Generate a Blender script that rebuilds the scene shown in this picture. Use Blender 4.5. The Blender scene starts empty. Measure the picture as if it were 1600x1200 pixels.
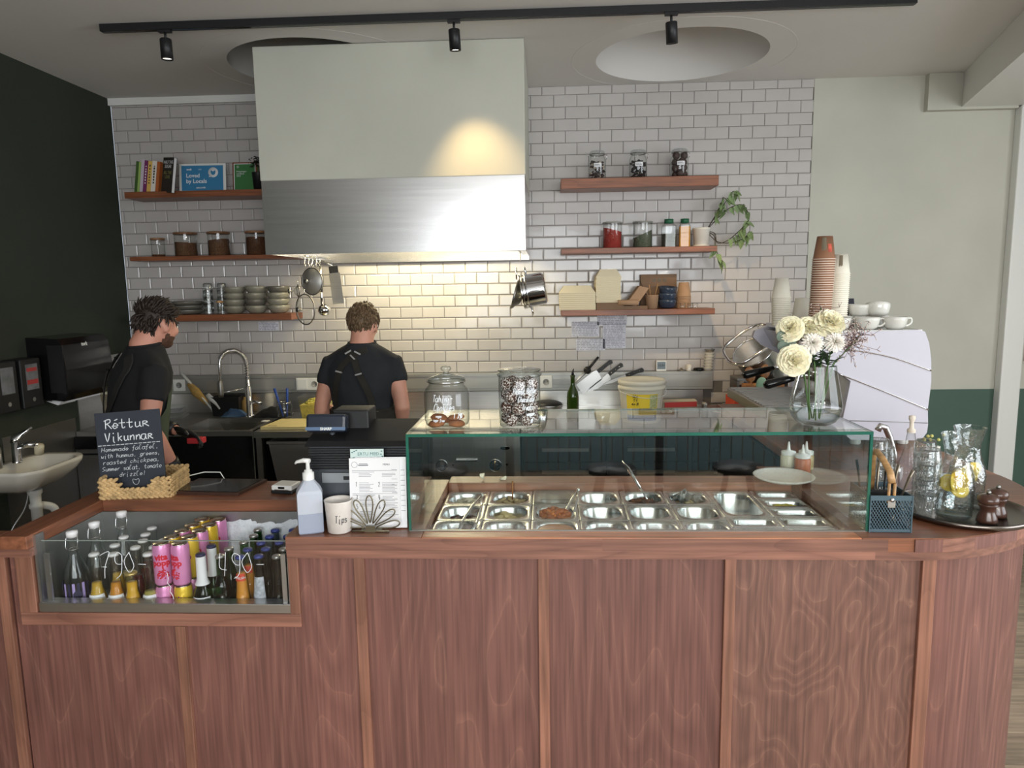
import bpy, bmesh, math, random
from mathutils import Vector, Matrix, Euler
random.seed(7)
sc = bpy.context.scene
COL = sc.collection
R = math.radians
PI = math.pi

# ------------------------------------------------------------------ camera
cam_d = bpy.data.cameras.new('camera'); cam = bpy.data.objects.new('camera', cam_d); COL.objects.link(cam)
cam_d.sensor_width = 36; cam_d.lens = 24.95; cam_d.clip_start = 0.05
_r = Vector((0.99874208, 0.04760442, -0.01575036)); _u = Vector((0.00908201, 0.13717674, 0.99050495)); _f = Vector((-0.04931299, 0.98940202, -0.13657184))
cam.matrix_world = Matrix(((_r.x, _u.x, -_f.x, 0), (_r.y, _u.y, -_f.y, 0), (_r.z, _u.z, -_f.z, 1.75), (0, 0, 0, 1)))
sc.camera = cam
# ------------------------------------------------------------------ world, daylight, exposure
sc.view_settings.view_transform = 'Standard'; sc.view_settings.look = 'None'; sc.view_settings.gamma = 1
sc.view_settings.use_curve_mapping = False
sc.view_settings.exposure = 0.22
sc.cycles.transparent_max_bounces = 48
w = bpy.data.worlds.new('sky'); sc.world = w; w.use_nodes = True
w.node_tree.nodes['Background'].inputs[0].default_value = (0.75, 0.86, 1.0, 1); w.node_tree.nodes['Background'].inputs[1].default_value = 0.9
def area_light(name, loc, rot, sx, sy, power, col):
    d = bpy.data.lights.new(name, 'AREA'); d.shape = 'RECTANGLE'; d.size = sx; d.size_y = sy; d.energy = power; d.color = col
    o = bpy.data.objects.new(name, d); COL.objects.link(o); o.location = loc; o.rotation_euler = rot
    return o
# daylight entering by the shop windows behind and to the right of the photographer
area_light('window_daylight', (.55, -2.55, 1.85), (R(90), 0, 0), 4.0, 1.7, 112, (0.93, 0.97, 1.0))
area_light('side_window_daylight', (4.12, 0.6, 1.75), (R(90), 0, R(90)), 3.4, 2.0, 92, (0.9, 0.96, 1.0))

# ------------------------------------------------------------------ helpers
def lin(c):
    c = c / 255
    return c / 12.92 if c <= 0.04045 else ((c + 0.055) / 1.055) ** 2.4
def rgb(r, g, b): return (lin(r), lin(g), lin(b), 1)

class G:
    """collects shapes and builds them as ONE mesh object"""
    def __init__(s): s.v = []; s.f = []; s.m = []; s.s = []
    def add(s, v, f, m=0, sm=False):
        b = len(s.v); s.v += [tuple(p) for p in v]
        for q in f: s.f.append([b + i for i in q]); s.m.append(m); s.s.append(sm)
        return s
    def box(s, x0, x1, y0, y1, z0, z1, m=0, bev=0, top=None):
        if bev > 0:
            bm = bmesh.new(); bmesh.ops.create_cube(bm, size=1)
            for v in bm.verts: v.co = Vector((x0 + (v.co.x + .5) * (x1 - x0), y0 + (v.co.y + .5) * (y1 - y0), z0 + (v.co.z + .5) * (z1 - z0)))
            bmesh.ops.bevel(bm, geom=list(bm.edges), offset=bev, segments=2, affect='EDGES', profile=.5)
            bm.verts.index_update()
            s.add([v.co for v in bm.verts], [[v.index for v in f.verts] for f in bm.faces], m, False); bm.free(); return s
        v = [(x0, y0, z0), (x1, y0, z0), (x1, y1, z0), (x0, y1, z0), (x0, y0, z1), (x1, y0, z1), (x1, y1, z1), (x0, y1, z1)]
        return s.add(v, [(3, 2, 1, 0), (4, 5, 6, 7), (0, 1, 5, 4), (1, 2, 6, 5), (2, 3, 7, 6), (3, 0, 4, 7)], m)
    def rings(s, rs, m=0, sm=True, cap=True, close=False):
        n = len(rs[0]); v = [p for r in rs for p in r]; f = []
        K = len(rs)
        for i in range(K if close else K - 1):
            a = i * n; b = ((i + 1) % K) * n
            for j in range(n): f.append((a + j, a + (j + 1) % n, b + (j + 1) % n, b + j))
        s.add(v, f, m, sm)
        if cap and not close:
            b0 = len(s.v) - K * n
            s.f.append([b0 + j for j in range(n)][::-1]); s.m.append(m); s.s.append(False)
            s.f.append([b0 + (K - 1) * n + j for j in range(n)]); s.m.append(m); s.s.append(False)
        return s
    def lathe(s, prof, n=24, c=(0, 0), m=0, sm=True, cap=True, a0=0):
        rs = [[(c[0] + max(r, 1e-5) * math.cos(a0 + 2 * PI * j / n), c[1] + max(r, 1e-5) * math.sin(a0 + 2 * PI * j / n), z) for j in range(n)] for r, z in prof]
        return s.rings(rs, m, sm, cap)
    def tube(s, pts, r, n=8, m=0, cap=True, close=False, sx=1, sm=True):
        pts = [Vector(p) for p in pts]; K = len(pts); rs = []
        up = None
        for i, p in enumerate(pts):
            if close: t = (pts[(i + 1) % K] - pts[i - 1])
            else: t = pts[min(i + 1, K - 1)] - pts[max(i - 1, 0)]
            t = t.normalized() if t.length > 1e-9 else Vector((0, 0, 1))
            if up is None: up = Vector((0, 0, 1)) if abs(t.z) < .9 else Vector((0, 1, 0))
            a = t.cross(up).normalized(); b = a.cross(t).normalized(); up = b
            rr = r[i] if isinstance(r, (list, tuple)) else r
            rs.append([p + a * (rr * sx * math.cos(2 * PI * j / n)) + b * (rr * math.sin(2 * PI * j / n)) for j in range(n)])
        return s.rings(rs, m, sm, cap, close)
    def ell(s, c, r, n=14, k=8, m=0):
        if not isinstance(r, (tuple, list)): r = (r, r, r)
        rs = []
        for i in range(1, k):
            a = PI * i / k
            rs.append([(c[0] + r[0] * math.sin(a) * math.cos(2 * PI * j / n), c[1] + r[1] * math.sin(a) * math.sin(2 * PI * j / n), c[2] - r[2] * math.cos(a)) for j in range(n)])
        b = len(s.v); s.rings(rs, m, True, False)
        s.v += [(c[0], c[1], c[2] - r[2]), (c[0], c[1], c[2] + r[2])]; i0 = len(s.v) - 2; i1 = i0 + 1; l = b + (k - 2) * n
        for j in range(n):
            s.f.append([b + (j + 1) % n, b + j, i0]); s.m.append(m); s.s.append(True)
            s.f.append([l + j, l + (j + 1) % n, i1]); s.m.append(m); s.s.append(True)
        return s
    def prism(s, poly, a, b, ax='z', m=0, sm=False):
        def P(p, t): return (p[0], p[1], t) if ax == 'z' else ((p[0], t, p[1]) if ax == 'y' else (t, p[0], p[1]))
        n = len(poly); v = [P(p, a) for p in poly] + [P(p, b) for p in poly]
        f = [(i, (i + 1) % n, n + (i + 1) % n, n + i) for i in range(n)]
        s.add(v, f, m, sm); s.add(v, [list(range(n))[::-1], list(range(n, 2 * n))], m, False)
        return s
    def torus(s, c, Rr, r, n=24, k=8, ax='z', m=0):
        pts = []
        for j in range(n):
            a = 2 * PI * j / n; x, y = Rr * math.cos(a), Rr * math.sin(a)
            pts.append((c[0] + x, c[1] + y, c[2]) if ax == 'z' else ((c[0] + x, c[1], c[2] + y) if ax == 'y' else (c[0], c[1] + x, c[2] + y)))
        return s.tube(pts, r, k, m, False, True)
    def T(s, M, i0=0):
        for i in range(i0, len(s.v)): s.v[i] = tuple(M @ Vector(s.v[i]))
        return s
    def mesh(s, name, mats):
        me = bpy.data.meshes.new(name); me.from_pydata(s.v, [], s.f)
        for x in (mats if isinstance(mats, (list, tuple)) else [mats]): me.materials.append(x)
        me.polygons.foreach_set('material_index', s.m); me.polygons.foreach_set('use_smooth', s.s)
        bm = bmesh.new(); bm.from_mesh(me); bmesh.ops.recalc_face_normals(bm, faces=bm.faces); bm.to_mesh(me); bm.free()
        me.update(); return me
    def build(s, name, mats, parent=None, loc=(0, 0, 0), rot=(0, 0, 0)):
        return link(name, s.mesh(name, mats), parent, loc, rot)
def link(name, me, parent=None, loc=(0, 0, 0), rot=(0, 0, 0)):
    o = bpy.data.objects.new(name, me); COL.objects.link(o); o.location = loc; o.rotation_euler = rot
    if parent: o.parent = parent
    return o
def tag(o, label, cat, group=None):
    o['label'] = label; o['category'] = cat
    if group: o['group'] = group
    return o
def thing(name, label, cat, loc=(0, 0, 0), rz=0, group=None):
    o = bpy.data.objects.new(name, None); COL.objects.link(o); o.empty_display_size = .05
    o.location = loc; o.rotation_euler = (0, 0, rz)
    return tag(o, label, cat, group)
def struct(o): o['kind'] = 'structure'; return o
def stuff(o): o['kind'] = 'stuff'; return o
def dup(root, loc, label=None, rz=None, group=None):
    c = root.copy(); COL.objects.link(c); c.location = loc
    if rz is not None: c.rotation_euler = (0, 0, rz)
    if label: c['label'] = label
    if group: c['group'] = group
    for ch in root.children:
        d = ch.copy(); COL.objects.link(d); d.parent = c
        for g in ch.children:
            e = g.copy(); COL.objects.link(e); e.parent = d
    return c
def remesh(g, vox, it=6, name='body', mats=(), parent=None, fac=.5, disp=None):
    me = g.mesh(name, list(mats)); o = bpy.data.objects.new(name, me); COL.objects.link(o)
    md = o.modifiers.new('r', 'REMESH'); md.mode = 'VOXEL'; md.voxel_size = vox; md.use_smooth_shade = True
    if it: sm = o.modifiers.new('s', 'SMOOTH'); sm.iterations = it; sm.factor = fac
    dg = bpy.context.evaluated_depsgraph_get(); dg.update()
    m2 = bpy.data.meshes.new_from_object(o.evaluated_get(dg)); bpy.data.objects.remove(o)
    m2.materials.clear()
    for x in mats: m2.materials.append(x)
    m2.polygons.foreach_set('use_smooth', [True] * len(m2.polygons)); m2.polygons.foreach_set('material_index', [0] * len(m2.polygons))
    return link(name, m2, parent)
def textmesh(body, size=.05, ext=.0004, shear=0, align='CENTER', bold=0, sp=1, line=1):
    c = bpy.data.curves.new('t', 'FONT'); c.body = body; c.size = size; c.extrude = ext; c.shear = shear; c.align_x = align
    c.offset = bold; c.space_character = sp; c.space_line = line; c.resolution_u = 2
    o = bpy.data.objects.new('t', c); COL.objects.link(o)
    dg = bpy.context.evaluated_depsgraph_get(); dg.update()
    me = bpy.data.meshes.new_from_object(o.evaluated_get(dg)); bpy.data.objects.remove(o); bpy.data.curves.remove(c)
    return me
def text(body, size, mat, parent, M, name='lettering', wrap=None, **k):
    """flat lettering in the local XZ plane of M (facing -Y); wrap = radius bends it round a vertical cylinder"""
    me = textmesh(body, size, **k)
    for v in me.vertices:
        x, y, z = v.co
        if wrap:
            a = x / wrap; p = Vector(((wrap + z) * math.sin(a), -(wrap + z) * math.cos(a), y))
        else: p = Vector((x, -z, y))
        v.co = M @ p
    me.materials.clear(); me.materials.append(mat)
    return link(name, me, parent)
def TR(x, y, z, rz=0, rx=0, ry=0): return Matrix.Translation((x, y, z)) @ Euler((rx, ry, rz)).to_matrix().to_4x4()

# ------------------------------------------------------------------ materials
def nt(name):
    m = bpy.data.materials.new(name); m.use_nodes = True; n = m.node_tree.nodes; l = m.node_tree.links
    return m, n, l, n['Principled BSDF']
def coords(n, l, scale, rnd=False, kind='Object'):
    tc = n.new('ShaderNodeTexCoord'); mp = n.new('ShaderNodeMapping'); mp.inputs['Scale'].default_value = scale
    l.new(tc.outputs[kind], mp.inputs[0])
    if rnd:
        oi = n.new('ShaderNodeObjectInfo'); mu = n.new('ShaderNodeVectorMath'); mu.operation = 'SCALE'; mu.inputs[0].default_value = (17, 29, 23)
        l.new(oi.outputs['Random'], mu.inputs['Scale']); l.new(mu.outputs[0], mp.inputs['Location'])
    return mp
def ramp(n, stops):
    r = n.new('ShaderNodeValToRGB'); e = r.color_ramp.elements
    while len(e) < len(stops): e.new(.5)
    for q, (p, c) in zip(e, stops): q.position = p; q.color = c
    return r
def sc3(c, k): return (c[0] * k, c[1] * k, c[2] * k, 1)
def MAT(name, col, rough=.5, metal=0, noise=0, nscale=6, bump=0, bscale=40, bdist=.002, spec=.5, coat=0, trans=0, sss=0, rnd=0, alpha=1, ior=1.45, stretch=(1, 1, 1)):
    m, n, l, b = nt(name)
    b.inputs['Base Color'].default_value = col; b.inputs['Roughness'].default_value = rough; b.inputs['Metallic'].default_value = metal
    b.inputs['Specular IOR Level'].default_value = spec; b.inputs['Coat Weight'].default_value = coat; b.inputs['Transmission Weight'].default_value = trans
    b.inputs['Alpha'].default_value = alpha; b.inputs['IOR'].default_value = ior
    if sss: b.inputs['Subsurface Weight'].default_value = sss; b.inputs['Subsurface Radius'].default_value = (.02, .012, .008)
    src = None
    mp = coords(n, l, stretch, True)
    if noise:
        t = n.new('ShaderNodeTexNoise'); t.inputs['Scale'].default_value = nscale; t.inputs['Detail'].default_value = 5; l.new(mp.outputs[0], t.inputs['Vector'])
        r = ramp(n, [(.3, sc3(col, 1 - noise)), (.7, sc3(col, 1 + noise))]); l.new(t.outputs['Fac'], r.inputs[0]); src = r.outputs[0]
    if rnd:
        oi = n.new('ShaderNodeObjectInfo'); r2 = ramp(n, [(0, (1 - rnd,) * 3 + (1,)), (1, (1 + rnd,) * 3 + (1,))]); l.new(oi.outputs['Random'], r2.inputs[0])
        mx = n.new('ShaderNodeMix'); mx.data_type = 'RGBA'; mx.blend_type = 'MULTIPLY'; mx.inputs[0].default_value = 1
        if src: l.new(src, mx.inputs[6])
        else: mx.inputs[6].default_value = col
        l.new(r2.outputs[0], mx.inputs[7]); src = mx.outputs[2]
    if src: l.new(src, b.inputs['Base Color'])
    if bump:
        t = n.new('ShaderNodeTexNoise'); t.inputs['Scale'].default_value = bscale; t.inputs['Detail'].default_value = 3; l.new(mp.outputs[0], t.inputs['Vector'])
        bp = n.new('ShaderNodeBump'); bp.inputs['Strength'].default_value = bump; bp.inputs['Distance'].default_value = bdist
        l.new(t.outputs['Fac'], bp.inputs['Height']); l.new(bp.outputs[0], b.inputs['Normal'])
    return m
def WOOD(name, base, line, grain=(2.2, 2.2, .4), rings=16, fine=(70, 70, 3), lw=.16, rough=.45, amt=.75, coat=.15, tone=.25):
    m, n, l, b = nt(name)
    mp = coords(n, l, grain, True); t = n.new('ShaderNodeTexNoise'); t.inputs['Scale'].default_value = 1.25; t.inputs['Detail'].default_value = 2.4; t.inputs['Roughness'].default_value = .42
    l.new(mp.outputs[0], t.inputs['Vector'])
    mu = n.new('ShaderNodeMath'); mu.operation = 'MULTIPLY'; mu.inputs[1].default_value = rings; l.new(t.outputs['Fac'], mu.inputs[0])
    fr = n.new('ShaderNodeMath'); fr.operation = 'FRACT'; l.new(mu.outputs[0], fr.inputs[0])
    r = ramp(n, [(0, (amt,) * 3 + (1,)), (lw, (amt * .25,) * 3 + (1,)), (.6, (0, 0, 0, 1)), (1, (amt * .5,) * 3 + (1,))]); l.new(fr.outputs[0], r.inputs[0])
    mp2 = coords(n, l, fine, True); t2 = n.new('ShaderNodeTexNoise'); t2.inputs['Scale'].default_value = 1; t2.inputs['Detail'].default_value = 4; l.new(mp2.outputs[0], t2.inputs['Vector'])
    mp3 = coords(n, l, (1, 1, 1), True); t3 = n.new('ShaderNodeTexNoise'); t3.inputs['Scale'].default_value = 2.6; t3.inputs['Detail'].default_value = 2; l.new(mp3.outputs[0], t3.inputs['Vector'])
    r3 = ramp(n, [(.3, sc3(base, 1 - tone)), (.7, sc3(base, 1 + tone))]); l.new(t3.outputs['Fac'], r3.inputs[0])
    r2 = ramp(n, [(.35, (.72, .72, .72, 1)), (.65, (1.15, 1.15, 1.15, 1))]); l.new(t2.outputs['Fac'], r2.inputs[0])
    mx = n.new('ShaderNodeMix'); mx.data_type = 'RGBA'; l.new(r.outputs[0], mx.inputs[0]); l.new(r3.outputs[0], mx.inputs[6]); mx.inputs[7].default_value = line
    m2 = n.new('ShaderNodeMix'); m2.data_type = 'RGBA'; m2.blend_type = 'MULTIPLY'; m2.inputs[0].default_value = 1; l.new(mx.outputs[2], m2.inputs[6]); l.new(r2.outputs[0], m2.inputs[7])
    oi = n.new('ShaderNodeObjectInfo'); r4 = ramp(n, [(0, (.86,) * 3 + (1,)), (1, (1.14,) * 3 + (1,))]); l.new(oi.outputs['Random'], r4.inputs[0])
    m3 = n.new('ShaderNodeMix'); m3.data_type = 'RGBA'; m3.blend_type = 'MULTIPLY'; m3.inputs[0].default_value = 1; l.new(m2.outputs[2], m3.inputs[6]); l.new(r4.outputs[0], m3.inputs[7])
    l.new(m3.outputs[2], b.inputs['Base Color']); b.inputs['Roughness'].default_value = rough; b.inputs['Coat Weight'].default_value = coat; b.inputs['Coat Roughness'].default_value = .3
    bp = n.new('ShaderNodeBump'); bp.inputs['Strength'].default_value = .25; bp.inputs['Distance'].default_value = .0006; l.new(t2.outputs['Fac'], bp.inputs['Height']); l.new(bp.outputs[0], b.inputs['Normal'])
    return m
def GLASS(name, tint=(1, 1, 1, 1), ior=1.45, rough=.01, refl=(1, 1, 1, 1), wavy=0, wscale=30, edge=None):
    m = bpy.data.materials.new(name); m.use_nodes = True; n = m.node_tree.nodes; l = m.node_tree.links
    n.remove(n['Principled BSDF']); out = n['Material Output']
    tr = n.new('ShaderNodeBsdfTransparent'); tr.inputs[0].default_value = tint; gl = n.new('ShaderNodeBsdfGlossy'); gl.inputs['Roughness'].default_value = rough; gl.inputs[0].default_value = refl
    fr = n.new('ShaderNodeLayerWeight'); fr.inputs[0].default_value = .5; mx = n.new('ShaderNodeMixShader')
    pw = n.new('ShaderNodeMath'); pw.operation = 'POWER'; pw.inputs[1].default_value = 5; ma = n.new('ShaderNodeMath'); ma.operation = 'MULTIPLY_ADD'; f0 = ((ior - 1) / (ior + 1)) ** 2
    ma.inputs[1].default_value = 1 - f0; ma.inputs[2].default_value = f0; ma.use_clamp = True
    l.new(fr.outputs['Facing'], pw.inputs[0]); l.new(pw.outputs[0], ma.inputs[0])
    l.new(ma.outputs[0], mx.inputs[0]); l.new(tr.outputs[0], mx.inputs[1]); l.new(gl.outputs[0], mx.inputs[2]); l.new(mx.outputs[0], out.inputs[0])
    if edge:
        p2 = n.new('ShaderNodeMath'); p2.operation = 'POWER'; p2.inputs[1].default_value = 2.2; l.new(fr.outputs['Facing'], p2.inputs[0])
        me = n.new('ShaderNodeMix'); me.data_type = 'RGBA'; me.inputs[6].default_value = tint; me.inputs[7].default_value = edge; l.new(p2.outputs[0], me.inputs[0]); l.new(me.outputs[2], tr.inputs[0])
    if wavy:
        mp = coords(n, l, (1, 1, 1), True); t = n.new('ShaderNodeTexNoise'); t.inputs['Scale'].default_value = wscale; l.new(mp.outputs[0], t.inputs['Vector'])
        bp = n.new('ShaderNodeBump'); bp.inputs['Strength'].default_value = wavy; bp.inputs['Distance'].default_value = .004; l.new(t.outputs['Fac'], bp.inputs['Height'])
        l.new(bp.outputs[0], fr.inputs['Normal']); l.new(bp.outputs[0], gl.inputs['Normal'])
    return m
def STEEL(name, col=(.62, .61, .60, 1), rough=.28, stretch=(3, 3, 120), bump=.12):
    m = MAT(name, col, rough, 1, noise=.06, nscale=1, bump=bump, bscale=1, bdist=.001, stretch=stretch); return m

PANEL = WOOD('stained_plywood', rgb(112, 73, 65), rgb(160, 114, 98), (1.9, 1.9, .34), 26, (110, 110, 3), .05, .5, .42, .15, .12)
PANEL_BURL = WOOD('stained_burl_plywood', rgb(114, 78, 67), rgb(164, 122, 103), (3.2, 3.2, 1.5), 24, (110, 110, 4), .06, .5, .5, .15, .12)
TRIMX = WOOD('oak_trim_lengthwise', rgb(142, 98, 82), rgb(92, 57, 48), (.5, 3, 3), 12, (3, 90, 90), .2, .42, .5)
TRIMZ = WOOD('oak_batten', rgb(142, 98, 80), rgb(110, 70, 56), (3, 3, .5), 10, (90, 90, 3), .2, .42, .45)
TOPX = WOOD('oiled_oak_top', rgb(134, 84, 60), rgb(92, 55, 38), (.6, 4, 4), 9, (3, 70, 70), .2, .36, .5, .3)
TOPY = WOOD('oiled_oak_top_cross', rgb(134, 84, 60), rgb(92, 55, 38), (4, .6, 4), 9, (70, 3, 70), .2, .36, .5, .3)
LIPW = WOOD('warm_lit_oak_lip', rgb(182, 116, 76), rgb(140, 82, 50), (.6, 4, 4), 9, (3, 70, 70), .2, .36, .4, .3)  # top oak made lighter and oranger: warm reflected light painted into the lip
SHELF = WOOD('reddish_shelf_wood', rgb(136, 80, 50), rgb(92, 50, 30), (.7, 5, 5), 7, (4, 80, 80), .2, .45, .5)
DARKWOOD = WOOD('dark_brown_wood', rgb(74, 46, 32), rgb(44, 26, 18), (1, 5, 5), 7, (8, 90, 90), .2, .4, .5)
BEECH = WOOD('pale_beech', rgb(196, 152, 100), rgb(160, 112, 68), (.7, 4, 4), 6, (6, 80, 80), .2, .45, .4)
SPOON = WOOD('spoon_wood', rgb(150, 100, 58), rgb(110, 70, 38), (4, 4, .7), 6, (80, 80, 6), .2, .5, .4)
STEEL_H = STEEL('brushed_steel', (.60, .59, .58, 1), .30, (3, 120, 120))
STEEL_V = STEEL('brushed_steel_upright', (.55, .55, .55, 1), .34, (120, 120, 3))
STEEL_D = STEEL('dull_dark_steel', (.30, .29, .275, 1), .42, (3, 120, 120))
CHROME = MAT('chrome', (.75, .75, .76, 1), .08, 1)
PANSTEEL = STEEL('pan_steel', (.66, .66, .655, 1), .22, (8, 40, 40), .05)
TILE = MAT('glazed_white_tile', rgb(192, 187, 184), .12, 0, noise=.025, nscale=8, bump=.28, bscale=9, bdist=.003, rnd=.035, coat=.2)
GROUT = MAT('grey_grout', rgb(112, 107, 103), .9)
PLASTER = MAT('pale_limewash', rgb(190, 189, 177), .85, noise=.07, nscale=1.6, bump=.1, bscale=30)
CEILM = MAT('matt_ceiling_paint', rgb(218, 215, 211), .9, noise=.02, nscale=2, bump=.05, bscale=80)
WHITEP = MAT('white_gloss_paint', rgb(226, 226, 222), .4)
GREEN = MAT('dark_green_paint', rgb(47, 53, 43), .75, noise=.08, nscale=2, bump=.08, bscale=60)
GREEN2 = MAT('dado_green_paint', rgb(70, 94, 83), .6, noise=.05, nscale=2)
BLACK = MAT('matt_black_plastic', rgb(26, 26, 28), .45)
GBLACK = MAT('gloss_black_plastic', rgb(16, 16, 17), .12)
GREYP = MAT('slate_grey_plastic', rgb(64, 68, 74), .4)
WHITE = MAT('white_plastic', rgb(228, 228, 224), .35)
PORC = MAT('white_porcelain', rgb(226, 222, 212), .12, coat=.3)
PAPER = MAT('white_paper', rgb(232, 232, 234), .8)
INK = MAT('dark_ink', rgb(45, 48, 55), .8)
CHALK = MAT('chalk_white', rgb(232, 236, 240), .8)
SLATE = MAT('chalkboard_slate', rgb(46, 51, 60), .7, noise=.15, nscale=5)
CLEAR = GLASS('clear_glass', (.975, .98, .975, 1), 1.6, edge=(.45, .5, .48, 1))
CASEGL = GLASS('case_glass', (.955, .985, .972, 1), 1.62, .004)
GEDGE = MAT('green_glass_edge', rgb(36, 92, 76), .12, noise=.25, nscale=9, spec=.8)
FLUTED = GLASS('fluted_glass', (.95, .96, .96, 1), 1.9, .03, wavy=.4, wscale=60, edge=(.5, .54, .54, 1))
WAVYGL = GLASS('rippled_glass', (.93, .95, .955, 1), 2.1, .03, wavy=1.0, wscale=60, edge=(.42, .47, .48, 1))
WATER = GLASS('water', (.93, .96, .96, 1), 1.45, edge=(.6, .66, .66, 1))
SKIN = MAT('skin', rgb(206, 150, 128), .5, noise=.06, nscale=12, sss=.12, bump=.05, bscale=120)
SKIN2 = MAT('skin_ruddy', rgb(202, 144, 124), .5, noise=.07, nscale=12, sss=.12, bump=.05, bscale=120)
TEE = MAT('black_cotton', rgb(23, 23, 26), .9, noise=.2, nscale=7, bump=.35, bscale=9, bdist=.012)
TEE2 = MAT('faded_black_cotton', rgb(35, 37, 41), .9, noise=.2, nscale=7, bump=.35, bscale=9, bdist=.012)
APRON = MAT('washed_black_canvas', rgb(40, 37, 32), .9, noise=.2, nscale=20, bump=.2, bscale=60)
APRON_G = MAT('olive_canvas', rgb(66, 76, 58), .9, noise=.12, nscale=20, bump=.2, bscale=60)
KRAFT = MAT('kraft_paper', rgb(172, 138, 108), .85, noise=.06, nscale=20)
KRAFTD = MAT('brown_card', rgb(128, 102, 80), .85, noise=.08, nscale=10)
FIBRE = MAT('cream_sugarcane_fibre', rgb(228, 214, 182), .85)
def col(name, r, g, b, rough=.5, **k): return MAT(name, rgb(r, g, b), rough, **k)
# ================================================================== THE SETTING
WY = 4.875; XL = -2.93; XR = 4.2; YF = -2.6; CZ = 3.04; XT = 1.737
FLOORM = WOOD('worn_floor_boards', rgb(172, 152, 130), rgb(140, 120, 98), (.5, 4, 4), 8, (3, 60, 60), .2, .5, .5)
fl = struct(link('floor', G().box(XL - .1, XR + .1, YF - .1, WY + .1, -.05, -.005).mesh('floor', MAT('floor_gap', rgb(50, 44, 38), .9))))
plank = G().box(0, 1.6, 0, .184, -.006, 0).mesh('plank', FLOORM)
for i in range(40):
    for j in range(5):
        x = XL + j * 1.605 - (i % 3) * .3
        link('plank', plank, fl, (x, YF + i * .187, 0))
struct(fl)
# ---- ceiling with two round light wells
def ceiling():
    bm = bmesh.new()
    def loop(pts):
        vs = [bm.verts.new((x, y, CZ)) for x, y in pts]; return [bm.edges.new((vs[i], vs[(i + 1) % len(vs)])) for i in range(len(vs))]
    e = loop([(XL - .1, YF - .1), (XR + .1, YF - .1), (XR + .1, WY + .1), (XL - .1, WY + .1)])
    for cx, cy in WELLS: e += loop([(cx + .485 * math.cos(2 * PI * k / 72), cy + .485 * math.sin(2 * PI * k / 72)) for k in range(72)])
    bmesh.ops.triangle_fill(bm, use_beauty=True, use_dissolve=False, edges=e)
    me = bpy.data.meshes.new('ceiling'); bm.to_mesh(me); bm.free(); me.materials.append(CEILM)
    return struct(link('ceiling', me))
WELLS = [(.785, 4.345), (-1.33, 4.30)]
ce = ceiling()
for cx, cy in WELLS:
    g = G().lathe([(.485, 0), (.485, .34), (.40, .40), (.0001, .40)], 72, cap=False); g.build('light_well', CEILM, ce, (cx, cy, CZ))
    G().torus((0, 0, 0), .625, .0012, 96, 6).build('patch_ring', CEILM, ce, (cx, cy, CZ))
G().box(XL, -1.56, WY - .03, WY, CZ - .045, CZ).build('trim_1', WHITEP)['kind'] = 'structure'
# ---- back wall: glazed brick tiles on grout, limewashed plaster with a green dado at the right
wb = struct(G().box(XL, XT, WY + .0045, WY + .1, 0, CZ).build('wall_back', GROUT))
TW, TH = .152, .0761; Z0 = 1.16; K0 = -.929
def tile_mesh(w, h):
    g = G(); b = .006; t = .0105
    o = [(-w / 2, -h / 2), (w / 2, -h / 2), (w / 2, h / 2), (-w / 2, h / 2)]
    i = [(-w / 2 + b, -h / 2 + b), (w / 2 - b, -h / 2 + b), (w / 2 - b, h / 2 - b), (-w / 2 + b, h / 2 - b)]
    v = [(x, 0.006, z) for x, z in o] + [(x, -.0032, z) for x, z in o] + [(x, -.0055, z) for x, z in i]
    f = [(8, 9, 10, 11)]
    for k in range(4): n = (k + 1) % 4; f += [(k, n, 4 + n, 4 + k), (4 + k, 4 + n, 8 + n, 8 + k)]
    return g.add(v, f)
tiles = []
GAP = .0032
for r in range(-4, 25):
    z0 = Z0 + r * TH; z1 = min(z0 + TH, CZ)
    off = 0 if r % 2 == 0 else -.5
    k = -15 + off
    while k < 18:
        x0 = max(K0 + k * TW, XL); x1 = min(K0 + (k + 1) * TW, XT); k += 1
        if x1 - x0 < .012: continue
        if r < 0 and x0 < 1.06: continue
        cx, cz = (x0 + x1) / 2, (z0 + z1) / 2
        if z0 > 1.97 and x0 > -1.55 and x1 < -.11: continue
        tiles.append((cx, cz, round(x1 - x0 - GAP, 4), round(z1 - z0 - GAP, 4)))
tiles.sort(key=lambda t: t[0] ** 2 * (1 if t[0] > 0 else 1.6) + (t[1] - 1.75) ** 2)
cache = {}
for cx, cz, w_, h_ in tiles[:300]:
    if (w_, h_) not in cache: cache[(w_, h_)] = tile_mesh(w_, h_).mesh('tile', TILE)
    link('tile', cache[(w_, h_)], wb, (cx, WY + .0035, cz), (random.uniform(-.004, .004), 0, random.uniform(-.004, .004)))
g = G()
for cx, cz, w_, h_ in tiles[300:]:
    t = tile_mesh(w_, h_); t.T(TR(cx, WY + .0035, cz, random.uniform(-.004, .004), random.uniform(-.004, .004))); g.add(t.v, t.f)
stuff(g.build('tiles', TILE, wb))
wp = G().box(XT, XR, WY, WY + .1, 1.014, CZ, 0).box(XT, XR, WY - .002, WY + .1, 0, 1.014, 1)
struct(wp.build('wall_back_plaster', [PLASTER, GREEN2]))
g = G().box(2.43, 2.99, WY - .05, WY, 2.815, CZ - .001); struct(g.build('trim_2', PLASTER))
# white beam crossing the ceiling at the right, and the white upright beside the window bay
g = G(); d = Vector((2.0, 2.9, 0)) - Vector((2.64, 4.83, 0))
a = [(2.64, WY - .05), (1.98, 2.6), (3.4, 2.6), (3.4, WY - .05)]
g.prism(a, 2.83, CZ - .001); struct(g.build('trim_3', WHITEP))
g = G().box(3.0, 3.13, WY - .07, WY, 0, 2.83, 0, .008); struct(g.build('trim_4', WHITEP))
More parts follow.
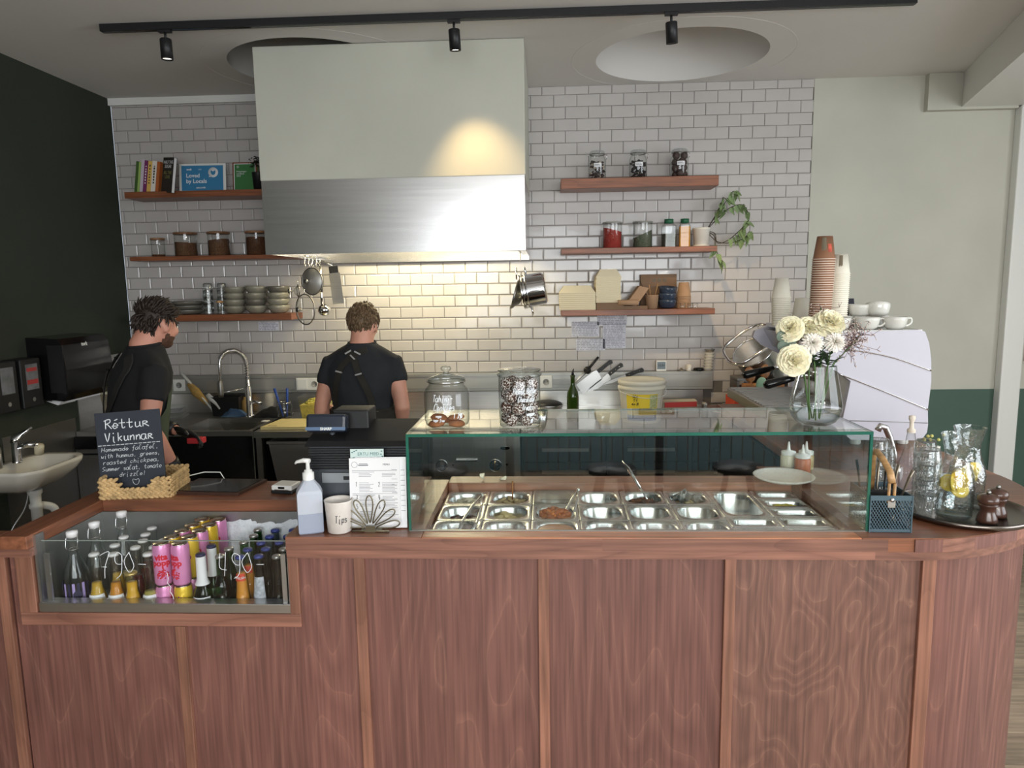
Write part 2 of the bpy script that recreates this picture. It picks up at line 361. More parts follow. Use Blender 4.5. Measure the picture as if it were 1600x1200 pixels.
# ---- left wall: dark green, dark steel lining low down
wl = struct(G().box(XL - .1, XL, YF, WY, 0, CZ).build('wall_left', GREEN))
G().box(XL, XL + .004, 4.24, WY, .88, 1.335).build('splash_panel', STEEL_H, wl)
G().box(XL, XL + .004, 3.6, 4.2, .0, .985).build('lining_panel', STEEL_D, wl)
# ---- the shop-window side, behind the photographer (mirrored in the display glass)
BEAD = col('blue_grey_beadboard', 108, 138, 150, .45, rnd=.06)
wf = struct(G().box(XL, XR, YF - .1, YF, 0, .95).box(XL, XR, YF - .1, YF, 2.75, CZ).box(XL, -1.5, YF - .1, YF, .95, 2.75).box(2.6, XR, YF - .1, YF, .95, 2.75).build('wall_front', PLASTER))
bd = G().box(-.045, .045, 0, .014, 0, .92, 0, .003).mesh('board', BEAD)
for i in range(71): link('board', bd, wf, (XL + .08 + i * .1, YF, .02))
wn = struct(G().box(-1.5, 2.6, YF - .08, YF - .02, .95, 1.0).box(-1.5, 2.6, YF - .08, YF - .02, 2.7, 2.75).build('window_1', WHITEP))
for x in (-1.5, -.15, 1.2, 2.55): G().box(x, x + .05, YF - .08, YF - .02, 1.0, 2.7).build('mullion', WHITEP, wn)
for x in (-1.45, -.1, 1.25): G().box(x, x + 1.3, YF - .055, YF - .05, 1.0, 2.7).build('pane', CLEAR, wn)
wr = struct(G().box(XR, XR + .1, YF, WY, 0, .7).box(XR, XR + .1, YF, WY, 2.8, CZ).box(XR, XR + .1, YF, -1.15, .7, 2.8).box(XR, XR + .1, 2.35, WY, .7, 2.8).build('wall_right', PLASTER))
wn2 = struct(G().box(XR + .02, XR + .08, -1.15, 2.35, .7, .75).box(XR + .02, XR + .08, -1.15, 2.35, 2.75, 2.8).box(XR + .02, XR + .08, .575, .625, .75, 2.75).build('window_2', WHITEP))
for y in (-1.15, .625): G().box(XR + .048, XR + .052, y, y + 1.72, .75, 2.75).build('pane', CLEAR, wn2)

# ================================================================== EXTRACTOR HOOD
hx0, hx1, hy0 = -1.558, -.106, 3.93
h = thing('extractor_hood', 'large cream plastered extractor hood with a brushed steel skirt above the cook', 'extractor hood', (0, 0, 0))
G().box(hx0, hx1, hy0, WY - .006, 2.342, CZ - .002, 0, .004).build('chimney', PLASTER, h)
g = G()
g.box(hx0 + .004, hx1 - .004, hy0 + .004, hy0 + .008, 1.947, 2.342).box(hx0 + .004, hx0 + .008, hy0 + .008, WY - .006, 1.947, 2.342).box(hx1 - .008, hx1 - .004, hy0 + .008, WY - .006, 1.947, 2.342)
g.box(hx0 + .008, hx1 - .008, WY - .03, WY - .01, 1.925, 2.342)
g.box(hx0 + .004, hx1 - .004, hy0 + .002, hy0 + .03, 1.945, 1.949)
g.build('steel_skirt', STEEL('hood_steel', (.60, .59, .585, 1), .26, (2, 60, 60), .1), h)
G().box(hx0 + .01, hx1 - .01, hy0 + .01, WY - .03, 2.2, 2.21).build('filter_plate', STEEL_D, h)
G().tube([(hx0 + .05, 4.42, 1.957), (hx0 + .05, WY - .035, 1.957)], .005, 8).build('hook_rail', CHROME, h)
G().tube([(hx1 - .05, 4.2, 1.957), (hx1 - .05, WY - .035, 1.957)], .005, 8).build('hook_rail', CHROME, h)
lampm = MAT('warm_tube', (1, .86, .5, 1), .5)
e = lampm.node_tree.nodes['Principled BSDF']; e.inputs['Emission Color'].default_value = (1, .84, .48, 1); e.inputs['Emission Strength'].default_value = 3
G().box(-1.3, -.36, 4.50, 4.62, 2.16, 2.199, 0, .01).build('lamp_cover', lampm, h)
hl = area_light('hood_lamp', (-.83, 4.56, 2.155), (0, 0, 0), .95, .12, 13.5, (1, .88, .56)); hl.parent = h

# ================================================================== TRACK LIGHTING
t = thing('lighting_track', 'long black lighting track screwed to the ceiling above the counter', 'light track', (0, 3.56, CZ))
G().box(-2.15, 1.71, -.018, .018, -.034, -.001).build('rail', BLACK, t)
G().box(-2.15, 1.71, -.006, .006, -.0345, -.034).build('slot', GBLACK, t)
LENS = MAT('lit_lens', (1, .9, .7, 1), .3); q = LENS.node_tree.nodes['Principled BSDF']; q.inputs['Emission Color'].default_value = (1, .88, .66, 1); q.inputs['Emission Strength'].default_value = 9
DLENS = MAT('faint_lens', (.9, .9, .86, 1), .3); q = DLENS.node_tree.nodes['Principled BSDF']; q.inputs['Emission Color'].default_value = (1, .95, .85, 1); q.inputs['Emission Strength'].default_value = 1.2
def spot(x, aim, lens, label, power, ang):
    base = Vector((x, 3.56, CZ - .034)); pv = base + Vector((0, 0, -.045))
    s = thing('track_spotlight', label, 'spotlight', base)
    dirv = (Vector(aim) - pv).normalized(); q = Vector((0, 0, -1)).rotation_difference((dirv + Vector((0, 0, -2.6))).normalized())
    Mx = Matrix.Translation((0, 0, -.04)) @ q.to_matrix().to_4x4()
    G().box(-.03, .03, -.012, .012, -.012, 0).build('adapter', BLACK, s)
    G().tube([(0, 0, -.01), (0, 0, -.045)], .006, 8).build('stem', BLACK, s)
    G().lathe([(.024, 0), (.0275, -.004), (.0275, -.095), (.0245, -.095), (.0245, -.085)], 28, cap=False).lathe([(.024, 0), (.0001, 0)], 28, cap=False).T(Mx).build('barrel', BLACK, s)
    G().lathe([(.0245, -.088), (.0001, -.088)], 24, cap=False).T(Mx).build('lens', lens, s)
    if power:
        d = bpy.data.lights.new('spot_beam', 'SPOT'); d.energy = power; d.spot_size = R(ang); d.spot_blend = 1.0; d.color = (1, .70, .33); d.shadow_soft_size = .02
        o = bpy.data.objects.new('spot_beam', d); COL.objects.link(o); o.parent = s
        p = Mx @ Vector((0, 0, -.1)); o.location = p
        o.rotation_euler = Vector((0, 0, -1)).rotation_difference((Vector(aim) - base - p).normalized()).to_euler()
spot(-1.835, (-1.80, 3.6, 1.2), DLENS, 'black track spotlight above the bookshelf side, leftmost of three', 0, 40)
spot(-.427, (-.33, 3.93, 2.2), LENS, 'black track spotlight glowing onto the cream hood', 26, 64)
spot(.597, (1.25, WY, 1.25), LENS, 'black track spotlight in front of the right ceiling well', 45, 42)
# ---- a one-line handwriting alphabet (grid: x 0..4, baseline 2, x-height 6, capitals 9, descender 0; strokes split by space)
HW = {'a': '46,16,04,03,12,32,46 46,43,52', 'b': '19,12 14,36,45,43,32,12', 'c': '45,26,14,13,22,43', 'd': '45,26,14,13,22,43 49,42', 'e': '04,44,45,26,14,13,22,43', 'f': '48,39,28,21,10 06,36',
 'g': '45,26,14,13,22,43 46,41,20,01', 'h': '19,12 14,26,36,45,42', 'i': '26,22,31 28,29', 'k': '19,12 46,14 24,42', 'l': '39,19,13,22,32', 'm': '06,02 04,16,24,22 24,36,44,42', 'n': '16,12 14,36,45,42',
 'o': '26,14,13,22,32,44,45,26', 'p': '16,10 15,36,45,43,32,13', 'r': '16,12 14,26,46', 's': '45,26,15,24,34,43,22,12', 't': '29,23,32,43 06,46', 'u': '16,13,22,43 46,43,52', 'v': '06,22,46', 'w': '06,12,24,32,46', 'x': '06,42 46,02',
 'y': '16,13,33,46 46,31,10', 'z': '16,46,12,42', 'H': '09,02 49,42 06,45', 'R': '12,19 08,29,49,47,26,15 26,52', 'V': '09,22,49', 'S': '48,29,07,16,44,33,02', 'T': '09,49 29,22', 'C': '48,29,06,03,22,43', 'P': '09,02 09,39,47,35,05',
 'B': '09,02 09,39,47,25,44,32,02', 'é': '04,44,45,26,14,13,22,43 28,49', 'ʀ': '12,16 16,36,45,14 24,52', '9': '48,29,17,25,45,48 48,42,20', '0': '29,06,22,44,37,29', '7': '08,29,49,24,20 14,34', '4': '19,14,43 39,31', '1': '18,29,22', '2': '17,29,47,12,42', '3': '18,29,47,25,44,22,13',
 '-': '15,45', ',': '23,21', '!': '29,24 23,22', '.': '22,23', 'é_': '', ' ': '', '5': '49,19,16,36,44,32,12', '6': '38,15,13,32,44,15', '8': '29,17,44,32,13,47,29'}
def hand(body, h, r, mat, parent, M, name='handwriting', width=.52, slant=.18, wrap=None, center=True, jit=.12):
    """strokes of a marker: capital height h, line radius r, in the XZ plane of M facing -Y"""
    g = G(); u = h / 7.0; lines = body.split('\n'); rnd = random.Random(len(body))
    for li, ln in enumerate(lines):
        wd = len(ln) * 5 * u * width * 1.15; x0 = -wd / 2 if center else 0
        for ci, ch in enumerate(ln):
            for st in HW.get(ch, '').split():
                pts = [(int(p[0]) + rnd.uniform(-jit, jit), int(p[1]) - 2 + rnd.uniform(-jit, jit)) for p in st.split(',')]
                pts = [(p[0] * u * width * 1.15 + p[1] * u * slant + x0 + ci * 5 * u * width * 1.15, p[1] * u - li * h * 1.45) for p in pts]
                cv = []
                for i in range(len(pts) - 1):
                    p0, p1, p2, p3 = pts[max(i - 1, 0)], pts[i], pts[i + 1], pts[min(i + 2, len(pts) - 1)]
                    for k in range(3):
                        t = k / 3; q = [.5 * (2 * p1[d] + (p2[d] - p0[d]) * t + (2 * p0[d] - 5 * p1[d] + 4 * p2[d] - p3[d]) * t * t + (3 * p1[d] - p0[d] - 3 * p2[d] + p3[d]) * t ** 3) for d in (0, 1)]; cv.append(q)
                cv.append(pts[-1])
                P = [(wrap * math.sin(x / wrap), -wrap * math.cos(x / wrap), z) if wrap else (x, 0, z) for x, z in cv]
                g.tube(P, r, 4, 0, True)
    g.T(M)
    return g.build(name, mat, parent)
# ================================================================== FRONT COUNTER
YC = 1.914; ARC = (1.0, 2.53); RO = .62
def arc(rad, a0=-90, a1=0, n=20): return [(ARC[0] + rad * math.cos(R(a0 + (a1 - a0) * i / n)), ARC[1] + rad * math.sin(R(a0 + (a1 - a0) * i / n))) for i in range(n + 1)]
ct = thing('bar_counter', 'long reddish brown plywood bar counter with upright battens and a rounded right end', 'counter', (0, 0, 0))
yf = 1.945; zt = .985
# front panels between the battens
bx = [-1.637, -1.107, -.562, -.031, .495, 1.036]
def panel(x0, x1, z0, z1, m=PANEL): return G().box(x0, x1, yf, yf + .018, z0, z1).build('front_panel', m, ct)
panel(-1.6, -1.576, .768, zt); panel(-2.2, -1.606, .06, zt); panel(-1.6, -1.09, .06, .768); panel(-1.09, -.726, .06, .768); panel(-.726, -.546, .06, zt)
panel(-.546, -.015, .06, zt); panel(-.015, .511, .06, zt); panel(.511, 1.056, .06, zt, PANEL_BURL)
rf = ARC[1] - yf
g = G(); o_ = [(1.056, yf)] + arc(rf, -84.5) + [(ARC[0] + rf, 4.13)]; i_ = [(ARC[0] + rf - .018, 4.13)] + arc(rf - .018, -84.5)[::-1] + [(1.056, yf + .018)]
n_ = len(o_); v = [(x, y, z) for z in (.06, zt) for x, y in o_ + i_[::-1]]
f = []
for z in (0, 1):
    b = z * 2 * n_; f += [(b + k, b + k + 1, b + n_ + k + 1, b + n_ + k) for k in range(n_ - 1)]
f += [(k, k + 1, 2 * n_ + k + 1, 2 * n_ + k) for k in range(n_ - 1)] + [(n_ + k, n_ + k + 1, 3 * n_ + k + 1, 3 * n_ + k) for k in range(n_ - 1)]
g.add(v, f, 0, False).build('curved_panel', PANEL, ct)
for i, x in enumerate(bx):
    z1 = .768 if i == 1 else zt
    wdt = .031 if i < 5 else .038
    G().box(x, x + wdt, yf - .014, yf + .001, .06, z1, 0, .002).build('batten', TRIMZ, ct)
G().box(-1.606, -.0, yf + .0, yf + .02, 0, .06).box(0, 1.0, yf, yf + .02, 0, .06).build('plinth', DARKWOOD, ct)
G().box(-1.606, -1.588, yf + .019, 2.50, .0, zt).build('end_panel', PANEL, ct)
G().box(-1.588, .98, 2.52, 2.535, .0, zt).build('back_panel', BLACK, ct)
G().box(1.0, 1.015, 2.54, 4.13, 0, zt).build('back_panel', BLACK, ct)
# oak frame round the window of the drinks cooler
def fr(x0, x1, z0, z1): G().box(x0, x1, yf - .013, yf + .03, z0, z1, 0, .002).build('cooler_frame', TRIMX if x1 - x0 > z1 - z0 else TRIMZ, ct)
fr(-1.576, -.726, .769, .808); fr(-1.576, -1.524, .808, zt); fr(-.756, -.726, .808, zt)
# ---- worktop
wt = thing('counter_worktop', 'oiled oak worktop of the bar counter with a rounded right end', 'worktop', (0, 0, 0))
zt0, zt1 = 1.0105, 1.05
def bd_(x0, x1, y0, y1, m=TOPX, z0=zt0, z1=zt1): return G().box(x0, x1, y0, y1, z0, z1, 0, .0025).build('board', m, wt)
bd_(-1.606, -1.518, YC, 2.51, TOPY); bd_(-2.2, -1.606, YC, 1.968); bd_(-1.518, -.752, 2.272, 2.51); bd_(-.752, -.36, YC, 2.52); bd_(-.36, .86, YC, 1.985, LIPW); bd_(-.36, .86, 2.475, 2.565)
g = G(); g.prism([(.86, YC)] + [(ARC[0], YC)] + arc(RO + .0)[1:] + [(ARC[0] + RO, 2.565), (.86, 2.565)], zt0, zt1); g.build('board', TOPX, wt)
g = G().box(.99, ARC[0] + RO, 2.565, 4.14, zt0, zt1, 0, .002); g.build('board', TOPY, wt)
# laminated under-edge, a hand's breadth of staves round the curve
def ebd(x0, x1): G().box(x0, x1, YC + .006, YC + .05, .985, .0 + zt0).build('edge_strip', TRIMX, wt)
ebd(-2.2, -1.518); ebd(-.752, .9)
pr = None
for k, (a0, a1) in enumerate([(-90, -64), (-64, -36), (-36, 0)]):
    P = arc(RO - .006, a0, a1, 8) + arc(RO - .05, a0, a1, 8)[::-1]
    if k == 0: P = [(.9, YC + .006)] + P + [(.9, YC + .05)]
    G().prism(P, .985, zt0).build('edge_strip', TRIMX, wt)
for k, (x0, x1) in enumerate([(-.75, .15), (.15, .93)]): G().box(x0, x1, YC - .0015, YC + .002, zt0 + .001, zt1 - .003).build('edge_lip', TRIMX, wt)
for k, (a0, a1) in enumerate([(-90, -83), (-83, -74), (-74, -58), (-58, -40), (-40, -20), (-20, 0)]):
    G().prism(arc(RO + .0015, a0, a1, 6) + arc(RO - .003, a0, a1, 6)[::-1], zt0 + .001, zt1 - .003).build('edge_lip', TRIMX if k % 2 else DARKWOOD if k == 1 else PANEL, wt)

# ================================================================== DRINKS COOLER (sunk in the counter)
ck = thing('drinks_cooler', 'steel lined open drinks cooler sunk in the counter behind a glass pane', 'cooler', (0, 0, 0))
X0, X1, Y0, Y1, ZF = -1.518, -.752, 1.975, 2.272, .74
g = G().box(X0, X1, Y0, Y1 - .002, ZF - .012, ZF).box(X0, X1, Y1 - .006, Y1, ZF, zt0).box(X0 - .006, X0, Y0, Y1, ZF, zt0).box(X1, X1 + .006, Y0, Y1, ZF, zt0)
LINER = STEEL('cooler_liner_steel', (.42, .43, .425, 1), .4, (20, 20, 20), .1)
g.build('liner', LINER, ck)
G().box(X0, X1, 1.934, 1.974, .809, .838, 0, .002).build('sill', STEEL_H, ck)
G().box(X0, X0 + .008, 1.94, 1.975, .838, 1.045).build('side_channel', STEEL_V, ck); G().box(X1 - .008, X1, 1.94, 1.975, .838, 1.045).build('side_channel', STEEL_V, ck)
G().box(X0 + .02, X0 + .034, 1.948, 1.956, .838, .985).build('side_channel', STEEL_V, ck); G().box(X1 - .03, X1 - .016, 1.948, 1.956, .838, .985).build('side_channel', STEEL_V, ck)
pn = G().box(X0 + .012, X1 - .012, 1.957, 1.961, .838, 1.022).build('front_pane', GLASS('cooler_glass', (.97, .98, .975, 1), 1.45), ck)
G().box(X0 + .012, X1 - .012, 1.9565, 1.9615, 1.022, 1.0235).build('pane_edge', col('pane_edge_grey', 150, 160, 156, .2), pn)
for s_, x in (('790-', -1.262), ('490-', -.905)): hand(s_, .062, .0010, CHALK, pn, TR(x, 1.9562, .925), 'price', width=.72, slant=.1, jit=.2)
G().tube([(-1.13, 1.956, .925), (-1.128, 1.956, .905), (-1.132, 1.956, .893), (-1.122, 1.956, .88), (-1.126, 1.956, .866), (-1.118, 1.956, .853), (-1.117, 1.956, .842)], .0009, 5).build('chalk_line', CHALK, pn)
# frost on the back liner
g = G(); NX, NZ = 40, 16
P = []; EE = []
for i in range(NX + 1):
    for j in range(NZ + 1):
        u, v_ = i / NX, j / NZ; x = -1.28 + u * .525; z = .80 + v_ * .185
        e_ = max(0, min(1, 4 * min(u + .03 * math.sin(v_ * 14), 1.1 - u, 1.0 - v_ - .22 * (1 - math.sin(u * 2.6)) + .05 * math.sin(u * 17) + .03 * math.sin(u * 41), v_ + .4)))
        EE.append(e_); P.append((x, Y1 + .004 - .028 * min(1, e_ * 3) if e_ < .34 else Y1 - .007 - .02 * e_ * (.55 + .45 * random.random()), z))
g.add(P, [q for q in [(i * (NZ + 1) + j, (i + 1) * (NZ + 1) + j, (i + 1) * (NZ + 1) + j + 1, i * (NZ + 1) + j + 1) for i in range(NX) for j in range(NZ)]], 0, True)
g.build('frost', MAT('frost', rgb(214, 220, 226), .7, noise=.08, nscale=30, bump=.6, bscale=80, bdist=.006, sss=.1), ck)

# ---- bottles
WCAP = col('white_cap', 225, 226, 228, .4); BCAP = col('blue_cap', 60, 72, 140, .35); SCAP = col('silver_cap', 190, 190, 188, .3, metal=.8); GCAP = col('gold_cap', 206, 184, 120, .3, metal=.7); NCAP = col('navy_cap', 40, 44, 80, .4); RCAP = col('red_blue_cap', 120, 70, 110, .35)
GGRN = GLASS('green_bottle_glass', (.22, .42, .22, 1), 1.5, .02, edge=(.05, .12, .05, 1)); GDK = GLASS('smoky_bottle_glass', (.45, .5, .52, 1), 1.5, .02)
YEL = col('yellow_soda', 196, 160, 60, .25, sss=.2); ORA = col('orange_soda', 206, 140, 50, .25, sss=.2); RED = col('red_soda', 86, 24, 28, .2); COLA = col('cola', 30, 20, 18, .15); OJ = col('orange_juice', 214, 166, 46, .3, sss=.2); PALE = col('pale_soda', 176, 166, 90, .2, sss=.2)
LABW = col('white_label', 224, 226, 230, .6); LABL = col('lilac_label', 168, 150, 205, .6); LABD = col('navy_label', 40, 38, 66, .6); LABR = col('red_label', 200, 70, 50, .6); LABS = col('silver_print_label', 170, 176, 186, .5, noise=.4, nscale=80)
def bottle(name, label, loc, prof, glass, cap, capr, capz, liq=None, fill=.6, lab=None, grp=None, rz=0):
    """prof: (r,z) outline from base to lip"""
    b = thing(name, label, 'bottle', loc, rz, grp)
    G().lathe([(.0001, 0)] + prof, 20, cap=False).build('glass_body', glass, b)
    if liq:
        zl = prof[-1][1] * fill; pp = [(.0001, .003)]
        for (r0, z0), (r1, z1) in zip(prof, prof[1:]):
            pp.append((max(r0 - .002, .001), max(z0, .003)))
            if z1 >= zl:
                k = (zl - z0) / max(z1 - z0, 1e-6); pp.append((r0 + (r1 - r0) * k - .002, zl)); pp.append((.0001, zl)); break
        G().lathe(pp, 20, cap=False).build('drink', liq, b)
    G().lathe([(capr * .9, capz + .002), (capr, capz), (capr * .96, capz + .006), (capr * .8, capz + .0085), (.0001, capz + .009)], 18, cap=False).build('cap', cap, b)
    if lab:
        m, z0, z1, a0, a1 = lab
        def rad(z):
            for (r0, q0), (r1, q1) in zip(prof, prof[1:]):
                if q0 <= z <= q1: return r0 + (r1 - r0) * (z - q0) / max(q1 - q0, 1e-6)
            return prof[-1][0]
        rows = [z0 + (z1 - z0) * k / 4 for k in range(5)]; cols = [R(a0 + (a1 - a0) * k / 14) for k in range(15)]
        v = [((rad(z) + .0006) * math.sin(a), -(rad(z) + .0006) * math.cos(a), z) for z in rows for a in cols]
        G().add(v, [(i * 15 + j, i * 15 + j + 1, i * 15 + j + 16, i * 15 + j + 15) for i in range(4) for j in range(14)], 0, True).build('paper_label', m, b)
    return b
SW = [(.034, .0), (.038, .006), (.038, .13), (.033, .165), (.018, .205), (.0135, .225), (.0135, .268), (.015, .272)]
swing = []
for i, (x, y, lb) in enumerate([(-1.455, 2.02, 'swing-top bottle with lilac striped label nearest the cooler corner'), (-1.44, 2.105, 'clear swing-top bottle behind the lilac striped one'), (-1.415, 2.21, 'tall clear swing-top bottle standing farthest back in the cooler')]):
    b = bottle('swing_top_bottle', lb, (x, y, ZF), SW, CLEAR, WCAP, .0001, .2, None, lab=None, grp='swing-top bottles in the cooler')
    G().lathe([(.0001, .272), (.015, .272), (.0165, .284), (.0155, .29), (.0001, .292)], 18, cap=False).build('stopper', WCAP, b)
    for s in (-1, 1): G().tube([(s * .0155, 0, .282), (s * .019, -.004, .262), (s * .018, -.01, .24), (s * .0145, -.008, .232)], .0011, 6).build('wire_bail', CHROME, b)
    G().torus((0, 0, .234), .0142, .001, 18, 5).build('wire_bail', CHROME, b)
    if i == 0:
        for k in range(9):
            a = R(-80 + k * 20); st = G(); r_ = .0384
            st.add([(r_ * math.sin(a + d), -r_ * math.cos(a + d), z) for z in (.06, .135) for d in (-.1, .0, .1)], [(0, 1, 4, 3), (1, 2, 5, 4)]).build('label_stripe', LABL if k % 2 else LABD, b)
        for a, z in ((-40, .085), (35, .10), (15, .07)):
            a = R(a); G().lathe([(.013, 0), (.0001, 0)], 14, cap=False).T(TR(.0392 * math.sin(a), -.0392 * math.cos(a), z, a) @ Matrix.Rotation(R(90), 4, 'X')).build('label_dot', LABD, b)
SODA = [(.026, 0), (.0285, .008), (.0285, .05), (.026, .085), (.017, .12), (.0135, .15), (.013, .205), (.0138, .21), (.0138, .222)]
LABC = (LABW, .085 + .0, .112, -75, 75)
for k, (x, y, lq, nm, lb) in enumerate([
    (-1.375, 1.995, YEL, 'white label', 'yellow soda bottle with white cap, front row beside the swing-top bottles'),
    (-1.315, 1.995, ORA, 'white label', 'amber soda bottle with white cap, second in the front row'),
    (-1.208, 1.997, PALE, 'white label', 'pale yellow soda bottle with white cap just left of the pink cans'),
    (-1.355, 2.068, YEL, None, 'white-capped yellow soda bottle behind the front pair'),
    (-1.37, 2.14, PALE, None, 'white-capped pale soda bottle third row back by the swing-tops'),
    (-1.278, 2.05, RED, None, 'dark red soda bottle with white cap, nearest red one'),
    (-1.288, 2.108, RED, None, 'dark red soda bottle with white cap, second red one back'),
    (-1.312, 2.165, RED, None, 'dark red soda bottle with white cap, third red one back'),
    (-1.325, 2.226, RED, None, 'dark red soda bottle with white cap, farthest red one back'),
    (-1.225, 2.112, COLA, None, 'white-capped dark bottle half hidden beside the pink cans, rear one'),
    (-1.222, 2.055, COLA, None, 'white-capped dark bottle half hidden beside the pink cans, front one')]):
    bottle('soda_bottle', lb, (x, y, ZF), SODA, CLEAR, WCAP, .0155, .222, lq, .62 if lq is not PALE else .5, (LABW, .02, .118 if False else .105, -80, 80) if k < 3 and False else ((LABW, .078, .104, -85, 85) if nm else None), 'white-capped soda bottles in the cooler')
JB = [(.025, 0), (.027, .01), (.027, .06), (.024, .085), (.0165, .115), (.0165, .165)]
bottle('juice_bottle', 'small orange juice bottle with a gold screw cap in the front row', (-1.262, 1.99, ZF), JB, CLEAR, GCAP, .0185, .165, OJ, .86)
PER = [(.027, 0), (.030, .008), (.030, .07), (.026, .11), (.014, .145), (.0125, .215)]
for x, y, lb in ((-1.045, 1.995, 'round green glass bottle with white neck wrapper, front one'), (-1.045, 2.065, 'round green glass bottle with white neck wrapper, rear one')):
    b = bottle('green_soda_bottle', lb, (x, y, ZF), PER, GGRN, NCAP, .0145, .222, None, 0, (LABW, .075, .10, -70, 70), 'green bottles with white necks')
    G().lathe([(.0215, .135), (.0155, .15), (.0145, .222)], 18, cap=False).build('neck_wrapper', LABW, b)
LAG = [(.0245, 0), (.026, .006), (.026, .11), (.021, .135), (.0135, .165), (.0125, .215)]
for k, (x, y) in enumerate([(-.985, 1.995), (-.985, 2.055), (-.962, 2.112), (-.955, 2.17), (-.965, 2.228)]):
    bottle('water_bottle', ['dark green mineral water bottle with silver cap in the front row', 'dark green mineral water bottle with silver cap, second back', 'dark green mineral water bottle with silver cap, third back', 'dark green mineral water bottle, fourth back', 'dark green mineral water bottle against the frost'][k], (x, y, ZF), LAG, GGRN, SCAP, .0145, .217, None, 0, None, 'green mineral water bottles')
ORB = [(.026, 0), (.028, .008), (.028, .05), (.023, .08), (.0185, .12), (.0165, .15), (.0135, .178), (.013, .215)]
for k, (x, y, gl, lq, lab, lb) in enumerate([
    (-.922, 1.992, CLEAR, ORA, (LABR, .15, .172, -60, 60), 'orange soda bottle with red neck label and blue cap'),
    (-.925, 2.052, CLEAR, ORA, (LABR, .15, .172, -60, 60), 'orange soda bottle with blue cap behind the nearest orange one'),
    (-.868, 1.998, GDK, COLA, (LABS, .09, .16, -60, 60), 'blue-capped dark bottle with silver printed label, front row'),
    (-.87, 2.057, GDK, COLA, None, 'blue-capped dark bottle second row back'),
    (-.905, 2.108, GDK, COLA, None, 'blue-capped dark bottle third row, left one'),
    (-.90, 2.165, GDK, COLA, None, 'blue-capped dark bottle fourth row, left one'),
    (-.905, 2.225, GDK, COLA, None, 'blue-capped dark bottle at the back beside the frost'),
    (-.848, 2.112, GDK, COLA, None, 'blue-capped dark bottle third row, right one'),
    (-.842, 2.168, GDK, COLA, None, 'blue-capped dark bottle fourth row, right one'),
    (-.845, 2.226, GDK, COLA, None, 'blue-capped dark bottle at the back right of the cooler')]):
    b = bottle('soda_bottle', lb, (x, y, ZF), ORB, gl, BCAP, .0148, .216, lq, .55 if gl is GDK else .8, lab, 'blue-capped soda bottles')
    if k == 0: text('APPELSÍN', .0095, LABW, b, TR(0, 0, .157), wrap=.0178, ext=.0004)
for k, (x, y) in enumerate([(-.812, 1.996), (-.813, 2.054), (-.79, 2.115)]):
    bottle('cola_bottle', ['clear dark cola bottle with silver cap in the right front corner', 'silver-capped cola bottle second row at the right', 'silver-capped cola bottle third row against the right wall'][k], (x, y, ZF), ORB, GDK, SCAP, .0148, .216, COLA, .42, (LABD, .12, .15, -50, 60) if k == 2 else None, 'silver-capped cola bottles')
# ---- stacked drink cans
CANP = col('pink_can_print', 222, 146, 196, .3, metal=.25); CANY = col('yellow_can_print', 226, 190, 60, .3, metal=.25); CANR = col('raspberry_red', 204, 36, 60, .4); CANT = col('purple_print', 150, 50, 120, .4); LID = col('can_lid_metal', 196, 186, 172, .25, metal=1)
CR = .0262
def can(loc, pink, label, lett=True, rz=0, berry=False):
    c = thing('drink_can', label, 'can', loc, rz, 'drink cans stacked in the cooler')
    G().lathe([(.0001, .003), (.019, .001), (.022, 0), (CR, .007), (CR, .115), (.0232, .126)], 24, cap=False).build('body', CANP if pink else CANY, c)
    G().lathe([(.0232, .126), (.0238, .1285), (.0225, .1295), (.0212, .1255), (.0001, .1252)], 24, cap=False).build('lid', LID, c)
    G().box(-.004, .004, -.013, .004, .126, .1275, 0, .0006).build('ring_pull', LID, c)
    if lett:
        b = c.children[0]
        text('vita', .026, CANR if pink else CANT, b, TR(0, 0, .082), wrap=CR + .0002, ext=.0003, bold=.0012, name='lettering')
        text('popp', .026, CANR if pink else CANT, b, TR(0, 0, .064), wrap=CR + .0002, ext=.0003, bold=.0012, name='lettering')
    if berry:
        b = c.children[0]; g = G()
        for a, z, r_ in ((4, .048, .0095), (22, .034, .0105), (-14, .034, .009)):
            for q in range(18):
                rr = r_ * math.sqrt(random.random()); th = random.random() * 2 * PI; aa = R(a) + rr * math.cos(th) / CR; zz = z + rr * math.sin(th)
                g.ell(((CR + .0004) * math.sin(aa), -(CR + .0004) * math.cos(aa), zz), (.0024, .0024, .0024), 6, 4)
        g.build('printed_berries', CANR, b)
    return c
CZ2 = ZF + .131
rows = [(-1.155, -1.100, 2.005), (-1.158, -1.103, 2.0595), (-1.153, -1.098, 2.114), (-1.150, -1.095, 2.1685), (-1.148, -1.093, 2.223)]
rows = [(-1.155 - .014, -1.100 - .012, 2.005), (-1.165, -1.110, 2.0595), (-1.160, -1.105, 2.114), (-1.155, -1.100, 2.1685), (-1.150, -1.095, 2.223)]
nm_ = ['front', 'second', 'third', 'fourth', 'rearmost']
for i, (xa, xb, y) in enumerate(rows):
    for s, x in (('left', xa), ('right', xb)):
        pu = not (i in (1, 3) or (i == 4 and s == 'left')); pl = not (s == 'right' and i == 0)
        can((x, y, CZ2), pu, f"{'pink' if pu else 'yellow'} drink can on top of the stack, {nm_[i]} row {s}", i < 3 or s == 'right', .35 if s == 'left' else -.45, i == 0)
        can((x, y, ZF), pl, f"{'pink' if pl else 'yellow'} drink can at the bottom of the stack, {nm_[i]} row {s}", i == 0, .1 if s == 'right' else 1.8)
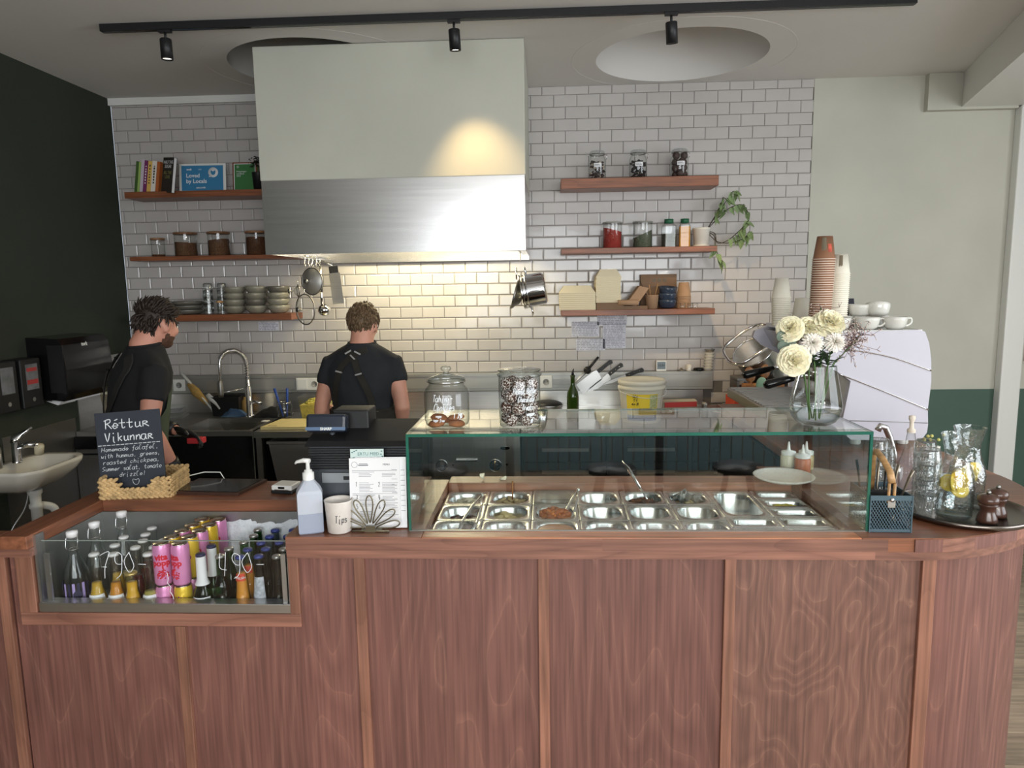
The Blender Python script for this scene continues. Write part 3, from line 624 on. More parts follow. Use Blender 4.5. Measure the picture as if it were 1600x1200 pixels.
# ================================================================== GLASS DISPLAY CASE AND FOOD PANS
cs = thing('display_case', 'frameless green-edged glass display case standing on the counter over the food pans', 'display case', (0, 0, 0))
CX0, CX1, CY0, CY1, CT = -.403, .897, 1.966, 2.36, 1.338
G().box(CX0 + .007, CX1 - .007, CY0, CY0 + .006, 1.052, CT - .009).build('front_pane', CASEGL, cs)
G().box(CX0 + .002, CX1 - .002, CY0 - .002, CY1, CT - .0065, CT - .0005).build('top_pane', CASEGL, cs)
G().box(CX0 + .001, CX0 + .0065, CY0 + .007, CY1 + .03, 1.052, CT - .009).build('side_pane', CASEGL, cs)
G().box(CX1 - .0065, CX1 - .001, CY0 + .007, CY1 + .03, 1.052, CT - .009).build('side_pane', CASEGL, cs)
g = G().box(CX0, CX1, CY0 - .0035, CY0 - .0015, CT - .009, CT)
g.box(CX0 - .001, CX0 + .0065, CY0 - .001, CY0 + .006, 1.052, CT - .009).box(CX1 - .0065, CX1 + .001, CY0 - .001, CY0 + .006, 1.052, CT - .009)
g.box(CX0 + .0005, CX0 + .002, CY0, CY1, CT - .007, CT).box(CX1 - .002, CX1 - .0005, CY0, CY1, CT - .007, CT).box(CX0, CX1, CY1, CY1 + .0012, CT - .0065, CT - .001)
g.build('polished_edges', GEDGE, cs)
G().box(CX0, CX1, CY0 - .001, CY0 + .007, 1.0505, 1.0525).build('seal', STEEL_D, cs)
# recess lining
rc = thing('pan_recess', 'dark wood lined recess in the counter that holds the steel food pans', 'recess', (0, 0, 0))
for b in ((-.372, -.3605, 1.985, 2.475), (.8605, .872, 1.985, 2.475), (-.3605, .8605, 2.4635, 2.475), (-.3605, .8605, 1.985, 1.9895)):
    G().box(b[0], b[1], b[2], b[3], .78, 1.0095).build('lining_board', DARKWOOD, rc)
G().box(-.3605, .8605, 1.9895, 2.4635, .78, .79).build('floor_plate', STEEL_D, rc)
def rrect(w, d, r, n=6):
    P = []
    for cx, cy, a0 in ((w / 2 - r, d / 2 - r, 0), (-w / 2 + r, d / 2 - r, 90), (-w / 2 + r, -d / 2 + r, 180), (w / 2 - r, -d / 2 + r, 270)):
        for k in range(n + 1): a = R(a0 + 90 * k / n); P.append((cx + r * math.cos(a), cy + r * math.sin(a)))
    return P
def pan_mesh(w, d, dep=.10):
    g = G(); i = .013; r = min(w, d) * .5 - i - .012
    o = rrect(w, d, .006); a = rrect(w - 2 * i, d - 2 * i, r); b = rrect(w - 2 * i - .006, d - 2 * i - .006, r); c = rrect(w - 2 * i - .022, d - 2 * i - .022, r - .004); e = rrect(w - 2 * i - .05, d - 2 * i - .05, max(r - .02, .006))
    L = lambda P, z: [(x, y, z) for x, y in P]
    g.rings([L(o, -.007), L(o, 0), L(rrect(w - .004, d - .004, .006), .001), L(a, .001), L(b, -.006), L(c, -dep + .014), L(e, -dep)], 0, True, False)
    g.f.append([len(g.v) - len(o) + k for k in range(len(o))]); g.m.append(0); g.s.append(False)
    return g
PZ = 1.021
PW = .1519; X_0 = -.3575
m6 = pan_mesh(PW - .002, .157).mesh('pan', PANSTEEL); m9 = pan_mesh(PW - .002, .0935).mesh('pan', PANSTEEL); m3 = pan_mesh(PW - .002, .284, .12).mesh('pan', PANSTEEL)
rown = ['back', 'middle', 'front']; coln = ['first', 'second', 'third', 'fourth', 'fifth', 'sixth']
what = [['with white shreds', 'of dark beetroot', 'nearly empty and shiny'], ['of beige dip with a spoon handle', 'of cream coloured chunks', 'of dark red beans'], ['under a clear lid', 'of orange roast pieces', 'of orange sauce'], ['empty, twin of the one before it', 'empty, in front of its twin', 'with brown sauce'], ['of brown chunks with a serving knife', 'with a few yellow bits', 'of clear liquid'], ['with crumpled paper', 'with brown crumbs', 'empty and shiny']]
YP = [2.385, 2.2265, 2.068]
def food(name, label, cat, loc, n, w, d, sz, mats, flat=.8, seed=1, hump=.0, fine=False):
    rr = random.Random(seed); g = G()
    g.lathe([(.001, 0), (min(w, d) * .47, 0.001), (min(w, d) * .4, .004 + hump * .4), (.0001, .006 + hump)], 14, cap=False)
    for k, p in enumerate(g.v): g.v[k] = (p[0] * w / min(w, d), p[1] * d / min(w, d), p[2])
    for k in range(n):
        a = rr.random() * 2 * PI; q = math.sqrt(rr.random()); x = q * math.cos(a) * w * .42; y = q * math.sin(a) * d * .42
        s = sz * rr.uniform(.6, 1.3); i0 = len(g.v)
        g.ell((0, 0, 0), (s, s * rr.uniform(.45, 1), s * rr.uniform(.35, .8) * flat), 7, 5, rr.randrange(len(mats)))
        g.T(TR(x, y, .006 + hump * (1 - q) + rr.uniform(0, sz * .6), rr.random() * 6, rr.uniform(-.5, .5), rr.uniform(-.5, .5)), i0)
    o = g.build(name, mats, None, loc); tag(o, label, cat); return stuff(o)
F_WH = col('shredded_white', 206, 200, 180, .7); F_BE = col('beetroot', 66, 18, 26, .3); F_DIP = col('beige_dip', 190, 168, 128, .6); F_CR = col('cream_chunk', 220, 200, 150, .6); F_BN = col('red_beans', 62, 26, 26, .3); F_OR = col('orange_roast', 196, 112, 44, .5); F_OR2 = col('orange_roast_dark', 150, 76, 30, .5)
F_SA = col('orange_sauce', 186, 120, 40, .3); F_BR = col('brown_sauce', 116, 72, 36, .35); F_BR2 = col('brown_chunk', 112, 68, 40, .5); F_BR3 = col('brown_chunk_dark', 78, 48, 30, .5); F_YE = col('lemon_yellow', 222, 200, 80, .4); F_CR2 = col('toast_crumb', 186, 150, 104, .7)
for c in range(6):
    for r in range(3):
        x = X_0 + PW * (c + .5); o = link('food_pan', m6, None, (x, YP[r], PZ)); tag(o, f'steel food pan {what[c][r]}, {rown[r]} row, {coln[c]} column', 'food pan', 'steel food pans in the counter')
XX = [X_0 + PW * (c + .5) for c in range(8)]
tag(link('food_pan', m3, None, (XX[6], 2.3225, PZ)), 'large deep steel food pan holding scattered toast crumbs', 'food pan', 'steel food pans in the counter')
for k, y in enumerate((2.132, 2.0375)): tag(link('food_pan', m9, None, (XX[6], y, PZ)), ['narrow steel pan with red crumbs, just in front of the large pan', 'narrow empty steel pan in front of the one with red crumbs'][k], 'food pan', 'steel food pans in the counter')
nm5 = ['narrow empty steel pan under the white plate', 'narrow steel pan with lemon pieces', 'narrow empty steel pan in front of the lemon pan', 'narrow dark empty steel pan, second from the front glass in the right column', 'narrow steel pan in the front right corner of the case']
for k in range(5): tag(link('food_pan', m9, None, (XX[7], 2.417 - k * .0945, PZ)), nm5[k], 'food pan', 'steel food pans in the counter')
fz = PZ - .034
food('shredded_cheese', 'white shreds in the first back pan', 'food', (XX[0], YP[0], fz), 90, .115, .11, .012, [F_WH], .4, 1, .02)
food('beetroot', 'dark chopped beetroot in the first column of pans', 'food', (XX[0], YP[1], fz - .005), 60, .115, .11, .012, [F_BE], .6, 2, .006)
food('beige_dip', 'beige dip in the back pan with a spoon handle', 'food', (XX[1], YP[0], fz), 26, .115, .11, .022, [F_DIP], .4, 3, .012)
food('cream_chunks', 'cream coloured chunks in the second column of pans', 'food', (XX[1], YP[1], fz - .002), 22, .115, .11, .016, [F_CR], .8, 4, .012)
food('red_beans', 'dark red beans in the front row of pans', 'food', (XX[1], YP[2], fz), 90, .115, .11, .008, [F_BN], .8, 5, .008)
food('roast_pieces', 'orange roast pieces heaped in a pan with tongs', 'food', (XX[2], YP[1], fz + .012), 60, .115, .11, .014, [F_OR, F_OR2], .9, 6, .028)
food('orange_sauce', 'smooth orange sauce in the front row of pans', 'food', (XX[2], YP[2], fz + .03), 0, .122, .118, .01, [F_SA], 1, 7)
food('brown_sauce', 'brown sauce in the front row of pans', 'food', (XX[3], YP[2], fz + .02), 0, .12, .115, .01, [F_BR], 1, 8)
food('brown_chunks', 'brown nut-like chunks in the back pan with the serving knife', 'food', (XX[4], YP[0], fz + .005), 60, .115, .11, .011, [F_BR2, F_BR3], .9, 9, .012)
food('yellow_bits', 'few yellow bits left in a middle pan', 'food', (XX[4], YP[1], fz - .02), 10, .08, .08, .010, [F_YE, F_CR], .8, 10)
food('grey_wraps', 'crumpled pale food in the sixth back pan', 'food', (XX[5], YP[0], fz), 30, .11, .10, .014, [F_CR2, F_CR], .7, 11, .01)
food('brown_crumbs', 'thin layer of brown crumbs in a middle pan', 'food', (XX[5], YP[1], fz - .012), 40, .11, .1, .006, [F_OR2, F_CR2], .7, 12)
food('toast_crumbs', 'toast crumbs scattered in the large deep pan', 'food', (XX[6], 2.30, fz - .03), 34, .10, .16, .012, [F_CR2, F_CR], .4, 13)
food('red_crumbs', 'red crumbs in the narrow pan before the large one', 'food', (XX[6], 2.132, fz - .02), 16, .10, .05, .006, [F_BE, col('red_crumb', 150, 40, 40, .5)], .7, 14)
food('lemon_pieces', 'lemon pieces in the narrow pan at the right', 'food', (XX[7], 2.3225, fz + .01), 14, .10, .05, .012, [F_YE], .7, 15, .004)
# clear lid on the third back pan
ld = thing('plastic_cover', 'translucent plastic cover on the third back pan', 'cover', (XX[2], YP[0], PZ + .0015))
LIDM = GLASS('cloudy_plastic', (.78, .78, .76, 1), 1.45, .25)
G().box(-.072, .072, -.075, .075, 0, .006, 0, .003).build('plate', LIDM, ld); G().box(-.05, .05, -.05, .05, .0061, .009, 0, .003).build('raised_panel', LIDM, ld)
# crumpled paper
g = G(); rr = random.Random(5); P = []
for i in range(9):
    for j in range(8): P.append((-.05 + i * .0125, -.03 + j * .009, rr.uniform(-.006, .034) * (1 - abs(i - 4) / 7)))
g.add(P, [(i * 8 + j, i * 8 + j + 1, i * 8 + j + 9, i * 8 + j + 8) for i in range(8) for j in range(7)])
tag(g.build('crumpled_foil', [col('grey_foil', 120, 122, 120, .35, metal=.5)], None, (XX[5], YP[0] + .01, PZ - .012)), 'crumpled grey foil tucked in the sixth back pan', 'foil')
def tongs(label, p0, p1, sp=.018):
    t = thing('serving_tongs', label, 'tongs', p0); d = Vector(p1) - Vector(p0); s = Vector((-d.y, d.x, 0)).normalized()
    for k in (-1, 1):
        pts = [s * 0 * k, d * .3 + s * (k * sp * .5), d * .75 + s * (k * sp * .8), d + s * (k * sp * .55)]
        G().tube(pts, [.003, .0048, .005, .007], 6, sx=1).build('arm', CHROME, t)
    G().ell((0, 0, 0), .006, 8, 6).build('hinge', CHROME, t)
tongs('steel tongs resting across the first column of pans', (XX[0] + .063, 2.27, PZ + .045), (XX[0] + .03, 2.03, PZ + .0), .03)
tongs('steel tongs stuck in the orange roast pieces', (XX[2] + .08, 2.33, PZ + .045), (XX[2] + .035, 2.2, PZ - .02))
sp_ = thing('serving_knife', 'wide-bladed serving knife leaning in the brown chunks', 'serving tool', (XX[4] - .06, 2.50, PZ + .10))
G().tube([(0, 0, 0), (.02, -.03, -.02), (.055, -.09, -.075)], [.004, .009, .007], 6, sx=.35).build('blade', CHROME, sp_); G().tube([(.055, -.09, -.075), (.078, -.125, -.11)], .004, 6).build('handle', CHROME, sp_)
sp_ = thing('dip_spoon', 'brown handled spoon standing in the beige dip', 'spoon', (XX[1] + .005, YP[0] + .03, fz + .012))
G().tube([(0, 0, 0), (0, -.01, .05), (.001, -.004, .075)], [.004, .005, .006], 8, sx=.6).build('handle', SPOON, sp_); G().ell((0, .002, 0), (.012, .008, .004), 8, 6).build('bowl', SPOON, sp_)
# worktop corner behind, with plate and squeeze bottles
bd_(.80, .99, 2.565, 2.70)
pl = thing('round_plate', 'white round plate lying on the board behind the pans at the right', 'plate', (.838, 2.50, 1.0505))
G().lathe([(.0001, .006), (.07, .006), (.098, .017), (.103, .020), (.105, .018), (.098, .011), (.065, .0), (.0001, 0)], 40, cap=False).build('plate_body', MAT('speckled_white_china', rgb(226, 222, 214), .3, noise=.08, nscale=140), pl)
for k, (x, y, c_, lb) in enumerate([(.905, 2.655, (220, 214, 190), 'squat squeeze bottle of white sauce with tall nozzle'), (.94, 2.605, (190, 120, 90), 'squat squeeze bottle of reddish sauce'), (.972, 2.66, (206, 180, 130), 'squat squeeze bottle of beige sauce nearest the right glass')]):
    s = thing('squeeze_bottle', lb, 'squeeze bottle', (x, y, 1.0505), 0, 'squeeze bottles behind the plate'); m_ = col('sauce_%d' % k, *c_, .35)
    G().lathe([(.0001, 0), (.027, 0), (.028, .004), (.028, .05), (.024, .058), (.0001, .058)], 20, cap=False).build('body', m_, s)
    G().lathe([(.0265, .056), (.0265, .068), (.008, .072), (.006, .078), (.0028, .105), (.0001, .105)], 16, cap=False).build('nozzle_cap', WHITE, s)
for k, x in enumerate((-.235, -.175)):
    g = G(); pts = [(0, 0, 0), (.01, .002, .012), (.006, .004, .024)]
    g.tube(pts, [.003, .012, .004], 8, sx=.12); tag(g.build('onion_petal', [col('onion_white', 232, 224, 200, .5)], None, (x, 2.51, 1.054), (.4, .9 * (1 if k else -1), .3)), ['white onion petal on the oak ledge above the first pans, left one', 'white onion petal on the oak ledge above the first pans, right one'][k], 'onion petal')

# ================================================================== ON TOP OF THE CASE
TZ = CT
j1 = thing('cookie_jar', 'clear glass cookie jar with knobbed lid and white handwriting on the display case', 'jar', (-.300, 2.085, TZ))
G().lathe([(.0001, .004), (.05, .004), (.0001, .0041)], 8, cap=False)
G().lathe([(.0001, 0), (.052, 0), (.062, .006), (.067, .02), (.067, .098), (.063, .112), (.053, .124), (.052, .132), (.055, .135)], 40, cap=False).build('glass_body', CLEAR, j1)
lid = G().lathe([(.050, .130), (.058, .134), (.059, .139), (.052, .146), (.030, .154), (.009, .158), (.0075, .163), (.015, .169), (.016, .175), (.011, .180), (.0001, .181)], 36, cap=False).build('lid', GLASS('jar_lid_glass', (.9, .92, .91, 1), 1.8, .03, edge=(.35, .4, .38, 1)), j1)
G().torus((0, 0, .1355), .0575, .0016, 40, 6).build('rim_ring', CHROME, lid)
hand('Tahini-', .020, .0012, CHALK, j1, TR(-.004, 0, .082), wrap=.0676); hand('Cookies', .021, .0012, CHALK, j1, TR(0, 0, .056), wrap=.0676)
hand('vegan\nsugar free', .0085, .0009, CHALK, j1, TR(0, 0, .036) @ Matrix.Rotation(-.25, 4, 'Z'), wrap=.0676); hand('1 390', .014, .0012, CHALK, j1, TR(0, 0, .032) @ Matrix.Rotation(.62, 4, 'Z'), wrap=.0676)
CK = col('baked_cookie', 150, 96, 60, .8, noise=.25, nscale=60, bump=.5, bscale=90)
for k, (x, y, z, ax, ay) in enumerate([(-.030, -.018, .010, .06, -.08), (.030, -.018, .010, .05, .08), (.0, .034, .010, -.08, 0), (-.024, -.006, .0255, .1, .12), (.027, .0, .0255, -.1, -.12)]):
    o = G().lathe([(.0001, -.007), (.022, -.006), (.026, 0), (.02, .007), (.0001, .009)], 18, cap=False).build('cookie', CK, None, (-.300 + x, 2.085 + y, TZ + z), (ax, ay, 0)); tag(o, 'round brown cookie at the bottom of the knobbed glass jar', 'cookie', 'cookies in the glass jar')
j2 = thing('treat_jar', 'straight glass jar full of coconut balls with white handwriting on the display case', 'jar', (-.082, 2.085, TZ))
G().lathe([(.0001, 0), (.058, 0), (.062, .004), (.062, .146), (.060, .15)], 40, cap=False).build('glass_body', CLEAR, j2)
G().lathe([(.059, .147), (.066, .15), (.067, .156), (.062, .160), (.058, .162), (.064, .165), (.065, .168), (.050, .171), (.0001, .171)], 40, cap=False).build('lid', GLASS('jar_lid_glass2', (.88, .9, .89, 1), 1.8, .03, edge=(.35, .4, .38, 1)), j2)
hand('Peanut Butter\n Chocolate\n  Treats', .0165, .0012, CHALK, j2, TR(0, 0, .103) @ Matrix.Rotation(.32, 4, 'Z'), wrap=.0627, width=.42)
hand('vegan\n  gf', .012, .0012, CHALK, j2, TR(0, 0, .038) @ Matrix.Rotation(.55, 4, 'Z'), wrap=.0627)
COCO = MAT('coconut_dusted', rgb(120, 98, 84), .9, bump=.6, bscale=150, bdist=.003)
_n = COCO.node_tree.nodes; _l = COCO.node_tree.links; _v = _n.new('ShaderNodeTexVoronoi'); _v.inputs['Scale'].default_value = 210; _c = coords(_n, _l, (1, 1, 1), True); _l.new(_c.outputs[0], _v.inputs[0]); _rp = ramp(_n, [(.36, rgb(216, 212, 208)), (.52, rgb(74, 48, 36))]); _l.new(_v.outputs['Distance'], _rp.inputs[0]); _l.new(_rp.outputs[0], _n['Principled BSDF'].inputs['Base Color'])
bm_ = G().ell((0, 0, 0), .0205, 16, 10).mesh('ball', COCO); n_ = 0
for lay in range(4):
    for k in range(5):
        a = 2 * PI * (k + .5 * (lay % 2)) / 5 + .3; o = link('coconut_ball', bm_, None, (-.082 + .0385 * math.cos(a), 2.085 + .0385 * math.sin(a), TZ + .0225 + lay * .0345), (a, lay, 0)); tag(o, 'coconut-dusted chocolate ball in the straight glass jar', 'chocolate ball', 'coconut balls in the jar')

# ---- vase of flowers
VX, VY = .783, 2.085
vs = thing('flower_vase', 'clear glass vase half filled with water on the display case', 'vase', (VX, VY, TZ))
G().lathe([(.0001, 0), (.042, 0), (.056, .008), (.068, .025), (.0725, .042), (.072, .06), (.065, .10), (.0565, .14), (.0525, .171)], 44, cap=False).build('glass_body', CLEAR, vs)
wtr = G().lathe([(.0001, .005), (.040, .005), (.055, .013), (.0655, .027), (.070, .042), (.0698, .047), (.0001, .047)], 40, cap=False).build('water', WATER, None, (VX, VY, TZ)); tag(wtr, 'water standing in the bottom of the flower vase', 'water')
PETC = MAT('cream_petal', rgb(246, 239, 208), .6, noise=.06, nscale=40, sss=.2); PETW = MAT('white_petal', rgb(244, 238, 228), .6, sss=.2); STEM = col('stem_green', 74, 104, 54, .5); LEAF = col('dark_leaf', 46, 70, 42, .5, noise=.2, nscale=20); EUC = col('eucalyptus_leaf', 108, 124, 110, .6)
def blossom(rad, kind, seed):
    rr = random.Random(seed); g = G()
    if kind == 'c':
        for lay in range(6):
            el = R(78 - lay * 19); n = 7 + lay * 2; ln = rad * (.62 + .07 * lay)
            for k in range(n):
                a = 2 * PI * k / n + rr.uniform(-.3, .3) + lay; e = el + rr.uniform(-.15, .15); wd = rad * .36
                D = Vector((math.cos(a) * math.cos(e), math.sin(a) * math.cos(e), math.sin(e))); S = Vector((-math.sin(a), math.cos(a), 0)); U = S.cross(D)
                v = [D * .02 * rad]
                for q, t in ((.55, .6), (1, 1)):
                    for s in (-2, -1, 0, 1, 2): v.append(D * (ln * q - (abs(s) * .05 * rad if q == 1 else 0)) + S * (s * .5 * wd * t) + U * (rr.uniform(-.12, .12) * rad * q))
                g.add(v, [(0, i, i + 1) for i in range(1, 5)] + [(i, i + 5, i + 6, i + 1) for i in range(1, 5)], 0, True)
    else:
        for lay in range(7):
            el = R(82 - lay * 20); n = 12 + lay * 2; ln = rad * (.55 + .075 * lay)
            for k in range(n):
                a = 2 * PI * (k + .5 * (lay % 2)) / n + rr.uniform(-.1, .1); e = el + rr.uniform(-.1, .1); wd = rad * .10
                D = Vector((math.cos(a) * math.cos(e), math.sin(a) * math.cos(e), math.sin(e))); S = Vector((-math.sin(a), math.cos(a), 0)); U = S.cross(D)
                g.add([D * .02 * rad, D * ln * .7 + S * wd - U * rad * .02, D * ln + U * rad * .04, D * ln * .7 - S * wd - U * rad * .02], [(0, 1, 2, 3)], 0, True)
    return g
def flower(kind, pos, rad, face, label, seed):
    base = Vector((VX + random.uniform(-.02, .02), VY + random.uniform(-.02, .02), TZ + .012))
    f = thing('cut_flower', label, 'flower', base, 0, 'flowers in the vase'); p = Vector(pos) - base; face = Vector(face).normalized()
    Mx = Matrix.Translation(p) @ Vector((0, 0, 1)).rotation_difference(face).to_matrix().to_4x4()
    mid = Vector((p.x * .45, p.y * .45, .15)); tl = p - face * rad * .4
    b = blossom(rad, kind, seed).T(Mx).build('blossom', PETC if kind == 'c' else PETW, f)
    G().ell((0, 0, -rad * .25), (rad * .3, rad * .3, rad * .4), 10, 6).T(Mx).build('calyx', STEM, f)
    G().tube([(0, 0, 0), mid * .5, mid, mid.lerp(tl, .6) + Vector((0, 0, .005)), tl], .0022, 6).build('stem', STEM, f)
    rad *= 1.0
    for k in range(15):
        t = .35 + .045 * k; q = mid.lerp(tl, max(0, t - .3)); a = random.random() * 6.3; d = Vector((math.cos(a), math.sin(a), random.uniform(-.1, .7))) * random.uniform(.03, .055); s = d.cross(Vector((0, 0, 1))).normalized() * random.uniform(.006, .011)
        G().add([q, q + d * .5 + s, q + d, q + d * .5 - s, q + d * .5 + Vector((0, 0, .003))], [(0, 1, 4), (1, 2, 4), (2, 3, 4), (3, 0, 4)], 0, True).build('leaf', LEAF, f)
flower('c', (.694, 2.065, 1.618), .043, (-.5, -.8, .5), 'cream carnation at the upper left of the vase', 1)
flower('c', (.757, 2.10, 1.619), .041, (-.1, -.7, .8), 'cream carnation in the middle of the bouquet, behind the white mums', 2)
flower('c', (.812, 2.09, 1.630), .052, (.1, -.7, .8), 'large cream carnation at the top of the bouquet', 3)
flower('m', (.751, 2.04, 1.577), .038, (-.15, -1, .35), 'white chrysanthemum low in the bouquet, left one', 4)
flower('m', (.818, 2.05, 1.579), .036, (.25, -1, .35), 'white chrysanthemum low in the bouquet, right one', 5)
flower('c', (.696, 2.025, 1.53), .050, (-.25, -1, .1), 'large cream carnation leaning over the left rim of the vase', 6)
TWIG = col('dry_twig', 120, 96, 92, .8)
def sprig(label, tip, n, spread, seed):
    rr = random.Random(seed); base = Vector((VX + .01, VY, TZ + .015)); s = thing('dry_sprig', label, 'sprig', base, 0, 'dry sprigs in the vase'); p = Vector(tip) - base
    mid = Vector((p.x * .35, p.y * .3, .16)); G().tube([(0, 0, 0), mid, mid.lerp(p, .55), p], .0014, 5).build('stem', STEM, s)
    g = G(); b = G()
    for k in range(n):
        q = mid.lerp(p, rr.uniform(.45, 1.0)); e = q + Vector((rr.gauss(0, 1), rr.gauss(0, 1), rr.gauss(.3, 1))) * spread
        m = q.lerp(e, .5) + Vector((rr.gauss(0, .004), rr.gauss(0, .004), rr.gauss(0, .004))); g.tube([q, m, e], .0006, 4)
        for z in range(3): f = e + Vector((rr.gauss(0, .006), rr.gauss(0, .006), rr.gauss(0, .006))); g.tube([e, f], .0005, 4); b.ell(f, .0017, 6, 4)
    g.build('twigs', TWIG, s); b.build('buds', col('pale_bud', 206, 186, 176, .8), s)
sprig('wiry dry sprig fanning out to the right of the bouquet', (.895, 2.07, 1.60), 60, .022, 1)
sprig('wiry dry sprig beside the white chrysanthemum', (.875, 2.045, 1.585), 45, .020, 2)
sprig('wiry dry sprig rising above the carnations', (.800, 2.12, 1.675), 26, .016, 3)
s = thing('eucalyptus_sprig', 'grey-green eucalyptus sprig on the left of the bouquet', 'sprig', (VX - .015, VY, TZ + .015))
tip = Vector((-.085, -.02, .225)); G().tube([(0, 0, 0), (-.02, 0, .13), tip], .0018, 6).build('stem', STEM, s)
for k, (dx, dz) in enumerate([(-.008, -.01), (.014, .0), (-.012, .018), (.02, .024), (.03, -.02)]):
    G().lathe([(.0001, 0), (.015, .001), (.016, 0), (.0001, -.0006)], 14, cap=False).T(TR(tip.x + dx, tip.y - .004, tip.z + dz, rx=R(80 + k * 9), ry=.3 * (k - 2))).build('leaf', EUC, s)

# ================================================================== COUNTER TOP, LEFT TO RIGHT
C0 = 1.0505
# ---- woven tray
WOV = MAT('water_hyacinth', rgb(196, 164, 116), .8, noise=.3, nscale=45, bump=.4, bscale=150)
bk = thing('woven_tray', 'woven water hyacinth tray with a notched front on the worktop', 'basket', (-1.42, 2.372, C0), R(8))
def braid(p0, p1, z, name='braid'):
    g = G(); p0 = Vector(p0); p1 = Vector(p1); d = p1 - p0; n = max(3, int(d.length / .018)); s = d.normalized()
    for k in range(n):
        for q in (0, 1):
            c = p0 + d * ((k + .5 + q * .5) / (n + .5)) + Vector((0, 0, z + (.0045 if q else -.0045))); i0 = len(g.v)
            g.ell((0, 0, 0), (.0135, .0068, .0062), 8, 6); a = math.atan2(s.y, s.x); g.T(TR(c.x, c.y, c.z, a) @ Matrix.Rotation(-.5 if q else .5, 4, 'Y'), i0)
    return g
w2, d2 = .118, .085
for side, (a, b, rows) in {'front': ((-w2, -d2, 0), (w2, -d2, 0), 2), 'right': ((w2, -d2, 0), (w2, d2, 0), 4), 'left': ((-w2, -d2, 0), (-w2, d2, 0), 4), 'back': ((-w2, d2, 0), (w2, d2, 0), 4)}.items():
    g = G()
    for r in range(rows): t = braid(a, b, .010 + r * .0175); g.add(t.v, t.f, 0, True)
    if side == 'front':
        for r in (2, 3):
            for x0, x1 in ((-w2, -.042 - (r - 2) * .012), (.042 + (r - 2) * .012, w2)): t = braid((x0, -d2, 0), (x1, -d2, 0), .010 + r * .0175); g.add(t.v, t.f, 0, True)
    stuff(g.build('woven_side', WOV, bk))
G().box(-w2, w2, -d2, d2, .0, .006).build('woven_base', WOV, bk)
# ---- chalkboard
cb = thing('chalkboard', 'small black chalkboard with white handwriting leaning in the woven tray', 'chalkboard', (-1.435, 2.325, C0 + .009), R(4))
Mb = TR(0, 0, 0, 0, R(-6), R(-3.5))
BW, BH = .225, .285
G().box(-BW / 2, BW / 2, 0, .006, 0, BH, 0, .001).T(Mb).build('slate', SLATE, cb)
def cb_t(s, h, r, x, z, **k): hand(s, h, r, CHALK, cb, Mb @ TR(x, -.0008, z), **k)
cb_t('Réttuʀ', .032, .0018, -.005, .228, width=.98, slant=.05, jit=.05); cb_t('Vikunnaʀ', .030, .0018, -.0, .184, width=.84, slant=.05, jit=.05)
g = G()
for k in range(14): g.box(-BW / 2 + .004 + k * .0155, -BW / 2 + .016 + k * .0155, -.001, 0, .1705, .1725)
g.T(Mb).build('ruled_line', CHALK, cb)
for k, s_ in enumerate(['Homemade falafel,', 'with hummus, greens,', 'roasted chickpea,', 'Summer salat, tomato', 'drizzle!']):
    cb_t(s_, .0145, .0007, .0, .150 - k * .0225, width=.98 if len(s_) < 19 else .86, slant=.22, jit=.08)
g = G(); g.tube([(math.copysign(1, math.sin(t)) * .011 * abs(math.sin(t)) ** 1.5 + .01, -.0008, .040 + .010 * (math.cos(t) - .35 * math.cos(2 * t) - .2 * math.cos(3 * t))) for t in [2 * PI * k / 28 for k in range(28)]], .0007, 4, 0, False, True); g.T(Mb).build('drawn_heart', CHALK, cb)
# ---- tablet and white cable
tb = thing('tablet', 'tablet in a dark brown leather cover lying on the worktop', 'tablet', (-1.18, 2.425, C0), R(-1))
LEATH = col('brown_leather', 62, 40, 32, .45, noise=.1, nscale=30, bump=.1, bscale=200)
G().prism([(-.135, -.088), (.118, -.105), (.145, .075), (-.12, .085)], 0, .009).build('cover', LEATH, tb); G().prism([(-.122, -.078), (.108, -.094), (.132, .066), (-.108, .076)], .009, .0105).build('screen', GBLACK, tb)
g = G().tube([(-1.315, 2.37, C0 + .003), (-1.33, 2.41, C0 + .004), (-1.32, 2.46, C0 + .03), (-1.27, 2.50, C0 + .036), (-1.22, 2.52, C0 + .03), (-1.19, 2.545, C0 - .05)], .0018, 6); tag(g.build('charging_cable', WHITE), 'white charging cable looping over the tablet corner', 'cable')
# ---- card reader
cr = thing('card_reader', 'small white card reader on its stand beside the tablet', 'card reader', (-.915, 2.37, C0), R(-8))
G().box(-.04, .04, -.035, .035, 0, .012, 0, .003).build('base', BLACK, cr); g = G().box(-.038, .038, -.034, .036, .012, .030, 0, .004); g.build('body', WHITE, cr)
G().box(-.012, .012, -.0348, -.0335, .0185, .0255).build('screen', GBLACK, cr); G().box(-.026, .026, -.0345, -.0335, .013, .0165).build('slot', STEEL_H, cr)
G().tube([(.036, .02, .012), (.05, .03, .004), (.07, .05, .003)], .002, 6).build('lead', BLACK, cr)
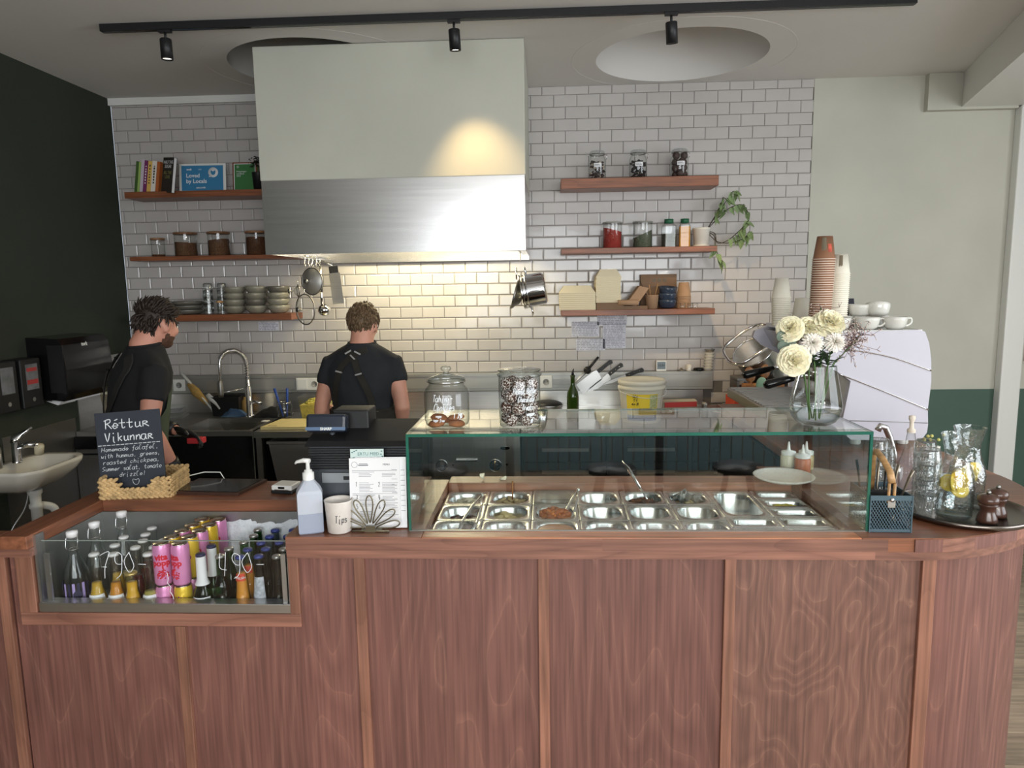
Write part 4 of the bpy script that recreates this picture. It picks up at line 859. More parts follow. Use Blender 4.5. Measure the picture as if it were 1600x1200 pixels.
# ---- hand sanitiser
hs = thing('pump_bottle', 'translucent sanitiser bottle with a white pump standing by the cooler corner', 'bottle', (-.694, 1.972, C0), R(20))
TRANSL = MAT('translucent_plastic', rgb(182, 187, 198), .35, sss=.3); LIQ = MAT('blue_grey_liquid', rgb(150, 158, 176), .3)
def sq(r, k=.8): return [(r * math.cos(2 * PI * i / 24) / max(abs(math.cos(2 * PI * i / 24)), abs(math.sin(2 * PI * i / 24))) ** k, r * math.sin(2 * PI * i / 24) / max(abs(math.cos(2 * PI * i / 24)), abs(math.sin(2 * PI * i / 24))) ** k) for i in range(24)]
LV = lambda P, z: [(x, y, z) for x, y in P]
G().rings([LV(sq(.034), 0), LV(sq(.037), .004), LV(sq(.037), .060)], 0, False).build('filled_part', LIQ, hs)
G().rings([LV(sq(.037), .0602), LV(sq(.037), .118), LV(sq(.034), .126), LV(sq(.016, .2), .153), LV(sq(.014, 0), .156)], 0, False).build('body', TRANSL, hs)
pu = G().lathe([(.0165, .154), (.0165, .174), (.012, .176), (.011, .182), (.006, .183), (.005, .205), (.0001, .206)], 18, cap=False).build('pump', WHITE, hs)
G().tube([(.006, 0, .208), (-.012, .003, .209), (-.034, .006, .204), (-.039, .007, .198)], [.007, .007, .0045, .003], 8).T(Matrix.Rotation(R(-20), 4, 'Z')).build('nozzle', WHITE, pu)
# ---- tips cup
tc = thing('tips_cup', 'off-white ceramic cup marked Tips on the counter edge', 'cup', (-.607, 1.965, C0))
CER = MAT('speckled_offwhite_ceramic', rgb(216, 209, 202), .4, noise=.05, nscale=60)
G().lathe([(.0001, 0), (.029, 0), (.034, .003), (.040, .092), (.0415, .096), (.039, .096), (.036, .088), (.030, .008), (.0001, .008)], 36, cap=False).build('cup_body', CER, tc)
hand('Tips', .021, .0009, INK, tc, TR(0, 0, .036) @ Matrix.Rotation(.42, 4, 'Z'), wrap=.0385, slant=.1)
# ---- menu holder with menus
BRS = col('antique_brass', 120, 112, 92, .35, metal=.8)
mh = thing('menu_holder', 'brass fan-shaped menu holder on the counter edge', 'menu holder', (-.515, 1.958, C0))
for k in range(7):
    a = R(-78 + k * 26); ln = .082 - .004 * abs(k - 3); P = []
    for t in range(20):
        th = 2 * PI * t / 20; u = .5 - .5 * math.cos(th); wv = .0125 * math.sin(th) * (.25 + .9 * u); uu = .018 + ln * u
        P.append((uu * math.sin(a) + wv * math.cos(a), 0, .004 + uu * math.cos(a) * .98 + .006 - wv * math.sin(a)))
    G().tube(P, .0021, 6, 0, False, True).build('petal_wire', BRS, mh)
G().prism([(-.016, 0), (.016, 0), (.014, .018), (-.014, .018)], -.003, .003, 'y').build('centre_plate', BRS, mh)
G().tube([(-.055, .0, .003), (-.02, 0, .003), (.02, 0, .003), (.055, 0, .003)], .003, 6).build('foot_bar', BRS, mh); G().box(-.03, .03, .0, .075, 0, .003).build('foot_bar', BRS, mh)
def sheet(name, label, x, y, w_, h_, tilt, rz, mat=PAPER, th=.0012, rows=True, c0=0):
    m = thing(name, label, 'menu' if rows else 'card', (x, y, C0 + c0), rz); Mx = Matrix.Rotation(R(tilt), 4, 'X')
    G().box(-w_ / 2, w_ / 2, 0, th, 0, h_).T(Mx).build('sheet', mat, m); return m, Mx
mn, Mx = sheet('menu_card', 'white printed menu in front of the cash register, foremost', -.505, 1.982, .148, .206, -4, R(1), c0=.004)
GREYI = col('grey_print', 120, 122, 128, .8)
G().box(-.047, -.018, -.0005, 0, .184, .187).box(-.045, -.02, -.0005, 0, .189, .1905).T(Mx).build('menu_logo', GREYI, mn)
G().torus((-.058, -.0006, .187), .0085, .0004, 18, 4, 'y').T(Mx).build('menu_logo', GREYI, mn)
text('MENU', .0075, INK, mn, Mx @ TR(.035, -.0004, .185), ext=.0001)
g = G(); rr = random.Random(3)
for r, z in enumerate((.163, .135, .118, .095, .075, .05)):
    if r in (0, 3): g.box(-.066, .066, -.0005, 0, z + .006, z + .0068); g.box(-.066, -.0, -.0005, 0, z + .0015, z + .0024)
    for cx in (-.046, .022):
        for q in range(3 + r % 2): g.box(cx, cx + rr.uniform(.028, .046), -.0005, 0, z - .002 - q * .0044, z - .001 - q * .0044)
    g.box(.05, .066, -.0005, 0, z + .009, z + .0099)
g.T(Mx).build('menu_text', GREYI, mn)
for k, s_ in enumerate('123456'): hand(s_, .013, .0006, INK, mn, Mx @ TR(-.053 if k % 2 == 0 else .013, -.0006, .123 - (k // 2) * .028 - (.01 if k > 1 else 0)), 'menu_number', slant=0)
mn2, Mx = sheet('menu_card', 'second white menu peeking out at the right behind the foremost', -.487, 1.986, .148, .209, -4, R(1), c0=.003)
g = G()
for k in range(9): g.box(.058, .07, -.0004, 0, .05 + k * .015, .0512 + k * .015)
g.T(Mx).build('menu_text', GREYI, mn2)
ac, Mx = sheet('allergy_card', 'pale green allergy notice card standing behind the menus', -.528, 1.992, .098, .232, -4, R(2), col('pale_mint_card', 200, 216, 212, .7), rows=False, c0=.003)
TEAL = col('teal_print', 70, 120, 124, .7)
text('ERTU MEÐ', .0135, TEAL, ac, Mx @ TR(.004, -.0004, .213), ext=.0001); text('FÆÐUOFNÆMI', .0135, TEAL, ac, Mx @ TR(.004, -.0004, .199), ext=.0001)
g = G()
for x, z in ((-.043, .222), (-.037, .225), (-.031, .228), (.043, .225), (.041, .216), (.045, .21)): g.ell((x, -.0003, z), (.003, .0005, .0016), 8, 4)
g.T(Mx).build('printed_leaves', TEAL, ac)
# ---- cash register
cg = thing('cash_register', 'grey cash register seen from behind with a small customer display on a post', 'cash register', (-.575, 2.16, C0))
G().box(-.145, .165, -.105, .12, 0, .075, 0, .004).build('drawer', BLACK, cg)
g = G().prism([(-.12, .075), (.13, .075), (.13, .255), (.05, .275), (-.1, .238)], -.14, .16, 'x'); g.build('body', GREYP, cg)
for k in range(9): G().box(-.138, .158, -.1225 + .0, -.117, .165 + k * .0075, .1685 + k * .0075).build('vent_rib', BLACK, cg)
G().prism([(-.125, .235), (-.1, .247), (.06, .285), (.14, .268), (.14, .255), (.05, .275)], -.148, .168, 'x').build('top_cover', BLACK, cg)
G().box(-.10, .0, -.124, -.119, .125, .155).build('socket_plate', col('light_grey_metal', 150, 154, 158, .4, metal=.5), cg)
G().box(-.035, -.012, -.1255, -.1235, .134, .145).build('port', BLACK, cg)
G().box(-.095, .02, -.01, .09, .26, .325, 0, .006).build('printer_housing', BLACK, cg)
ds = G().box(-.062, .062, -.022, .018, -.028, .028, 0, .009).T(TR(-.098, -.05, .292, 0, R(-12))).build('customer_display', col('dark_blue_plastic', 34, 40, 52, .25), cg)
G().box(-.061, .061, -.0232, -.021, -.022, -.012).T(TR(-.098, -.05, .292, 0, R(-12))).build('display_stripe', col('steel_blue', 88, 110, 140, .3), ds)
text('SHARP', .012, WHITE, ds, TR(-.098, -.05, .292, 0, R(-12)) @ TR(.002, -.0236, -.0215), ext=.0002, bold=.0004)
G().tube([(-.085, -.05, .235), (-.085, -.05, .27)], .008, 8).build('display_post', GREYP, cg)
# ---- cutlery caddy
kd = thing('cutlery_caddy', 'blue-grey wire mesh cutlery caddy with a bentwood handle at the case corner', 'caddy', (.957, 2.03, C0), R(-2))
BLU = col('blue_grey_metal', 78, 98, 108, .4, metal=.3); kw, kl, kh = .056, .072, .106
g = G()
for z0, z1 in ((0, .010), (kh - .014, kh)): g.box(-kw, kw, -kl, -kl + .0025, z0, z1).box(-kw, kw, kl - .0025, kl, z0, z1).box(-kw, -kw + .0025, -kl, kl, z0, z1).box(kw - .0025, kw, -kl, kl, z0, z1)
for x in (-kw, kw):
    for y in (-kl, kl): g.box(x - .0015, x + .0015, y - .0015, y + .0015, 0, kh)
g.box(-kw, kw, -kl, kl, 0, .002); g.build('frame', BLU, kd)
def mesh_side(w_, h0, h1, put):
    g = G(); n = 14; h = h1 - h0
    for sgn in (1, -1):
        k = -int(h / (2 * w_ / n)) - 1
        while k < n + int(h / (2 * w_ / n)) + 1:
            xa = -w_ + 2 * w_ * k / n; ya = h0; xb = xa + sgn * h * .62; yb = h1; k += 1
            # clip
            def cl(xa, ya, xb, yb):
                for lim in (-w_, w_):
                    s = 1 if lim > 0 else -1
                    if s * xa > w_ and s * xb > w_: return None
                    if s * xa > w_: t = (lim - xa) / (xb - xa); xa, ya = lim, ya + (yb - ya) * t
                    if s * xb > w_: t = (lim - xa) / (xb - xa); xb, yb = lim, ya + (yb - ya) * t
                return xa, ya, xb, yb
            q = cl(xa, ya, xb, yb)
            if q: g.tube([put(q[0], q[1]), put(q[2], q[3])], .0013, 3, 0, False)
    return g
for put in (lambda x, z: (x, -kl + .001, z), lambda x, z: (x, kl - .001, z)): stuff(mesh_side(kw, .010, kh - .014, put).build('wire_mesh', BLU, kd))
for put in (lambda x, z: (-kw + .001, x, z), lambda x, z: (kw - .001, x, z)): stuff(mesh_side(kl, .010, kh - .014, put).build('wire_mesh', BLU, kd))
G().box(-kw + .003, kw - .003, -.002, .002, .002, kh - .004).box(-.002, .002, -kl + .003, -.002, .002, kh - .02).build('divider', BLACK, kd)
P = [(0, -kl + .004, kh - .02), (0, -kl + .004, kh + .035), (0, -kl + .02, kh + .062), (0, 0, kh + .088), (0, kl - .03, kh + .10), (0, kl - .006, kh + .085), (0, kl - .004, kh - .02)]
hb = G()
for s in (-.0075, .0075): hb.tube([(x + s, y, z) for x, y, z in P[:2]], .0045, 6, sx=1)
hb.tube(P[1:], .0075, 8, sx=1.4); hb.build('bentwood_handle', BEECH, kd)
G().lathe([(.006, 0), (.006, .003), (.0001, .004)], 14, cap=False).T(TR(0, -kl - .001, kh - .012, 0, R(90))).build('rivet', CHROME, kd); G().box(-.010, .010, -kl - .001, -kl, kh - .034, kh - .016).build('handle_plate', STEEL_H, kd)
STW = col('pewter', 150, 140, 126, .3, metal=.9)
for k, (x, y, dx, dy, m_, lb) in enumerate([(.03, -.02, .03, -.02, STW, 'pewter knife leaning out of the caddy to the right'), (.02, .03, .016, .03, BLACK, 'black cutlery handle at the back of the caddy, right one'), (-.03, .04, -.005, .05, BLACK, 'black cutlery handle at the back of the caddy, left one'), (0.01, .045, .012, .035, STW, 'pewter fork handle at the back of the caddy'), (.035, .02, .02, .01, STW, 'dark pewter spoon handle in the middle of the caddy')]):
    c = thing('cutlery', lb, 'cutlery', (.957 + x, 2.03 + y, C0 + .012), 0, 'cutlery in the caddy')
    G().tube([(0, 0, 0), (dx * .5, dy * .4, .08), (dx, dy * .7, .135), (dx * 1.25, dy * .9, .158)], [.003, .004, .0065, .007], 6, sx=.5).build('handle', m_, c); G().ell((0, 0, .01), (.008, .003, .012), 8, 6).build('head', STW, c)
g = G()
# ---- tray, glasses, carafes, mills
tr = thing('round_tray', 'round steel tray holding glasses and water carafes on the rounded counter end', 'tray', (1.247, 2.14, C0))
G().lathe([(.0001, 0), (.16, 0), (.176, .006), (.182, .018), (.185, .018), (.180, .003), (.165, -.0), (.0001, .0)], 56, cap=False).lathe([(.0001, .0025), (.162, .0025), (.175, .008), (.182, .0185)], 56, cap=False).build('tray_body', col('tray_steel', 120, 112, 106, .25, metal=1), tr)
tz = C0 + .0035
gm = G().lathe([(.0001, .006), (.022, .006), (.0265, 0), (.0275, .006), (.030, .03), (.032, .07)], 32, cap=False).mesh('tumbler', FLUTED)
rib = G()
for k in range(24):
    a = 2 * PI * k / 24; rib.tube([(.0272 * math.cos(a), .0272 * math.sin(a), .004), (.0302 * math.cos(a), .0302 * math.sin(a), .03), (.0315 * math.cos(a), .0315 * math.sin(a), .055)], .0012, 4)
ribm = rib.mesh('rib', FLUTED)
gst = [(1.042, 2.235, 4, 'stack of ribbed glasses behind the caddy'), (1.117, 2.085, 4, 'stack of ribbed glasses nearest the counter edge'), (1.165, 2.20, 4, 'stack of ribbed glasses behind the front carafe'), (1.105, 2.33, 3, 'stack of ribbed glasses farthest from the counter edge')]
pos_ = ['bottom', 'second', 'third', 'top']
for x, y, n, lb in gst:
    for k in range(n):
        t = thing('ribbed_tumbler', f'clear ribbed tumbler, {"top" if k == n - 1 else pos_[k]} of the {lb}', 'glass', (x, y, (C0 if (x, y) in ((1.042, 2.235), (1.105, 2.33)) else tz) + .072 + k * .045), 0, 'ribbed glasses by the tray'); t.rotation_euler = (PI, 0, 0)
        link('glass_body', gm, t); link('ribs', ribm, t)
CARP = [(.0001, .004), (.045, .004), (.050, .012), (.0505, .10), (.046, .13), (.036, .16), (.031, .18), (.033, .205), (.040, .235), (.0445, .25)]
def carafe(x, y, label, k):
    c = thing('water_carafe', label, 'carafe', (x, y, tz), 0, 'carafes on the tray')
    G().lathe(CARP, 40, cap=False).build('glass_body', WAVYGL, c)
    w_ = G().lathe([(.0001, .006), (.044, .006), (.0485, .014), (.049, .10), (.046, .122), (.0001, .122)], 32, cap=False).build('water', WATER, None, (x, y, tz)); tag(w_, ['water filling the front carafe up to the lemon slices', 'water filling the rear carafe on the tray'][k], 'water')
    for q in range(5):
        a = q * 1.3 + k; s = G().lathe([(.0001, -.002), (.024, -.002), (.027, 0), (.024, .002), (.0001, .002)], 20, cap=False).build('lemon_slice', col('lemon_slice', 226, 196, 70, .4, sss=.2), None, (x + .014 * math.cos(a), y + .014 * math.sin(a), tz + .085 + q * .008), (1.1 + .2 * q, .4 * math.sin(a), a)); tag(s, ['lemon slice floating in the front carafe', 'lemon slice floating in the rear carafe'][k], 'lemon slice', ['lemon slices in the front carafe', 'lemon slices in the rear carafe'][k])
carafe(1.195, 2.085, 'rippled glass water carafe with lemon, front one on the tray', 0); carafe(1.285, 2.185, 'rippled glass water carafe with lemon, rear one on the tray', 1)
MILL = col('dark_walnut', 72, 46, 36, .3, noise=.2, nscale=12, coat=.3)
for k, (x, y) in enumerate([(1.262, 2.035), (1.322, 2.09)]):
    m = thing('pepper_mill', ['small dark walnut pepper mill on the front edge of the tray', 'small dark walnut pepper mill behind the other one'][k], 'pepper mill', (x, y, tz + .0015), 0, 'walnut mills on the tray')
    G().lathe([(.0001, 0), (.027, 0), (.0275, .006), (.026, .014), (.020, .03), (.0195, .04), (.025, .05), (.026, .054), (.0001, .054)], 28, cap=False).build('body', MILL, m)
    G().lathe([(.0001, .0545), (.024, .0545), (.0285, .062), (.027, .074), (.018, .08), (.008, .083), (.0001, .083)], 28, cap=False).build('head', MILL, m)
    G().lathe([(.0001, .083), (.005, .083), (.0065, .088), (.004, .093), (.0001, .094)], 14, cap=False).build('knob', STEEL_D, m)
# tap on the return counter and small bud vase behind the tray
tp = thing('bar_tap', 'steel bar tap on the return counter beside the coffee machine', 'tap', (1.285, 2.62, C0))
G().lathe([(.018, 0), (.018, .012), (.011, .016), (.0001, .017)], 18, cap=False).build('base', STEEL_H, tp); G().tube([(0, 0, .01), (-.012, 0, .07), (-.03, 0, .13), (-.048, -.005, .165), (-.068, -.008, .172), (-.078, -.01, .155)], .0115, 12).build('spout', STEEL_H, tp); G().tube([(-.0, 0, .055), (-.05, -.03, .075), (-.085, -.045, .082)], [.005, .004, .0035], 8).build('lever', CHROME, tp)
bv = thing('bud_vase', 'tiny white bud vase with yellow sprigs behind the carafes', 'vase', (1.30, 2.40, C0)); G().lathe([(.0001, 0), (.025, 0), (.03, .03), (.026, .08), (.014, .12), (.017, .145), (.0001, .145)], 20, cap=False).build('vase_body', PORC, bv)
bs = thing('yellow_sprig', 'sprig of small yellow flowers in the bud vase', 'sprig', (1.30, 2.40, C0 + .1)); g = G(); b = G(); rr = random.Random(8)
for k in range(7): e = Vector((rr.uniform(-.04, .02), rr.uniform(-.02, .02), rr.uniform(.06, .10))); g.tube([(0, 0, 0), e * .6, e], .001, 4); b.ell(e, .0055, 8, 5)
g.build('stems', STEM, bs); b.build('buds', col('yellow_bud', 214, 206, 120, .6), bs)
t = thing('bottle_stopper', 'pale wooden stopper standing up behind the carafes', 'stopper', (1.20, 2.36, C0)); G().lathe([(.0001, 0), (.03, 0), (.032, .1), (.018, .15), (.012, .2), (.0001, .2)], 20, cap=False).build('flask', CLEAR, t); G().lathe([(.013, .2), (.013, .21), (.007, .215), (.006, .235), (.010, .245), (.010, .255), (.0001, .258)], 16, cap=False).build('cork', col('pale_cork', 220, 206, 190, .7), t)
# ================================================================== BACK KITCHEN RUN
BZ = .90; BY = 4.17
sk = thing('sink_unit', 'deep black-fronted steel sink unit under the spring tap', 'sink unit', (0, 0, 0))
g = G(); sx0, sx1 = -2.58, -1.79
for b in ((sx0, -2.28, 4.16, 4.83), (-1.83, sx1, 4.16, 4.83), (-2.28, -1.83, 4.16, 4.20), (-2.28, -1.83, 4.60, 4.83)): g.box(b[0], b[1], b[2], b[3], BZ - .03, BZ)
g.build('steel_top', STEEL_D, sk)
g = G()
for b in ((-2.28, -2.276, 4.2, 4.6), (-1.834, -1.83, 4.2, 4.6), (-2.28, -1.83, 4.2, 4.204), (-2.28, -1.83, 4.596, 4.6)): g.box(b[0], b[1], b[2], b[3], .62, BZ - .001)
g.box(-2.28, -1.83, 4.2, 4.6, .615, .62); g.build('basin', STEEL_H, sk)
G().box(sx0, sx1, 4.165, 4.18, .50, BZ - .03).build('front_panel', GBLACK, sk); G().box(sx1 - .006, sx1, 4.158, 4.8, .50, BZ).build('end_edge', STEEL_H, sk)
for x in (sx0 + .03, sx1 - .05): G().box(x, x + .03, 4.2, 4.23, 0, .60).build('leg', BLACK, sk)
G().box(sx0 + .1, sx1 - .1, 4.3, 4.7, .30, .32).build('lower_shelf', STEEL_D, sk)
# spring tap
tp = thing('spring_tap', 'tall chrome spring-hose kitchen tap behind the sink', 'tap', (-2.02, 4.66, BZ))
G().lathe([(.028, 0), (.028, .01), (.019, .014), (.019, .20), (.015, .205), (.013, .28), (.0001, .28)], 18, cap=False).build('column', CHROME, tp)
arcp = [(0, 0, .26), (0, -.002, .36), (-.012, -.02, .42), (-.05, -.06, .455), (-.09, -.10, .448), (-.115, -.125, .415), (-.122, -.135, .36), (-.125, -.138, .26)]
from mathutils.geometry import interpolate_bezier
def smooth(P, k=6):
    P = [Vector(p) for p in P]; o = []
    for i in range(len(P) - 1):
        p0, p1, p2, p3 = P[max(i - 1, 0)], P[i], P[i + 1], P[min(i + 2, len(P) - 1)]
        for q in range(k): t = q / k; o.append(.5 * (2 * p1 + (p2 - p0) * t + (2 * p0 - 5 * p1 + 4 * p2 - p3) * t * t + (3 * p1 - p0 - 3 * p2 + p3) * t ** 3))
    return o + [P[-1]]
hs_ = smooth(arcp, 8); G().tube(hs_, .0085, 8).build('hose', CHROME, tp)
g = G(); n_s = len(hs_); turns = 34; C = []
for i in range(turns * 8):
    t = i / (turns * 8) * .74 * (n_s - 1); a = int(t); p = hs_[a].lerp(hs_[min(a + 1, n_s - 1)], t - a); d = (hs_[min(a + 1, n_s - 1)] - hs_[a]).normalized(); s = d.cross(Vector((1, -.8, 0)).normalized()).normalized(); q = s.cross(d); th = i * 2 * PI / 8
    C.append(p + s * .0155 * math.cos(th) + q * .0155 * math.sin(th))
g.tube(C, .0026, 5); g.build('spring', CHROME, tp)
G().lathe([(.011, 0), (.018, -.02), (.019, -.09), (.016, -.11), (.0001, -.11)], 16, cap=False).T(TR(-.125, -.138, .265)).build('spray_head', STEEL_D, tp)
G().tube([(0, 0, .20), (-.06, -.07, .19), (-.12, -.13, .185)], .004, 6).build('holder_arm', CHROME, tp)
G().tube([(0, 0, .10), (.05, -.02, .105), (.10, -.03, .095)], [.012, .012, .009], 8).build('lever', CHROME, tp)
# steel worktop with open shelf
wk = thing('steel_prep_table', 'steel prep table with an open shelf in front of the cook', 'prep table', (0, 0, 0))
G().box(-1.785, -.72, 4.15, 4.83, BZ - .04, BZ - .002).build('top', STEEL_H, wk); G().box(-1.785, -.72, 4.16, 4.8, .44, .48).build('shelf', STEEL_H, wk)
for x in (-1.78, -.76):
    for y in (4.17, 4.77): G().box(x, x + .035, y, y + .035, 0, BZ - .04).build('leg', STEEL_D, wk)
gb = thing('storage_tub', 'large grey plastic tub on the shelf under the prep table', 'tub', (-1.42, 4.42, .48)); L4 = lambda w_, d_, z: [(-w_, -d_, z), (w_, -d_, z), (w_, d_, z), (-w_, d_, z)]
TUBM = col('grey_tub', 112, 110, 106, .5); G().rings([L4(.25, .2, 0), L4(.29, .23, .33), L4(.30, .24, .335), L4(.30, .24, .35), L4(.28, .22, .35), L4(.24, .19, .01)], 0, False).build('tub_body', TUBM, gb)
# range with knobs
rg = thing('cooking_range', 'stainless cooking range with two round control knobs seen through the display glass', 'cooker', (0, 0, 0))
G().box(-.715, -.165, 4.16, 4.83, 0, BZ - .002, 0, .004).build('body', STEEL_H, rg); G().box(-.715, -.165, 4.15, 4.16, .62, .86).build('control_panel', STEEL_H, rg); G().box(-.70, -.18, 4.2, 4.8, BZ - .001, BZ + .006).build('hob_plate', STEEL_D, rg)
for x in (-.64, -.315): G().lathe([(.040, 0), (.040, .004), (.026, .006), (.024, .03), (.0001, .03)], 24, cap=False).T(TR(x, 4.15, .685, 0, R(90))).build('knob', GBLACK, rg); G().torus((x, 4.146, .685), .036, .004, 24, 6, 'y').build('knob_ring', CHROME, rg); G().lathe([(.007, 0), (.007, .003), (.0001, .003)], 10, cap=False).T(TR(x + .07, 4.15, .69, 0, R(90))).build('indicator', BLACK, rg)
G().box(-.55, -.42, 4.125, 4.15, .715, .722).build('oven_handle', CHROME, rg)
G().prism([(-.255 + .03 * math.cos(2 * PI * q / 20), .79 + .011 * math.sin(2 * PI * q / 20)) for q in range(20)], 4.147, 4.15, 'y').build('maker_badge', GBLACK, rg)
# black cabinets with steel handles and worktop to the right
XE = 1.90
wk2 = thing('back_worktop', 'steel worktop along the tiled wall right of the cooker', 'worktop', (0, 0, 0)); G().box(-.16, XE, 4.15, 4.83, BZ - .04, BZ, 0, .003).build('slab', STEEL_H, wk2); G().box(-.16, XE, 4.80, 4.83, BZ, BZ + .03).build('upstand', STEEL_H, wk2)
for k in range(4):
    x0 = -.155 + k * .51; c = thing('base_cabinet', ['black base cabinet nearest the cooker', 'black base cabinet second from the cooker', 'black base cabinet third from the cooker', 'black base cabinet farthest right behind the bar return'][k], 'cabinet', (x0, 4.17, 0), 0, 'black base cabinets along the wall')
    G().box(0, .505, .02, .63, .08, BZ - .042).build('body', BLACK, c); d_ = G().box(.003, .502, 0, .019, .70, .85).build('drawer', BLACK, c); G().box(.12, .40, -.018, -.006, .765, .785).build('handle', STEEL_H, d_)
    d_ = G().box(.003, .502, 0, .019, .09, .695).build('door', BLACK, c); G().box(.12, .40, -.018, -.006, .63, .65).build('handle', STEEL_H, d_)
# lower splash and service strip on the wall
sp_ = thing('wall_splashback', 'dull steel splashback panel on the wall behind sink and cooker', 'splashback', (0, 0, 0))
for x0, x1 in ((-2.925, -1.9), (-1.9, -.85), (-.85, .15), (.15, 1.06)): G().box(x0 + .001, x1 - .001, 4.835, WY + .003, .88, 1.033).build('panel', STEEL_H, sp_)
st = thing('service_duct', 'grey metal service duct with sockets running along the tiled wall', 'cable duct', (0, 0, 0))
DUCT = col('grey_duct_metal', 168, 168, 164, .35, metal=.55)
G().box(-2.925, 1.125, 4.832, WY - .004, 1.036, 1.160, 0, .003).build('duct_body', DUCT, st); G().box(-2.925, 1.12, 4.829, 4.8325, 1.138, 1.140).build('cover_line', STEEL_D, st); G().box(-2.925, 1.12, 4.829, 4.8325, 1.055, 1.057).build('cover_line', STEEL_D, st)
def socket(x, label, n=1, sw=False):
    s = thing('wall_socket', label, 'wall socket', (x, 4.829, 1.097)); G().box(-.043 * n, .043 * n, -.008, 0, -.042, .042, 0, .003).build('plate', WHITE, s)
    for k in range(n):
        cx = -.043 * n + .043 + k * .086
        if sw and k == 0: G().box(cx - .034, cx + .034, -.011, -.008, -.034, .034, 0, .002).build('switch', WHITE, s); continue
        G().lathe([(.021, 0), (.021, .002), (.018, .002), (.018, .0005), (.0001, .0005)], 22, cap=False).T(TR(cx, -.008, 0, 0, R(90))).build('socket_well', col('socket_grey', 150, 150, 148, .5), s)
        for q in (-.009, .009): G().lathe([(.003, 0), (.0001, 0)], 8, cap=False).T(TR(cx + q, -.0108, 0, 0, R(90))).build('hole', BLACK, s)
socket(-2.583, 'white wall socket left of the spring tap'); socket(-1.66, 'white switch and socket plate left of the cook', 2, True); socket(-.007, 'white wall socket beside the knife rack')
G().box(.04, .50, 4.822, 4.8315, 1.075, 1.115).build('knife_magnet', STEEL_D, st)
# ---- things on the sink / prep table
def simple(name, label, cat, loc, g, m, rot=(0, 0, 0), grp=None): return tag(g.build(name, m, None, loc, rot), label, cat, grp)
cbd = thing('cutting_board', 'yellowed cutting board with a grip slot on the prep table', 'cutting board', (-1.60, 4.36, BZ)); CBM = col('cutting_board_plastic', 206, 190, 136, .6, noise=.06, nscale=20)
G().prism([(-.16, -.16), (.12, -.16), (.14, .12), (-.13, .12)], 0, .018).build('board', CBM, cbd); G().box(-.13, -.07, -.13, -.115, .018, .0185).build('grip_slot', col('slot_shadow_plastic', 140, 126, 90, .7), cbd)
tub = thing('food_tub', 'square clear tub full of chopped yellow-green salad', 'tub', (-1.53, 4.58, BZ)); TUBG = GLASS('tub_plastic', (.93, .93, .88, 1), 1.4, .1)
G().rings([L4(.075, .075, 0), L4(.09, .09, .15), L4(.093, .093, .152), L4(.093, .093, .158)], 0, False, False).build('tub_body', TUBG, tub)
food('chopped_salad', 'chopped yellow-green salad filling the clear square tub', 'food', (-1.53, 4.58, BZ + .10), 120, .16, .16, .012, [col('salad_yellow', 206, 190, 96, .6), col('salad_green', 168, 168, 80, .6)], .7, 20, .03); simple('salad_block', 'packed layer of salad low in the clear square tub', 'food', (-1.53, 4.58, BZ + .002), G().rings([L4(.072, .072, 0), L4(.083, .083, .10)], 0, False), col('salad_mass', 190, 176, 92, .7, noise=.25, nscale=60, bump=.5, bscale=80))['kind'] = 'stuff'
bj = thing('swing_jar', 'clear jar with wire clip holding two blue-handled brushes', 'jar', (-1.755, 4.6, BZ)); G().lathe([(.0001, 0), (.045, 0), (.052, .01), (.052, .08), (.042, .10), (.042, .115)], 26, cap=False).build('glass_body', CLEAR, bj); G().torus((0, 0, .105), .044, .002, 24, 6).build('wire_clip', CHROME, bj)
BLUH = col('blue_handle', 40, 74, 150, .4)
for k, (dx, dz) in enumerate(((-.05, .19), (.012, .19))): simple('blue_brush', ['blue-handled brush leaning left in the clear jar', 'blue-handled brush upright in the clear jar'][k], 'brush', (-1.755 + k * .025 - .01, 4.6, BZ + .01), G().tube([(0, 0, 0), (dx * .5, 0, dz * .5), (dx, 0, dz)], [.006, .008, .0095], 8), BLUH, grp='blue brushes in the jar')
wc = thing('wire_basket', 'clear plastic strainer box hanging on the sink edge', 'box', (-1.90, 4.30, BZ - .02), R(-6)); G().rings([L4(.105, .055, 0), L4(.125, .07, .055), L4(.13, .075, .058), L4(.13, .075, .062)], 0, False, False).build('box_body', GLASS('milky_plastic', (.72, .72, .70, 1), 1.4, .2), wc); G().box(.12, .16, -.02, .02, .056, .062, 0, .002).build('handle', WHITE, wc)
def cloth(name, label, loc, w_, d_, h_, m, seed):
    rr = random.Random(seed); g = G(); n = 12; P = []
    for i in range(n + 1):
        for j in range(n + 1):
            u, v = i / n - .5, j / n - .5; e = max(0, 1 - (u * u + v * v) * 4); P.append((u * w_ * (1 + rr.uniform(-.1, .1)), v * d_ * (1 + rr.uniform(-.1, .1)), e * h_ * (.5 + .5 * rr.random()) + .001))
    g.add(P, [(i * (n + 1) + j, i * (n + 1) + j + 1, (i + 1) * (n + 1) + j + 1, (i + 1) * (n + 1) + j) for i in range(n) for j in range(n)], 0, True)
    o = simple(name, label, 'cloth', loc, g, m); md = o.modifiers.new('sub', 'SUBSURF'); md.levels = md.render_levels = 1; return o
cloth('blue_cloth', 'crumpled blue cloth behind the sink basin', (-2.14, 4.70, BZ), .17, .12, .07, col('blue_fabric', 70, 96, 128, .9), 1); cloth('black_cloth', 'crumpled black cloth beside the spring tap', (-1.87, 4.68, BZ), .24, .16, .09, col('black_fabric', 26, 26, 28, .9), 2)
